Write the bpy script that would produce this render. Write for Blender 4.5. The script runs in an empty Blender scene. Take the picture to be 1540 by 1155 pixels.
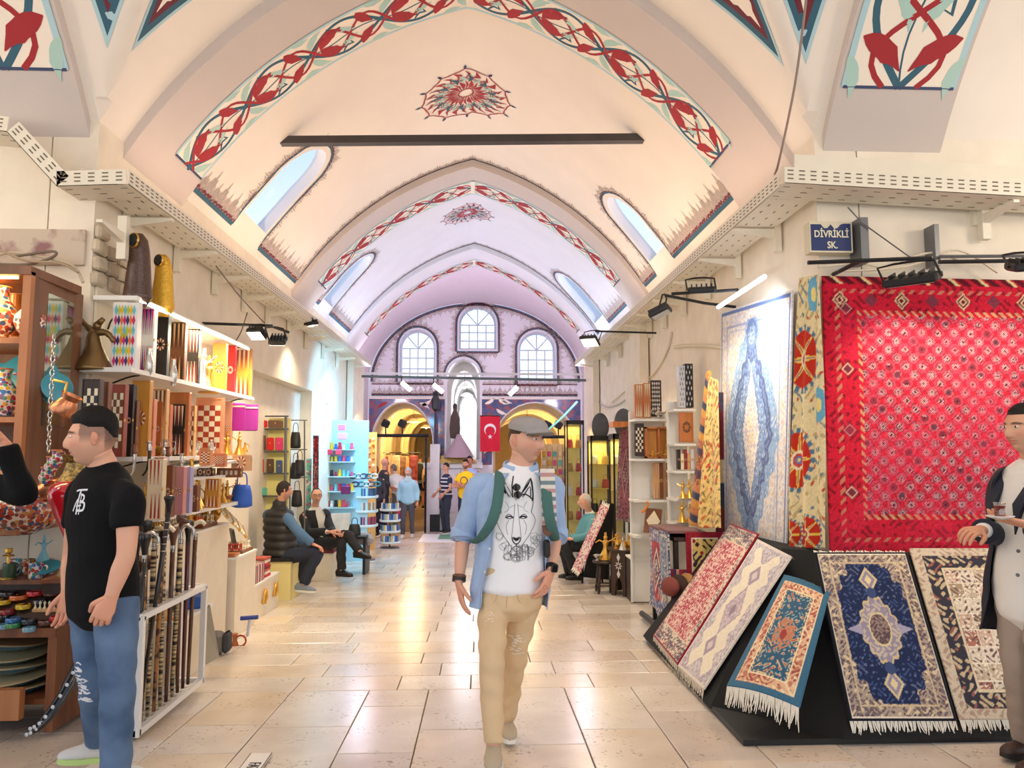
import bpy,math,random
import numpy as np
from mathutils import Vector,Matrix
from mathutils.bvhtree import BVHTree
from mathutils.geometry import delaunay_2d_cdt
random.seed(7);np.random.seed(7)
SC=bpy.context.scene
COL=SC.collection
PI=math.pi
# ---------------------------------------------------------------- camera
F=1110.0;CAMZ=1.55
YAW=math.atan(48/F);PIT=math.atan(102.5/F)
cam=bpy.data.cameras.new('camera');camo=bpy.data.objects.new('camera',cam);COL.objects.link(camo)
cam.sensor_width=36.0;cam.lens=36.0*F/1540.0;cam.clip_end=300;cam.clip_start=.02
camo.location=(0,0,CAMZ);camo.rotation_euler=(PI/2+PIT,0,-YAW)
SC.camera=camo
# ---------------------------------------------------------------- world: pale sky, whiter toward the horizon
W=bpy.data.worlds.new('sky');SC.world=W;W.use_nodes=True
nt=W.node_tree;bgn=nt.nodes['Background']
tc=nt.nodes.new('ShaderNodeTexCoord');sx=nt.nodes.new('ShaderNodeSeparateXYZ');cr=nt.nodes.new('ShaderNodeValToRGB')
nt.links.new(tc.outputs['Generated'],sx.inputs[0]);nt.links.new(sx.outputs[2],cr.inputs[0]);nt.links.new(cr.outputs[0],bgn.inputs[0])
cr.color_ramp.elements[0].position=0.12;cr.color_ramp.elements[0].color=(.95,.97,1,1)
cr.color_ramp.elements[1].position=0.55;cr.color_ramp.elements[1].color=(.26,.40,.62,1)
bgn.inputs[1].default_value=1.7
SC.view_settings.view_transform='Standard';SC.view_settings.look='None'
SC.view_settings.exposure=-0.16;SC.view_settings.gamma=1.0;SC.view_settings.use_curve_mapping=False

def lin(c):
 c=[v/255.0 for v in c[:3]]
 return tuple(v/12.92 if v<=.04045 else((v+.055)/1.055)**2.4 for v in c)
def light(kind,name,loc,energy,col,size=.2,target=None,spot=1.6,parent=None,blend=.6):
 l=bpy.data.lights.new(name,kind);l.energy=energy;l.color=lin(col)
 if kind=='AREA':l.size=size
 elif kind=='SPOT':l.spot_size=spot;l.spot_blend=blend;l.shadow_soft_size=size
 else:l.shadow_soft_size=size
 o=bpy.data.objects.new(name,l);COL.objects.link(o)
 loc=Vector(loc)
 if target is not None:
  o.rotation_euler=(Vector(target)-loc).to_track_quat('-Z','Y').to_euler()
 if parent is not None:
  o.parent=parent;loc=loc-base_of(parent)
 o.location=loc
 return o
# ---------------------------------------------------------------- pixel helpers: a pixel of the photograph and one real coordinate give a point of the place
fwv=np.array([math.sin(YAW)*math.cos(PIT),math.cos(YAW)*math.cos(PIT),math.sin(PIT)])
rtv=np.array([math.cos(YAW),-math.sin(YAW),0.0]);upv=np.cross(rtv,fwv)
def ray(px,py):return fwv+rtv*(px-770)/F-upv*(py-577.5)/F
def at(px,py,Y):d=ray(px,py);return Vector(np.array([0,0,CAMZ])+d*(Y/d[1]))
def atx(px,py,X):d=ray(px,py);return Vector(np.array([0,0,CAMZ])+d*(X/d[0]))
def zf(Y):return 0.0 if Y<3.7 else-0.036*(min(Y,19)-3.7)
# ---------------------------------------------------------------- materials
MC={}
def M(name,col=(200,200,200),rough=.6,metal=0.,bump=0.,bscale=60.,var=0.,vscale=4.,col2=None,mix=.5,soft=.12,emis=0.,coat=0.,alpha=1.,spec=.5,attr=None,stretch=None,sheen=0.):
 if name in MC:return MC[name]
 m=bpy.data.materials.new(name);MC[name]=m;m.use_nodes=True
 n=m.node_tree.nodes;l=m.node_tree.links;b=n['Principled BSDF']
 b.inputs['Roughness'].default_value=rough;b.inputs['Metallic'].default_value=metal
 b.inputs['Specular IOR Level'].default_value=spec
 if coat:b.inputs['Coat Weight'].default_value=coat;b.inputs['Coat Roughness'].default_value=.08
 if sheen:b.inputs['Sheen Weight'].default_value=sheen
 c1=(*lin(col),1);b.inputs['Base Color'].default_value=c1
 tcn=n.new('ShaderNodeTexCoord');src=tcn.outputs['Object']
 if stretch:
  mp=n.new('ShaderNodeMapping');mp.inputs['Scale'].default_value=stretch;l.new(src,mp.inputs[0]);src=mp.outputs[0]
 cs=None
 if attr:
  a=n.new('ShaderNodeAttribute');a.attribute_name=attr;cs=a.outputs['Color']
 if col2 is not None:
  nz=n.new('ShaderNodeTexNoise');nz.inputs['Scale'].default_value=vscale;nz.inputs['Detail'].default_value=5;l.new(src,nz.inputs['Vector'])
  r=n.new('ShaderNodeValToRGB');r.color_ramp.elements[0].position=mix-soft;r.color_ramp.elements[1].position=mix+soft
  r.color_ramp.elements[0].color=c1;r.color_ramp.elements[1].color=(*lin(col2),1)
  l.new(nz.outputs[0],r.inputs[0]);cs=r.outputs[0]
 if var:
  nz=n.new('ShaderNodeTexNoise');nz.inputs['Scale'].default_value=vscale*1.7;nz.inputs['Detail'].default_value=6;l.new(src,nz.inputs['Vector'])
  mr=n.new('ShaderNodeMapRange');mr.inputs[1].default_value=.25;mr.inputs[2].default_value=.75;mr.inputs[3].default_value=1-var;mr.inputs[4].default_value=1+var
  l.new(nz.outputs[0],mr.inputs[0])
  mx=n.new('ShaderNodeMix');mx.data_type='RGBA';mx.blend_type='MULTIPLY';mx.inputs[0].default_value=1
  if cs is not None:l.new(cs,mx.inputs[6])
  else:mx.inputs[6].default_value=c1
  l.new(mr.outputs[0],mx.inputs[7]);cs=mx.outputs[2]
 if cs is not None:l.new(cs,b.inputs['Base Color'])
 if bump:
  nz=n.new('ShaderNodeTexNoise');nz.inputs['Scale'].default_value=bscale;nz.inputs['Detail'].default_value=4;l.new(src,nz.inputs['Vector'])
  bp=n.new('ShaderNodeBump');bp.inputs['Strength'].default_value=bump;bp.inputs['Distance'].default_value=.01
  l.new(nz.outputs[0],bp.inputs['Height']);l.new(bp.outputs[0],b.inputs['Normal'])
 if emis:
  b.inputs['Emission Color'].default_value=c1;b.inputs['Emission Strength'].default_value=emis
 return m
def Mwood(name,col,col2,rough=.45,axis=2,scale=14):
 if name in MC:return MC[name]
 st=[1,1,1];st[axis]=.08
 m=M(name,col,rough,col2=col2,vscale=scale,mix=.5,soft=.2,stretch=st);return m
def Mceram(name,base,cols,scale=30.,rough=.2,thr=.5):
 """glazed pottery: painted blotches of several colours on a pale ground"""
 if name in MC:return MC[name]
 m=M(name,base,rough,coat=.6);n=m.node_tree.nodes;l=m.node_tree.links;b=n['Principled BSDF']
 tcn=n.new('ShaderNodeTexCoord');v=n.new('ShaderNodeTexVoronoi');v.inputs['Scale'].default_value=scale
 l.new(tcn.outputs['Object'],v.inputs['Vector'])
 sp=n.new('ShaderNodeSeparateColor');l.new(v.outputs['Color'],sp.inputs[0])
 r=n.new('ShaderNodeValToRGB');r.color_ramp.interpolation='CONSTANT'
 e=r.color_ramp.elements;k=len(cols)
 e[0].position=0;e[0].color=(*lin(cols[0]),1);e[1].position=1/k;e[1].color=(*lin(cols[1%k]),1)
 for i in range(2,k):q=e.new(i/k);q.color=(*lin(cols[i]),1)
 l.new(sp.outputs[0],r.inputs[0])
 v2=n.new('ShaderNodeTexVoronoi');v2.inputs['Scale'].default_value=scale*.55;l.new(tcn.outputs['Object'],v2.inputs['Vector'])
 mr=n.new('ShaderNodeMath');mr.operation='GREATER_THAN';mr.inputs[1].default_value=thr
 wv=n.new('ShaderNodeMath');wv.operation='MULTIPLY';wv.inputs[1].default_value=.85
 l.new(v.outputs['Distance'],wv.inputs[0]);l.new(wv.outputs[0],mr.inputs[0])
 mx=n.new('ShaderNodeMix');mx.data_type='RGBA';l.new(mr.outputs[0],mx.inputs[0]);l.new(r.outputs[0],mx.inputs[6]);mx.inputs[7].default_value=(*lin(base),1)
 l.new(mx.outputs[2],b.inputs['Base Color']);return m
def Mglass(name,tint=(235,245,250),fac=.1):
 if name in MC:return MC[name]
 m=bpy.data.materials.new(name);MC[name]=m;m.use_nodes=True
 n=m.node_tree.nodes;l=m.node_tree.links;n.remove(n['Principled BSDF'])
 t=n.new('ShaderNodeBsdfTransparent');t.inputs[0].default_value=(*lin(tint),1);g=n.new('ShaderNodeBsdfGlossy');g.inputs['Roughness'].default_value=.03
 mx=n.new('ShaderNodeMixShader');mx.inputs[0].default_value=fac;l.new(t.outputs[0],mx.inputs[1]);l.new(g.outputs[0],mx.inputs[2]);l.new(mx.outputs[0],n['Material Output'].inputs[0]);return m
# ---------------------------------------------------------------- object helpers
WB={}
def base_of(o):
 while o is not None:
  if o.name in WB:return WB[o.name]
  o=o.parent
 return Vector((0,0,0))
def tag(o,label=None,cat=None,group=None,kind=None):
 if label:o['label']=label
 if cat:o['category']=cat
 if group:o['group']=group
 if kind:o['kind']=kind
 return o
def thing(name,loc,label=None,cat=None,group=None,rz=None,kind=None):
 """Empty at a thing's base. rz None: parts are given in world coordinates; otherwise in local ones."""
 o=bpy.data.objects.new(name,None);COL.objects.link(o);o.location=loc;o.empty_display_size=.05
 if rz is None:WB[o.name]=Vector(loc)
 else:o.rotation_euler=(0,0,rz);WB[o.name]=Vector((0,0,0))
 return tag(o,label,cat,group,kind)
def dup(o,loc=None,rz=None,label=None,parent=None,group=None):
 c=o.copy();COL.objects.link(c);c.parent=parent
 if loc is not None:c.location=loc
 if rz is not None:c.rotation_euler=(0,0,rz)
 if label:c['label']=label
 if group:c['group']=group
 for ch in list(o.children):dup(ch,parent=c)
 return c
class MB:
 def __init__(s):s.v=[];s.f=[];s.m=[]
 def add(s,V,Fc,mi=0):
  o=len(s.v);s.v.extend([tuple(p)for p in V]);s.f.extend([tuple(i+o for i in f)for f in Fc]);s.m.extend([mi]*len(Fc));return s
 def box(s,x0,x1,y0,y1,z0,z1,mi=0):
  if x0>x1:x0,x1=x1,x0
  if y0>y1:y0,y1=y1,y0
  if z0>z1:z0,z1=z1,z0
  return s.add([(x0,y0,z0),(x1,y0,z0),(x1,y1,z0),(x0,y1,z0),(x0,y0,z1),(x1,y0,z1),(x1,y1,z1),(x0,y1,z1)],
    [(3,2,1,0),(4,5,6,7),(0,1,5,4),(1,2,6,5),(2,3,7,6),(3,0,4,7)],mi)
 def cbox(s,c,size,R=None,mi=0,bev=0.):
  """box at centre c, optionally rotated and with chamfered edges"""
  hx,hy,hz=size[0]/2,size[1]/2,size[2]/2;b=min(bev,hx*.9,hy*.9,hz*.9)
  V=[];Fc=[]
  if b<=0:
   V=[(x,y,z)for z in(-hz,hz)for y in(-hy,hy)for x in(-hx,hx)]
   Fc=[(0,2,3,1),(4,5,7,6),(0,1,5,4),(1,3,7,5),(3,2,6,7),(2,0,4,6)]
  else:
   def ring(z,ix,iy):return[(-hx+ix,-hy+b+iy,z),(-hx+b+ix,-hy+iy,z),(hx-b-ix,-hy+iy,z),(hx-ix,-hy+b+iy,z),(hx-ix,hy-b-iy,z),(hx-b-ix,hy-iy,z),(-hx+b+ix,hy-iy,z),(-hx+ix,hy-b-iy,z)]
   for z,i in((-hz,b*.8),(-hz+b,0),(hz-b,0),(hz,b*.8)):V+=ring(z,i,i)
   Fc=[tuple(range(7,-1,-1)),tuple(range(24,32))]
   for k in range(3):
    for j in range(8):Fc.append((k*8+j,k*8+(j+1)%8,k*8+8+(j+1)%8,k*8+8+j))
  c=Vector(c)
  V=[(R@Vector(p)if R is not None else Vector(p))+c for p in V]
  return s.add(V,Fc,mi)
 def tube(s,path,r,n=8,mi=0,cap=True,flat=None):
  """round bar along a path; r one radius or one for each point"""
  P=[Vector(p)for p in path];k=len(P)
  if not hasattr(r,'__len__'):r=[r]*k
  V=[];Fc=[];prev=None
  for i in range(k):
   t=(P[min(i+1,k-1)]-P[max(i-1,0)]);t=t.normalized()if t.length>1e-9 else Vector((0,0,1))
   if prev is None:
    a=Vector((0,0,1))if abs(t.z)<.9 else Vector((1,0,0));x=t.cross(a).normalized()
   else:x=(prev-t*prev.dot(t));x=x.normalized()if x.length>1e-6 else t.orthogonal().normalized()
   prev=x;y=t.cross(x);fy=flat if flat else 1
   for j in range(n):
    a=2*PI*j/n;V.append(P[i]+x*math.cos(a)*r[i]+y*math.sin(a)*r[i]*fy)
  for i in range(k-1):
   for j in range(n):Fc.append((i*n+j,i*n+(j+1)%n,(i+1)*n+(j+1)%n,(i+1)*n+j))
  if cap:Fc.append(tuple(range(n-1,-1,-1)));Fc.append(tuple(range((k-1)*n,k*n)))
  return s.add(V,Fc,mi)
 def lathe(s,prof,c=(0,0,0),n=20,R=None,mi=0,sx=1.,sy=1.):
  """profile of (radius, height) turned about the upright axis at c"""
  V=[];Fc=[];c=Vector(c);k=len(prof)
  for r,z in prof:
   for j in range(n):
    a=2*PI*j/n;p=Vector((r*math.cos(a)*sx,r*math.sin(a)*sy,z));V.append((R@p if R is not None else p)+c)
  for i in range(k-1):
   for j in range(n):Fc.append((i*n+j,i*n+(j+1)%n,(i+1)*n+(j+1)%n,(i+1)*n+j))
  if prof[0][0]>1e-4:Fc.append(tuple(range(n-1,-1,-1)))
  if prof[-1][0]>1e-4:Fc.append(tuple(range((k-1)*n,k*n)))
  return s.add(V,Fc,mi)
 def ell(s,c,rad,R=None,n=14,k=9,mi=0):
  prof=[(math.sin(PI*i/k)+1e-5,-math.cos(PI*i/k))for i in range(k+1)]
  V=[];Fc=[];c=Vector(c)
  for r,z in prof:
   for j in range(n):
    a=2*PI*j/n;p=Vector((r*math.cos(a)*rad[0],r*math.sin(a)*rad[1],z*rad[2]));V.append((R@p if R is not None else p)+c)
  for i in range(k):
   for j in range(n):Fc.append((i*n+j,i*n+(j+1)%n,(i+1)*n+(j+1)%n,(i+1)*n+j))
  return s.add(V,Fc,mi)
 def prism(s,poly,d,mi=0):
  """flat outline (3D points) given depth by vector d"""
  k=len(poly);P=[Vector(p)for p in poly];d=Vector(d)
  return s.add(P+[p+d for p in P],[tuple(range(k-1,-1,-1)),tuple(range(k,2*k))]+[(i,(i+1)%k,k+(i+1)%k,k+i)for i in range(k)],mi)
 def quad(s,a,b,c,d,mi=0):return s.add([a,b,c,d],[(0,1,2,3)],mi)
 def grid(s,fn,nu,nv,mi=0):
  V=[fn(i/nu,j/nv)for j in range(nv+1)for i in range(nu+1)]
  Fc=[(j*(nu+1)+i,j*(nu+1)+i+1,(j+1)*(nu+1)+i+1,(j+1)*(nu+1)+i)for j in range(nv)for i in range(nu)]
  return s.add(V,Fc,mi)
 def strip(s,pts,wid,fn,mi=0):
  """painted stroke: 2D points with a width at each, laid on a surface by fn(a, b)"""
  k=len(pts)
  if not hasattr(wid,'__len__'):wid=[wid]*k
  V=[]
  for i in range(k):
   x0,y0=pts[max(i-1,0)];x1,y1=pts[min(i+1,k-1)];dx,dy=x1-x0,y1-y0;L=math.hypot(dx,dy)or 1
   nx,ny=-dy/L*wid[i]/2,dx/L*wid[i]/2;x,y=pts[i]
   V+=[fn(x+nx,y+ny),fn(x-nx,y-ny)]
  return s.add(V,[(2*i,2*i+1,2*i+3,2*i+2)for i in range(k-1)],mi)
 def build(s,name,mats,parent=None,smooth=None,label=None,cat=None,group=None,kind=None,origin=None):
  V=np.array(s.v,dtype=float).reshape(-1,3)
  if parent is None:
   o3=Vector(origin)if origin is not None else Vector(((V[:,0].min()+V[:,0].max())/2,(V[:,1].min()+V[:,1].max())/2,V[:,2].min()))
  else:o3=base_of(parent)
  V=V-np.array(o3)
  me=bpy.data.meshes.new(name);me.from_pydata(V.tolist(),[],s.f)
  if not isinstance(mats,(list,tuple)):mats=[mats]
  for m in mats:me.materials.append(m)
  if len(mats)>1:me.polygons.foreach_set('material_index',s.m)
  if smooth:
   me.polygons.foreach_set('use_smooth',[True]*len(me.polygons))
   if smooth is not True:
    try:me.set_sharp_from_angle(angle=math.radians(smooth))
    except Exception:pass
  me.update();o=bpy.data.objects.new(name,me);COL.objects.link(o)
  if parent is None:o.location=o3;WB[o.name]=o3
  else:o.parent=parent
  return tag(o,label,cat,group,kind)
def rot(ax=0,ay=0,az=0):return Matrix.Rotation(az,3,'Z')@Matrix.Rotation(ay,3,'Y')@Matrix.Rotation(ax,3,'X')
def inpoly(p,poly):
 x,y=p;c=False;n=len(poly);j=n-1
 for i in range(n):
  xi,yi=poly[i];xj,yj=poly[j]
  if(yi>y)!=(yj>y)and x<(xj-xi)*(y-yi)/(yj-yi)+xi:c=not c
  j=i
 return c
def plate(outer,holes,gx=0,gy=0):
 """triangles of a 2D outline with holes; gx, gy add inner grid points for curved surfaces"""
 V=[];E=[]
 for loop in[outer]+holes:
  o=len(V);k=len(loop);V+=[Vector(p)for p in loop];E+=[(o+i,o+(i+1)%k)for i in range(k)]
 if gx:
  xs=[p[0]for p in outer];ys=[p[1]for p in outer]
  for i in range(1,gx):
   for j in range(1,gy):
    p=(min(xs)+(max(xs)-min(xs))*i/gx,min(ys)+(max(ys)-min(ys))*j/gy)
    if inpoly(p,outer)and not any(inpoly(p,h)for h in holes):V.append(Vector(p))
 r=delaunay_2d_cdt(V,E,[],1,1e-5)
 V2=[tuple(p)for p in r[0]];T=[]
 for f in r[2]:
  c=(sum(V2[i][0]for i in f)/3,sum(V2[i][1]for i in f)/3)
  if inpoly(c,outer)and not any(inpoly(c,h)for h in holes):T.append(tuple(f))
 return V2,T
def text(name,s,size,mat,parent,origin,xdir,ydir,depth=.004,bold=True,align='CENTER',width=1.0):
 """lettering as a thin raised mesh"""
 cu=bpy.data.curves.new(name,'FONT');cu.body=s;cu.size=size;cu.extrude=depth/2;cu.align_x=align;cu.align_y='CENTER';cu.resolution_u=3
 if bold:cu.offset=size*.018
 to=bpy.data.objects.new(name+'_tmp',cu);COL.objects.link(to)
 dg=bpy.context.evaluated_depsgraph_get();me=bpy.data.meshes.new_from_object(to.evaluated_get(dg))
 bpy.data.objects.remove(to)
 x=Vector(xdir).normalized();y=Vector(ydir).normalized();z=x.cross(y)
 b=base_of(parent)if parent else Vector((0,0,0));og=Vector(origin)
 for v in me.vertices:v.co=og-b+x*v.co.x*width+y*v.co.y+z*v.co.z
 me.materials.clear();me.materials.append(mat);me.name=name
 o=bpy.data.objects.new(name,me);COL.objects.link(o);o.parent=parent
 return o
def arc(cx,cy,r,a0,a1,n,ry=None):
 ry=ry or r;return[(cx+r*math.cos(a0+(a1-a0)*i/n),cy+ry*math.sin(a0+(a1-a0)*i/n))for i in range(n+1)]
def smooth_path(P,k=6):
 """Catmull-Rom through points"""
 P=[Vector(p)for p in P];out=[]
 for i in range(len(P)-1):
  a,b,c,d=P[max(i-1,0)],P[i],P[i+1],P[min(i+2,len(P)-1)]
  for j in range(k):
   t=j/k;out.append(.5*((2*b)+(c-a)*t+(2*a-5*b+4*c-d)*t*t+(3*b-a-3*c+d)*t**3))
 out.append(P[-1]);return out
# ================================================================ materials of the place
PLAS=M('plaster',(246,236,224),.8,var=.03,vscale=1.2,bump=.05,bscale=25)
PLASW=M('plaster_wall',(240,229,210),.85,var=.07,vscale=2.5,bump=.15,bscale=12)
PLASG=M('plaster_grey_shade',(208,197,191),.8,var=.03,vscale=1.2)  # same plaster, with the shade of the arch soffits put into its colour
PLASF=M('plaster_cool_light',(232,230,236),.8,var=.03,vscale=1.5)  # same plaster, cool daylight of the deeper bays tinted into its colour
RED=M('paint_red',(168,36,44),.7);TEAL=M('paint_teal',(52,98,118),.7);MINT=M('paint_mint',(178,212,202),.7)
DRED=M('paint_dark_red',(112,36,50),.7);INK=M('paint_grey_line',(186,172,164),.8);CREAM=M('paint_cream',(250,238,222),.75)
LBLUE=M('paint_pale_blue',(180,214,222),.7);NAVY=M('paint_navy',(58,72,108),.7)
TRAY=M('tray_enamel',(236,228,208),.45,var=.03);SLOT=M('slot_dark',(120,108,92),.8)
BLACK=M('black_metal',(24,24,26),.45);STEEL=M('grey_steel',(120,122,124),.4,metal=.6);WHITE=M('white_paint',(240,238,232),.45)
HW=2.5;CX=-0.12;RV=4.25;S0=.2689;TH0=math.asin(S0)
def vz(dx,ap=5.6):s=min(S0+abs(dx)/RV,.9999);return ap-RV*(math.cos(TH0)-math.sqrt(1-s*s))
def vx(a):return math.copysign(RV*(math.sin(TH0+abs(a)/RV)-S0),a)
def va(dx):return math.copysign(RV*(math.asin(min(S0+abs(dx)/RV,.999))-TH0),dx)
def vmap(ap,off=.004):
 def fn(a,Y):
  th=TH0+abs(a)/RV;sg=1 if a>=0 else-1
  dx=vx(a);return(CX+dx-sg*math.sin(th)*off,Y,vz(dx,ap)-math.cos(th)*off)
 return fn
def smap(ap,off=.004):           # the side street's vault: axis along X
 def fn(a,X):
  th=TH0+abs(a)/RV;sg=1 if a>=0 else-1
  dy=vx(a);return(X,2.5+dy-sg*math.sin(th)*off,vz(dy,ap)-math.cos(th)*off)
 return fn
def struct(o):o['kind']='structure';return o
# ================================================================ floor: long slabs laid in columns down the street
floor=struct(MB().grid(lambda u,v:(-9+18*u,-3+45*v,zf(-3+45*v)-.022),2,90).build('floor',M('joint_mortar',(120,104,88),.85),origin=(0,0,-.022)))
WB[floor.name]=Vector((0,0,-.022))
def Mstone(name,c,c2):
 m=M(name,c,.22,col2=c2,vscale=2.6,mix=.55,soft=.22,var=.06,spec=.5);n=m.node_tree.nodes;l=m.node_tree.links;b=n['Principled BSDF']
 tc_=n.new('ShaderNodeTexCoord');nz=n.new('ShaderNodeTexNoise');nz.inputs['Scale'].default_value=42;nz.inputs['Detail'].default_value=3;l.new(tc_.outputs['Object'],nz.inputs['Vector'])
 n2=n.new('ShaderNodeTexNoise');n2.inputs['Scale'].default_value=3.5;l.new(tc_.outputs['Object'],n2.inputs['Vector'])
 ra=n.new('ShaderNodeValToRGB');ra.color_ramp.elements[0].position=.60;ra.color_ramp.elements[1].position=.66;ra.color_ramp.elements[0].color=(1,1,1,1);ra.color_ramp.elements[1].color=(.55,.5,.44,1);l.new(nz.outputs[0],ra.inputs[0])
 rb=n.new('ShaderNodeValToRGB');rb.color_ramp.elements[0].position=.45;rb.color_ramp.elements[1].position=.62;l.new(n2.outputs[0],rb.inputs[0])
 old=b.inputs['Base Color'].links[0].from_socket;mx=n.new('ShaderNodeMix');mx.data_type='RGBA';mx.blend_type='MULTIPLY';l.new(rb.outputs[0],mx.inputs[0]);l.new(old,mx.inputs[6]);l.new(ra.outputs[0],mx.inputs[7]);l.new(mx.outputs[2],b.inputs['Base Color'])
 return m
stone=[Mstone('slab_stone_%d'%i,c,c2)for i,(c,c2)in enumerate([((228,218,206),(212,198,182)),((222,210,196),(206,190,172)),((232,222,210),(216,202,186)),((216,204,190),(200,182,164)),((228,212,192),(212,192,166))])]
def slab(x0,x1,y0,y1):
 g=.003;b=.004;V=[]
 x0+=g;x1-=g;y0+=g;y1-=g
 for dz,i in((-.02,0),(-.003,0),(0,b)):
  for x,y in((x0+i,y0+i),(x1-i,y0+i),(x1-i,y1-i),(x0+i,y1-i)):V.append((x,y,zf(y)+dz))
 Fc=[(8,9,10,11)]
 for k in(0,4):
  for j in range(4):Fc.append((k+j,k+(j+1)%4,k+4+(j+1)%4,k+4+j))
 MB().add(V,Fc).build('slab',random.choice(stone),floor)
rs=random.Random(3)
xe=[-2.6]
while xe[-1]<2.3:xe.append(xe[-1]+rs.choice([.40,.44,.46,.52]))
for i in range(len(xe)-1):
 y=2.9-rs.random()*.5
 while y<5.15:
  L=rs.choice([.45,.6,.8,.9]);e=5.2 if y+L>4.9 else y+L;slab(xe[i],xe[i+1],y,e);y=e
y=5.2
while y<19.4:
 d=rs.choice([.36,.4,.46])*(1 if y<12 else 1.35);x=-2.62-rs.random()*.4
 while x<2.36:
  L=rs.choice([.5,.7,.85,1.0]);slab(max(x,-2.62),min(x+L,2.38),y,y+d);x+=L
 y+=d
for sgn in(-1,1):
 y=2.9
 while y<5.0:
  x=2.6 if sgn<0 else xe[-1]
  d=rs.choice([.44,.5])
  while x<4.6:
   L=rs.choice([.6,.8,.95]);slab(*sorted((sgn*x,sgn*(x+L))),y,y+d);x+=L
  y+=d
# ================================================================ walls
struct(MB().box(-2.92,-2.62,5.0,8.6,-.6,3.85).box(-2.92,-2.62,8.6,11.6,2.5,3.85).box(-2.92,-2.80,8.6,11.6,-.6,2.5).box(-2.92,-2.62,11.6,15.8,-.6,3.85).build('wall_left',PLASW))
struct(MB().box(2.38,2.68,5.0,15.8,-.6,3.85).build('wall_right',PLASW))
wl=[o for o in COL.objects if o.name=='wall_left'][0];WB[wl.name]=Vector(wl.location);rq=random.Random(8)
STN=[M('rubble_%d'%i,c,.95,var=.15,vscale=9,bump=.5,bscale=18)for i,c in enumerate([(206,192,168),(186,170,148),(222,208,182),(170,150,130)])]
for i in range(13):
 px=126+(i%4)*17+rq.uniform(-3,3);py=352+(i//4)*26+rq.uniform(-4,4);p=at(px,py,4.985);p.x=min(p.x,-2.66)
 q=Vector((-2.60,5.05+.16*(i%4)+rq.uniform(0,.04),2.72+.11*(i//4)))
 MB().cbox(q,(.05,.15,.095),rot(rq.uniform(-.1,.1),0,0),bev=.015).build('stone',STN[i%4],wl)
struct(MB().box(-9,-2.93,5.0,5.3,-.2,4.0).build('wall_side_street_left',PLASW))
struct(MB().box(2.69,9,5.0,5.3,-.2,4.0).build('wall_side_street_right',PLASW))
# flat piers under the painted arches, and the shallow blind niches between them
tn=0
for(y0,y1)in((10.2,11.3),(14.5,15.8)):
 for s in(-1,1):
  if s<0 and y0<11:continue
  xw=CX+s*HW;tn+=1
  struct(MB().box(xw-s*.02,xw-s*.14,y0,y1,zf(y1)-.1,3.5).build('trim_%d'%tn,PLASW))
# ================================================================ ceiling: vault bays, transverse arches, crossing
def win_outline(xb,xt,y0,y1,side):
 xs=xb+(xt-xb)*.5;ym=(y0+y1)/2;r=(y1-y0)/2
 pts=[(xb,y0),(xs,y0)]+[(xs+(xt-xs)*math.sin(PI*i/12),ym-r*math.cos(PI*i/12))for i in range(1,12)]+[(xs,y1),(xb,y1)]
 return pts
BAYS=[(6.42,10.2,[(-2.34,-1.6,7.6,8.36),(2.34,1.72,8.7,9.42)],(7.64,8.74),-.06),(11.3,14.45,[(-2.38,-1.7,11.72,12.4),(2.34,1.58,13.2,14.15)],(11.98,12.88),-.12)]
ceil=thing('ceiling',(CX,2.5,3.7),kind='structure')
wn=0
sashm=M('sash_white',(235,238,240),.5);wglass=Mglass('window_glass',(236,246,255),.025)
for bi,(y0,y1,wins,med,mx)in enumerate(BAYS):
 holes=[[(x+0,y)for x,y in win_outline(*w,0)]for w in wins]
 outer=[(-HW,y0)]+[(-HW,y0+(y1-y0)*i/12)for i in range(1,13)]+[(-HW+2*HW*i/40,y1)for i in range(1,41)]+[(HW,y1-(y1-y0)*i/12)for i in range(1,13)]+[(HW-2*HW*i/40,y0)for i in range(1,40)]
 V2,T=plate(outer,holes,40,12)
 MB().add([(CX+x,y,vz(x,5.7))for x,y in V2],T).build('vault',PLAS if bi==0 else PLASF,ceil,smooth=50)
 for w,h in zip(wins,holes):
  wn+=1;sg=1 if w[0]>0 else-1
  wr=thing('window_%d'%wn,(CX+w[0],(w[2]+w[3])/2,vz(w[0],5.7)),kind='structure')
  d=Vector((sg*.11,0,.08));k=len(h)
  P=[Vector((CX+x,y,vz(x,5.7)))for x,y in h]
  MB().add(P+[p+d for p in P],[(i,(i+1)%k,k+(i+1)%k,k+i)for i in range(k)]).build('reveal',PLASF,wr,smooth=40)
  V3,T3=plate(h,[],0,0)
  MB().add([Vector((CX+x,y,vz(x,5.7)))+d*.8 for x,y in V3],T3).build('pane',wglass,wr)
# closing strips between bays and arches (the small steps)
def arch_band(y0,y1,ap,mat,name='arch_soffit',n=44):
 MB().grid(lambda u,v:(CX-HW+2*HW*u,y0+(y1-y0)*v,vz(-HW+2*HW*u,ap)),n,6).build(name,mat,ceil,smooth=True)
def arch_face(y,ap0,ap1,mat):
 MB().grid(lambda u,v:(CX-HW+2*HW*u,y,vz(-HW+2*HW*u,ap0+(ap1-ap0)*v)),44,1).build('arch_face',mat,ceil)
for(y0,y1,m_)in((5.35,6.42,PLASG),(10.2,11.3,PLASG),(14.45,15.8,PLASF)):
 arch_band(y0,y1,5.6,m_);arch_face(y0,5.6,5.74,m_);arch_face(y1,5.6,5.74,m_)
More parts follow.
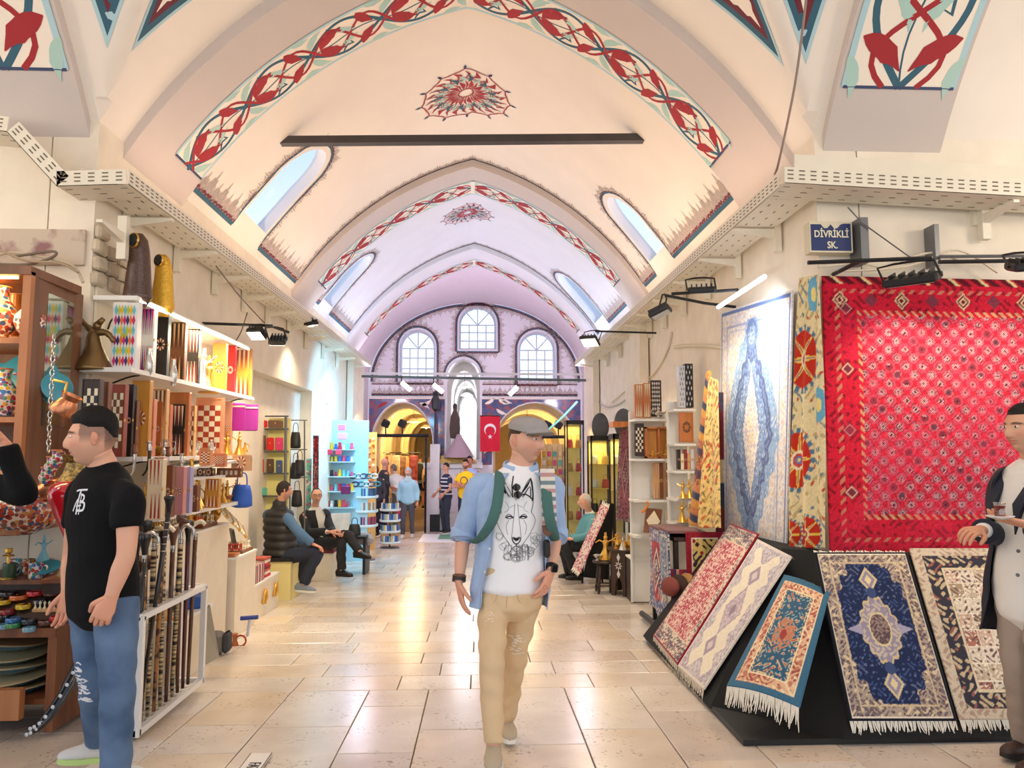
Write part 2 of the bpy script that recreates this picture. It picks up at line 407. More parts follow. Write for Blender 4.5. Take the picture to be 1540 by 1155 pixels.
# the crossing: two barrels meeting on groins
def cross_z(x,y):
 dx,dy=abs(x-CX),abs(y-2.5)
 za=vz(dx,5.72)if dx<=HW else-9;zb=vz(dy,5.72)if dy<=HW else-9
 return max(za,zb)
GX=[CX+d for d in np.linspace(-HW,HW,61)];GY=[2.5+d for d in np.linspace(-HW,HW,61)]+[5.11,5.23,5.35]
def crossm():
 V=[(x,y,cross_z(x,y))for y in GY for x in GX];nx=len(GX)
 return MB().add(V,[(j*nx+i,j*nx+i+1,(j+1)*nx+i+1,(j+1)*nx+i)for j in range(len(GY)-1)for i in range(nx-1)])
crossm().build('crossing_vault',PLAS,ceil,smooth=35)
for s in(-1,1):
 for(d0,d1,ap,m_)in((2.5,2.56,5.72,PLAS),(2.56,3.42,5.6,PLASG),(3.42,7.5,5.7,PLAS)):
  MB().grid(lambda u,v:(CX+s*(d0+(d1-d0)*v),2.5-HW+2*HW*u,vz(-HW+2*HW*u,ap)),40,2).build('side_vault',m_,ceil,smooth=True)
 for d0 in(2.56,3.42):
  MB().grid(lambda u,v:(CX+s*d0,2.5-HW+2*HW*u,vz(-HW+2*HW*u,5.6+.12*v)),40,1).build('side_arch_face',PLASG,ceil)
# ---------------------------------------------------------------- painted ribbons with leaves and tendrils
PAINT=[CREAM,TEAL,MINT,RED,LBLUE,INK,DRED,NAVY]
def leafs(mb,fn,p,ang,L,w,mi,bend=.0,serr=True):
 n=9;pts=[];wd=[]
 for i in range(n):
  t=i/(n-1);a=ang+bend*(t-.5)
  if i==0:q=(p[0]-math.cos(ang-bend*.5)*L/2,p[1]-math.sin(ang-bend*.5)*L/2)
  else:q=(pts[-1][0]+math.cos(a)*L/(n-1),pts[-1][1]+math.sin(a)*L/(n-1))
  pts.append(q);wd.append(w*max(.06,math.sin(PI*t**.75))*(1.25 if serr and i in(5,)else 1))
 mb.strip(pts,wd,fn,mi)
def ribbon(fn,a0,a1,y0,y1,nrep,name='painted_ribbon'):
 """guilloche of tendrils and leaves between two lines; a along, y across"""
 mb=MB();W_=y1-y0;ym=(y0+y1)/2;L=(a1-a0)/nrep;ex=[lambda a,y,o=o:fn(a,y,o)for o in(0,.001,.002,.003)]
 N=nrep*8
 for i in range(N):
  b0,b1=a0+(a1-a0)*i/N,a0+(a1-a0)*(i+1)/N
  mb.quad(ex[0](b0,y0),ex[0](b1,y0),ex[0](b1,y1),ex[0](b0,y1),0)
 for y,w,mi in((y0+.008,.03,4),(y1-.008,.03,4)):mb.strip([(a0+(a1-a0)*i/N,y)for i in range(N+1)],w*W_/.55,ex[1],mi)
 for a in(a0,a1):mb.strip([(a,y0),(a,y1)],.02,ex[2],7); 
 for k in range(nrep):
  s=a0+k*L;A=W_*.40
  up=1 if k%2==0 else-1
  for sg in(1,-1):
   # blue arcs making an eye shape, with small hooks
   pts=[(s+L*t/16,ym+sg*A*math.sin(PI*t/16))for t in range(17)]
   mb.strip(pts,.034*W_/.55,ex[1],1)
   h=s+L*.5+sg*L*.06
   mb.strip([(h-.13*L,ym+sg*A*.95),(h-.06*L,ym+sg*A*.62),(h+.03*L,ym+sg*A*.66),(h,ym+sg*A*.42)],[.012,.03,.034,.01],ex[1],1)
   # red vine crossing the eye, with two fat leaves
   pts=[(s+L*t/16,ym+sg*up*A*.78*math.sin(2*PI*t/16-.5))for t in range(17)]
   mb.strip(pts,.027*W_/.55,ex[2],3)
   leafs(mb,ex[3],(s+L*.26,ym+sg*A*.55),sg*.35+(.25 if sg>0 else-.25),L*.40,W_*.19,3,bend=-sg*.9)
   leafs(mb,ex[3],(s+L*.76,ym+sg*A*.5),-sg*1.0,L*.34,W_*.17,3,bend=sg*.6)
   # pale leaves in the other rhythm
   leafs(mb,ex[2],(s+L*.05,ym+sg*A*.85),sg*.9,L*.34,W_*.13,2,bend=-sg*1.1)
   leafs(mb,ex[2],(s+L*.52,ym+sg*A*.25),-sg*.6,L*.3,W_*.12,2,bend=sg*.8)
   leafs(mb,ex[2],(s+L*.92,ym+sg*A*1.0),-sg*.3,L*.26,W_*.11,2,bend=sg*.8)
  mb.strip([(s+L*t/10,ym+W_*.05*math.sin(2*PI*t/10))for t in range(11)],.014,ex[1],1)
  mb.add([ex[3](s+math.cos(2*PI*j/8)*.03*W_/.55,ym+math.sin(2*PI*j/8)*.03*W_/.55)for j in range(8)],[tuple(range(8))],1)
 return mb.build(name,PAINT,ceil)
def vfn(ap):return lambda a,y,o=0:vmap(ap,.004+o)(a,y)
def sfn(ap):return lambda a,x,o=0:smap(ap,.004+o)(a,x)
ribbon(vfn(5.6),va(-2.34),va(2.2),5.86,6.41,8)
ribbon(vfn(5.6),va(-2.26),va(2.2),10.74,11.29,8)
ribbon(vfn(5.6),va(-2.28),va(2.2),15.25,15.79,8)
for s in(-1,1):
 x0,x1=sorted((CX+s*2.6,CX+s*3.38));f0=sfn(5.6)
 ribbon(f0,-va(2.28),va(2.26),x0,x1,5)
# ---------------------------------------------------------------- crest borders
def crest(mb,fn,pts,sz,step,side=1,teal=True):
 """row of small lily motifs standing along a line, with a scalloped dark line at its foot"""
 P=[Vector(p)for p in pts];L=[0]
 for i in range(1,len(P)):L.append(L[-1]+(P[i]-P[i-1]).length)
 def ev(s):
  for i in range(1,len(P)):
   if s<=L[i]or i==len(P)-1:
    t=(s-L[i-1])/max(L[i]-L[i-1],1e-6);p=P[i-1].lerp(P[i],t);d=(P[i]-P[i-1]).normalized();return p,d,Vector((-d.y,d.x))*side
 n=max(2,int(L[-1]/step));st=L[-1]/n
 if teal:mb.strip([tuple(p)for p in P],sz*.16,lambda a,b:fn(a,b,.001),1)
 m2=n*4;q=[]
 for i in range(m2+1):p,d,nn=ev(L[-1]*i/m2);q.append(tuple(p+nn*sz*(.12+.05*(i%2))))
 mb.strip(q,sz*.12,lambda a,b:fn(a,b,.002),6)
 for k in range(n):
  p,d,nn=ev(st*(k+.5));hh=sz*(1.0 if k%2 else .75);f1=lambda a,b:fn(a,b,.002)
  def g(a,b):r=p+d*a*st+nn*b*hh;return(r.x,r.y)
  w=sz*.075
  mb.strip([g(0,.15),g(0,.55),g(0,1.0)],[w,w*1.3,w*.4],f1,5)
  for e in(-1,1):
   mb.strip([g(0,.2),g(e*.3,.42),g(e*.2,.7),g(e*.05,.62)],[w,w*1.2,w,w*.5],f1,5)
   mb.strip([g(e*.1,.18),g(e*.45,.3),g(e*.42,.5),g(e*.22,.48)],[w,w,w,w*.5],f1,5)
for bi,(y0,y1,wins,med,mx)in enumerate(BAYS):
 mb=MB();f=vfn(5.7);sz=.2
 ya,yb=y0+.1,y1-.03
 far=[(va(-2.42+4.84*i/60),yb)for i in range(61)]
 crest(mb,f,far,sz*.9,.13,-1)
 for w in wins:
  sg=1 if w[0]>0 else-1;o=win_outline(w[0],w[1],w[2]-.07,w[3]+.07,0);o=[(va(x if i not in range(3,12)else x-sg*.06),y)for i,(x,y)in enumerate(o)]
  crest(mb,f,o,sz*.8,.12,1 if sg>0 else-1)
  ab=va(sg*2.44);o0=va(w[0])
  crest(mb,f,[(ab,ya),(ab,w[2]-.07)]if sg<0 else[(ab,w[2]-.07),(ab,ya)],sz*1.5,.13,-1)
  crest(mb,f,[(ab,w[3]+.07),(ab,yb)]if sg<0 else[(ab,yb),(ab,w[3]+.07)],sz*1.5,.13,-1)
  for y in(w[2]-.07,w[3]+.07):mb.strip([(ab,y),(o0,y)],.03,lambda a,b:f(a,b,.001),1)
 # medallion on the crown
 yc=(med[0]+med[1])/2;rr=(med[1]-med[0])/2;g=lambda a,b,o=.002:f(mx+a*rr,yc+b*rr,o)
 for k in range(24):
  t=2*PI*k/24;c,s_=math.cos(t),math.sin(t)
  for r0,r1,mi,wd in((.18,.52,3,.10),(.62,.9,3,.12)):
   tt=t+.12;mb.strip([(c*r0,s_*r0),(math.cos(tt)*(r0+r1)/2,math.sin(tt)*(r0+r1)/2),(c*r1,s_*r1)],[.01,wd if k%2 else wd*.5,.01],g,mi)
  tt=t+.13;mb.strip([(math.cos(tt)*.45,math.sin(tt)*.45),(math.cos(tt+.1)*.6,math.sin(tt+.1)*.6),(math.cos(tt-.06)*.78,math.sin(tt-.06)*.78)],[.015,.09,.02],g,2 if k%2 else 1)
  if k%2==0:mb.strip([(c*.98,s_*.98),(c*1.05,s_*1.05),(c*1.13,s_*1.13)],[.02,.07,.01],g,7)
 for r,mi,wd in((.16,3,.03),(.55,7,.02),(.6,3,.02),(.93,3,.03)):
  mb.strip([(math.cos(2*PI*i/48)*r*(1+.06*(i%4==0)),math.sin(2*PI*i/48)*r*(1+.06*(i%4==0)))for i in range(49)],wd,g,mi)
 mb.build('painted_border',PAINT,ceil)
# ---------------------------------------------------------------- painted spandrel panels beside the groins
def spandrel(fn,tri):
 mb=MB();c=Vector((sum(p[0]for p in tri)/3,sum(p[1]for p in tri)/3))
 for q,(s,mi)in enumerate(((1.0,4),(.93,1),(.80,6),(.70,0))):
  P=[tuple(c+(Vector(p)-c)*s)for p in tri];n=14;poly=[]
  for e in range(3):
   for i in range(n):
    t=i/n;a,b=Vector(P[e]),Vector(P[(e+1)%3]);pt=a.lerp(b,t)
    if mi==0:pt=pt.lerp(c,.07*(i%2))
    poly.append(tuple(pt))
  V2,T=plate(poly,[],10,10);mb.add([fn(a,b,.001*q)for a,b in V2],T,mi)
 for i in range(9):
  w=[random.random()for _ in range(3)];s=sum(w);p=sum((Vector(tri[j])*w[j]/s for j in range(3)),Vector((0,0)));p=c+(p-c)*.6
  for e in(-1,1):mb.strip([tuple(p),tuple(p+Vector((.04*e,.04))),tuple(p+Vector((.05*e,.1))),tuple(p+Vector((.01*e,.09)))],.012,lambda a,b:fn(a,b,.005),5)
 mb.build('painted_spandrel',PAINT,ceil)
fA=lambda x,y,o=0:(x,y,vz(x-CX,5.72)-.006-o);fB=lambda x,y,o=0:(x,y,vz(y-2.5,5.72)-.006-o)
for s in(-1,1):
 g=lambda dx,dy:(CX+s*dx,2.5+dy)
 spandrel(fA,[g(2.22,2.32),g(1.2,1.32),g(1.35,2.46)])
 spandrel(fB,[g(2.34,2.24),g(1.3,1.2),g(2.46,1.3)])
# ================================================================ far hall and end wall
def ez(dx):return 3.45+2.3*math.sqrt(max(0,1-(dx/2.98)**2))**1.0
FARV=M('plaster_rose_light',(234,222,232),.8,var=.03)  # same plaster, rosy light of the far hall tinted into its colour
MB().grid(lambda u,v:(CX+2.98*math.cos(PI*(1-u)),15.8+4.75*v,3.45+2.3*math.sin(PI*u)),48,6).build('far_vault',FARV,ceil,smooth=True)
V2,T=plate([(-3.3,3.2),(3.3,3.2),(3.3,6.2),(-3.3,6.2)],[[(HW*(1-2*i/40),vz(HW*(1-2*i/40),5.6))for i in range(41)][::-1]+[(HW,3.25),(-HW,3.25)]])
MB().add([(CX+x,15.8,z)for x,z in V2],T).build('far_arch_face',PLASF,ceil)
struct(MB().box(-3.4,-3.1,15.8,20.5,-.7,3.6).box(-3.1,-2.62,15.72,15.82,-.7,3.6).build('wall_far_left',PLASF))
struct(MB().box(2.86,3.16,15.8,20.5,-.7,3.6).box(2.38,2.86,15.72,15.82,-.7,3.6).build('wall_far_right',PLASF))
YE=20.5
def archhole(x0,x1,z0,zs,zt,n=16):c=(x0+x1)/2;r=(x1-x0)/2;return[(x0,z0),(x1,z0),(x1,zs)]+[(c+r*math.cos(PI*i/n),zs+(zt-zs)*math.sin(PI*i/n))for i in range(1,n)]+[(x0,zs)]
WIN=[(-2.24,-1.26,3.56,4.45,4.95),(-.6,.44,4.42,5.13,5.64),(1.08,2.1,3.52,4.42,4.92)]
OPL=(-2.98,-1.30,-.7,1.75,2.92);OPR=(.36,2.72,-.7,1.65,2.92);OPC=(-.93,-.01,1.35,3.65,4.14)
holes=[archhole(*w)for w in WIN]+[archhole(*o)for o in(OPL,OPR,OPC)]
outer=[(CX-3.0,-.75),(CX+3.0,-.75)]+[(CX+3.0*math.cos(PI*i/40),3.45+2.34*math.sin(PI*i/40))for i in range(41)]
for h in(3,4):holes[h][0]=(holes[h][0][0],-.74);holes[h][1]=(holes[h][1][0],-.74)
V2,T=plate(outer,holes)
wall_end=struct(MB().add([(x,YE,z)for x,z in V2],T).build('wall_end',PLASF,origin=(CX,YE,-.75)))
WB[wall_end.name]=Vector((CX,YE,-.75))
mb=MB()
for h in holes:
 k=len(h);mb.add([(x,YE,z)for x,z in h]+[(x,YE+.3,z)for x,z in h],[(i,(i+1)%k,k+(i+1)%k,k+i)for i in range(k)])
mb.build('reveal',PLASF,wall_end)
fE=lambda x,z,o=0:(x,YE-.004-o,z)
mb=MB()
for h,w in zip(holes[:3],WIN):
 c=Vector(((w[0]+w[1])/2,(w[2]+w[4])/2));o=[tuple(c+(Vector(p)-c)*1.12)for p in h]
 crest(mb,fE,o+[o[0]],.22,.14,-1)
o=archhole(-.99,.05,3.2,3.68,4.22)[2:];crest(mb,fE,o,.2,.13,-1)
crest(mb,fE,[(CX+2.9*math.cos(PI*i/50),3.5+2.2*math.sin(PI*i/50))for i in range(51)],.24,.15,1)
for x0,x1 in((-3.0,-1.02),(.06,2.72)):crest(mb,fE,[(x0,3.1),(x1,3.1)],.3,.14,1);crest(mb,fE,[(x0,3.4),(x1,3.4)],.2,.14,1,teal=False)
mb.build('painted_border',PAINT,wall_end)
# dark blue painted panels round the low arches
TILE=Mceram('tile_panel_blue',(56,58,112),[(56,58,112),(132,40,62),(60,64,122),(48,52,104),(120,60,84)],9,.4,.62)
for(x0,x1,op)in((-3.06,-.98,OPL),(.05,2.80,OPR)):
 V2,T=plate([(x0,1.2),(x1,1.2),(x1,3.03),(x0,3.03)],[archhole(op[0]-.03,op[1]+.03,1.2,op[3],op[4]+.03)])
 mb=MB();mb.add([(x,YE-.008,z)for x,z in V2],T,0)
 rr=random.Random(5)
 k=0
 while k<26:
  x=rr.uniform(x0+.1,x1-.1);z=rr.uniform(1.3,2.95);k+=1
  if inpoly((x,z),archhole(op[0]-.15,op[1]+.15,1.0,op[3],op[4]+.15)):continue
  leafs(mb,lambda a,b:(a,YE-.012,b),(x,z),rr.choice([.5,-.5,.7,-.7]),.34,.09,1 if k%3 else 2,bend=rr.choice([-.8,.8]))
 for z in(3.03,3.08):mb.strip([(x0,z),(x1,z)],.03,lambda a,b:(a,YE-.012,b),1)
 mb.build('tile_panel',[TILE,CREAM,RED],wall_end)
for i,w in enumerate(WIN):
 wn+=1;c=(w[0]+w[1])/2;r=(w[1]-w[0])/2
 wr=thing('window_%d'%wn,(c,YE+.2,w[2]),kind='structure');y=YE+.18
 fr=M('sash_blue_white',(206,216,232),.5)
 h=archhole(*w);inn=archhole(w[0]+.05,w[1]-.05,w[2]+.05,w[3],w[4]-.05)
 V2,T=plate(h,[inn]);MB().add([(x,y,z)for x,z in V2]+[(x,y+.05,z)for x,z in V2],T+[tuple(len(V2)+q for q in t)for t in T]).build('frame',fr,wr)
 bars=[((w[0],w[3]),(w[1],w[3]))]+[((c,w[3]),(c+r*math.cos(a),w[3]+(w[4]-w[3])*math.sin(a)))for a in(PI*.27,PI*.5,PI*.73)]
 bars+=[((x,w[2]),(x,w[3]))for x in(c,c-r*.46,c+r*.46)]+[((w[0],zz),(w[1],zz))for zz in(w[2]+(w[3]-w[2])*.36,w[2]+(w[3]-w[2])*.7)]
 for(xa,za),(xb,zb)in bars:MB().tube([(xa,y+.02,za),(xb,y+.02,zb)],.016,4).build('glazing_bar',fr,wr)
 V2,T=plate(h,[]);MB().add([(x,y+.04,z)for x,z in V2],T).build('pane',wglass,wr)
# passages beyond the end wall
LANE=M('lane_plaster',(238,216,172),.8,var=.05);LANEG=M('lane_plaster_pale',(224,222,218),.8)
def lane(name,x0,x1,zs,zt,y1,nr,mat,zb,ri=.93):
 c=(x0+x1)/2;r=(x1-x0)/2;o=thing(name,(c,YE+.3,zb),kind='structure')
 MB().grid(lambda u,v:(c+r*1.1*math.cos(PI*(1-u)),YE+.3+(y1-YE)*v,zs+(zt-zs)*1.08*math.sin(PI*u)),20,4).build('vault',mat,o,smooth=True)
 MB().box(x0-r*.1-.1,x0-r*.1,YE+.3,y1+.3,zb,zs).build('wall',mat,o);MB().box(x1+r*.1,x1+r*.1+.1,YE+.3,y1+.3,zb,zs).build('wall',mat,o)
 for k in range(nr):
  y=YE+1.0+(y1-YE-1)*k/nr;V=[]
  for q in range(23):
   a=PI*min(max(q-1,0),20)/20;zl=zb if q in(0,22)else None
   for rr_,yy in((1.12,y),(ri,y),(ri,y+.4),(1.12,y+.4)):V.append((c+r*rr_*math.cos(a),yy,zl if zl is not None else zs+(zt-zs)*rr_*math.sin(a)))
  MB().add(V,[(q*4+j,q*4+(j+1)%4,q*4+4+(j+1)%4,q*4+4+j)for q in range(22)for j in range(4)]).build('rib',mat,o,smooth=40)
 MB().box(x0-.5,x1+.5,y1+.2,y1+.3,zb,zt+.5).build('wall',mat,o)
 return o
lane('wall_lane_left',OPL[0],OPL[1],1.75,2.9,36,5,LANE,-.6)
lane('wall_lane_right',OPR[0],OPR[1],1.65,2.9,34,5,LANE,-.6)
lane('wall_lane_middle',OPC[0],OPC[1],3.2,4.1,34,8,LANEG,.9,.8)
# ================================================================ iron tie bars
t=thing('tie_beam',(-.2,7.2,4.6),'long dark iron tie bar spanning the nearest vault','beam')
a,b=at(352,213,7.2),at(1022,208,7.2)
MB().cbox((a+b)/2,((b-a).length,.09,.075),rot(0,-math.atan2(b.z-a.z,b.x-a.x),0)).build('bar',M('iron_bar',(62,56,54),.6,var=.15),t)
for p in(a,b):MB().cbox(p+Vector((0,0,.045)),(.16,.12,.02)).build('fixing_plate',TRAY,t)
t=thing('conduit_rail',(-.2,15.7,3.2),'thin dark rail with work lamps across the far arch','rail')
a,b=at(550,566,15.5),at(872,572,15.5);a.x=-2.5;b.x=2.26
MB().tube([a,b],.03,6).build('rail',M('rail_grey_green',(92,104,108),.5),t)
for px,py,dx in((604,575,14),(652,578,14),(778,582,-12)):
 p=at(px,py,15.45);q=at(px+dx,py+12,15.45)
 MB().tube([p+Vector((0,0,.12)),p],.012,5).build('stem',BLACK,t)
 MB().tube([p,q],.045,8).build('lamp_tube',M('tube_lamp_glow',(255,252,240),.4,emis=4),t)
# ================================================================ perforated cable trays on brackets
def tray(label,pts,width,inner,h=.1,both=False,brack=(),brlen=.45,slots=True):
 """U-shaped perforated channel along a path of 3D points; inner = unit vector toward the wall"""
 P=[Vector(p)for p in pts];iv=Vector(inner);t=thing('cable_tray',P[0],label,'cable tray')
 for a,b in zip(P,P[1:]):
  d=(b-a).normalized();n=Vector((0,0,1));iw=iv-d*iv.dot(d)
  if iw.length<.3:iw=d.cross(n)
  iw.normalize()
  n=d.cross(iw);n=n if n.z>0 else-n
  L=(b-a).length;th=.004
  mb=MB();w=width
  for u0,u1,v0,v1 in((0,w,0,th),(0,th,0,h),(w-th,w,0,h)):
   q=[a+iw*u0+n*v0,a+iw*u1+n*v0,a+iw*u1+n*v1,a+iw*u0+n*v1];mb.prism(q,b-a)
  mb.build('channel',TRAY,t)
  if slots:
   mb=MB();k=int(L/.075)
   for i in range(k):
    s=(i+.25)*L/k;c=a+d*s
    for v in(h*.25,h*.5,h*.75):
     o=c-iw*.0015+n*v;mb.quad(o,o+d*.04,o+d*.04+n*.009,o+n*.009)
    if i%2==0:
     for u in(w*.2,w*.5,w*.8):
      o=c+iw*u-n*.0015;mb.quad(o,o+d*.045,o+d*.045+iw*.01,o+iw*.01)
   mb.build('slots',SLOT,t,kind='stuff')
 for c in brack:
  c=Vector(c);o=c-iv*(width*.02)
  e=c+iv*(width+.015)
  mb=MB();dd=Vector((0,0,1)).cross(iv)*.02
  mb.prism([o+Vector((0,0,-.02))-dd,e+Vector((0,0,-.07))-dd,e+Vector((0,0,.0))-dd,o-dd],dd*2)
  mb.cbox(e+Vector((0,0,-.03)),(.05 if abs(iv.x)else .06,.05 if abs(iv.y)else .06,.3))
  mb.build('bracket',TRAY,t)
 return t
tray('beige perforated cable tray stepping down and running along the left wall',[at(-60,190,4.72),at(10,198,4.72),at(85,280,4.72),at(190,277,4.72)],.3,(0,1,0),brack=[at(150,330,4.72)])
tray('beige cable tray running deep along the left wall above the shop',[(-2.27,4.72,3.27),(-2.27,15.4,3.33)],.3,(-1,0,0),brack=[(-2.27,y,3.26)for y in(5.4,6.3,7.2,8.1,9.0,10,11,12.2,13.4,14.6)])
tray('beige cable tray running deep along the right wall above the rugs',[(1.99,4.72,3.31),(1.99,15.4,3.36)],.33,(1,0,0),brack=[(1.99,y,3.3)for y in(5.6,6.5,7.4,8.3,9.2,10,11,12.2,13.4,14.6)])
tray('grey-white perforated cable tray above the big red rug',[(1.99,4.62,3.31),(4.6,4.62,3.2)],.3,(0,1,0),h=.11,brack=[(3.55,4.62,3.22)])
tray('solid beige cable trough above the perforated tray at right',[at(1195,262,4.75),at(1600,283,4.75)],.22,(0,1,0),h=.14,slots=False,brack=[at(1500,285,4.75)])
# ================================================================ woven rugs: a dense cloth mesh whose threads carry the colours of the weave
RUGM=M('rug_pile',(255,255,255),.95,bump=.25,bscale=400,attr='Col',sheen=.2,spec=.15)
CLOTHM=M('cloth_print',(255,255,255),.9,attr='Col',bump=.1,bscale=300,spec=.2)
def linarr(c):c=np.clip(c,0,255)/255.0;return np.where(c<=.04045,c/12.92,((c+.055)/1.055)**2.4)
def setcol(me,rgb):
 a=me.color_attributes.new('Col','FLOAT_COLOR','POINT');c=np.ones((len(rgb),4),dtype=np.float32);c[:,:3]=linarr(np.asarray(rgb,dtype=float));a.data.foreach_set('color',c.ravel())
def flor(x,y,s,p=0.):return np.sin(x*s+1.6*np.sin(y*s*.73+p))*np.sin(y*s+1.6*np.sin(x*s*.81+p*2))
class Pat:
 """colour field of a rug, in metres, painted layer over layer"""
 def __init__(s,X,Y,base):s.X=X;s.Y=Y;s.c=np.tile(np.array(base,float),(X.size,1)).reshape(X.shape+(3,))
 def put(s,m,col,a=1.):s.c[m]=s.c[m]*(1-a)+np.array(col,float)*a
 def grain(s,k=.06):
  r=np.random.RandomState(4).rand(*s.X.shape);s.c*=(1-k+2*k*r)[...,None];return s.c
def rug(name,label,p00,p10,p01,p11,fn,nx,ny,group=None,thick=.012,wave=None,fringe=(),fl=.07,cat='rug',mat=None,parent=None,size=None,fcol=(240,232,214),fdrop=None):
 p00,p10,p01,p11=map(Vector,(p00,p10,p01,p11))
 w=size[0]if size else(p10-p00).length;h=size[1]if size else(p01-p00).length
 u,v=np.meshgrid(np.linspace(0,1,nx+1),np.linspace(0,1,ny+1))
 A=lambda p:np.array(p)[None,None,:]
 U,V_=u[...,None],v[...,None]
 P=A(p00)*(1-U)*(1-V_)+A(p10)*U*(1-V_)+A(p01)*(1-U)*V_+A(p11)*U*V_
 nrm=np.array((p10-p00).cross(p01-p00).normalized())
 if wave is not None:P=P+wave(u,v)[...,None]*nrm if not isinstance(wave(u,v),tuple)else P+sum(q[...,None]*a_ for q,a_ in zip(wave(u,v),(nrm,np.array((p10-p00).normalized()),np.array((p01-p00).normalized()))))
 col=fn(u*w,v*h,w,h).reshape(-1,3)
 V1=P.reshape(-1,3)+nrm*thick;o3=Vector(P.reshape(-1,3)[P.reshape(-1,3)[:,2].argmin()])if parent is None else base_of(parent)
 n1=nx+1;idx=(np.arange(ny)[:,None]*n1+np.arange(nx)[None,:]).ravel()
 Fc=np.stack([idx,idx+1,idx+n1+1,idx+n1],1).tolist()
 # back face and edges: coarse
 ring=[i for i in range(n1)]+[n1*j+nx for j in range(1,ny+1)]+[n1*ny+i for i in range(nx-1,-1,-1)]+[n1*j for j in range(ny-1,0,-1)]
 nb=len(V1);B=P.reshape(-1,3)[ring];k=len(ring)
 Fc+=[(ring[(i+1)%k],ring[i],nb+i,nb+(i+1)%k)for i in range(k)]
 VV=np.vstack([V1,B])-np.array(o3)
 me=bpy.data.meshes.new(name);me.from_pydata(VV.tolist(),[],Fc);me.materials.append(mat or RUGM);me.polygons.foreach_set('use_smooth',[True]*len(me.polygons))
 setcol(me,np.vstack([col,col[ring]]));me.update()
 o=bpy.data.objects.new(name,me);COL.objects.link(o);o.parent=parent
 if parent is None:o.location=o3;WB[o.name]=o3
 if label:tag(o,label,cat,group)
 # knotted fringe at chosen ends
 for e in fringe:
  rr=random.Random(11);mb=MB();n=int(w/.011)
  jr=0 if e==0 else ny
  d=(p00-p01).normalized()if e==0 else(p01-p00).normalized()
  if fdrop and e in fdrop:d=Vector(fdrop[e])
  for i in range(n):
   t=(i+.5)/n;q=Vector(P[jr,int(t*nx)])+Vector(nrm)*thick*.5
   sd=(p10-p00).normalized()*rr.uniform(-.018,.018);L=fl*rr.uniform(.75,1.1);z=Vector(nrm)*rr.uniform(.0,.014)
   mb.strip([(0,0),(.5,0),(1,0)],[.010,.009,.004],lambda a,b,q=q,d=d,sd=sd,L=L,z=z:q+d*a*L+sd*a*a+(p10-p00).normalized()*b+z*a)
  mb.build('fringe',M('fringe_%d'%fcol[0],fcol,.95,var=.1,vscale=40),o,kind='stuff')
 return o
# ================================================================ people
def lofts(mb,path,rad,right,n=18,sub=4,mi=0,capr=.5,colr=None):
 """elliptical sections along a path, joined by a smooth skin and rounded at both ends"""
 P=[Vector(p)for p in path];R_=[Vector(r)for r in right]if isinstance(right,list)else[Vector(right)]*len(P)
 Q=smooth_path(P,sub);k=len(Q)
 def ip(A,i):f=i/sub;j=min(int(f),len(A)-2);t=f-j;t=t*t*(3-2*t)*.4+t*.6;return A[j]+(A[j+1]-A[j])*t
 ra=np.array([r if hasattr(r,'__len__')else(r,r)for r in rad],float);V=[];rings=[]
 for i in range(k):
  T=(Q[min(i+1,k-1)]-Q[max(i-1,0)]).normalized();r=ip(R_,i);x=r-T*r.dot(T)
  x=x.normalized()if x.length>1e-4 else T.orthogonal().normalized();y=T.cross(x);a,b=ip(ra,i);rings.append((Q[i],x,y,a,b,T))
 q,x,y,a,b,T=rings[0];h=min(a,b)*capr;rings=[(q-T*h,x,y,a*.55,b*.55,T)]+rings
 q,x,y,a,b,T=rings[-1];h=min(a,b)*capr;rings.append((q+T*h,x,y,a*.55,b*.55,T))
 for q,x,y,a,b,T in rings:
  for j in range(n):t=2*PI*j/n;V.append(q+x*math.cos(t)*a+y*math.sin(t)*b)
 k=len(rings)
 Fc=[(i*n+j,i*n+(j+1)%n,(i+1)*n+(j+1)%n,(i+1)*n+j)for i in range(k-1)for j in range(n)]
 Fc+=[tuple(range(n-1,-1,-1)),tuple(range((k-1)*n,k*n))]
 mb.add(V,Fc,mi);return rings
def fused(mb,voxel,it=4):
 """one continuous skin over overlapping solids"""
 me=bpy.data.meshes.new('tmp');me.from_pydata([tuple(v)for v in mb.v],[],mb.f);o=bpy.data.objects.new('tmp',me);COL.objects.link(o)
 m=o.modifiers.new('r','REMESH');m.mode='VOXEL';m.voxel_size=voxel
 if it:s=o.modifiers.new('s','SMOOTH');s.factor=.5;s.iterations=it
 dg=bpy.context.evaluated_depsgraph_get();r=bpy.data.meshes.new_from_object(o.evaluated_get(dg));bpy.data.objects.remove(o);bpy.data.meshes.remove(me);return r
def mesh_arr(me):a=np.empty(len(me.vertices)*3);me.vertices.foreach_get('co',a);n=np.empty(len(me.vertices)*3);me.vertices.foreach_get('normal',n);return a.reshape(-1,3),n.reshape(-1,3)
def folds(me,amp,sc=9.,z=1.):
 a,n=mesh_arr(me);q=a*sc
 d=np.sin(q[:,0]*1.3+2*np.sin(q[:,2]*.9*z))*np.sin(q[:,2]*2.1*z+1.7*np.sin(q[:,0]*.8+q[:,1]))+.5*np.sin(q[:,1]*3.1+q[:,2]*2.7*z+np.sin(q[:,0]*2.3))
 a+=n*(amp*d)[:,None];me.vertices.foreach_set('co',a.ravel());me.update()
def mesh_obj(name,me,mats,parent,smooth=True):
 a,_=mesh_arr(me);a-=np.array(base_of(parent));me.vertices.foreach_set('co',a.ravel());me.name=name;me.materials.clear()
 for m in(mats if isinstance(mats,(list,tuple))else[mats]):me.materials.append(m)
 if smooth:me.polygons.foreach_set('use_smooth',[True]*len(me.polygons))
 me.update();o=bpy.data.objects.new(name,me);COL.objects.link(o);o.parent=parent;return o
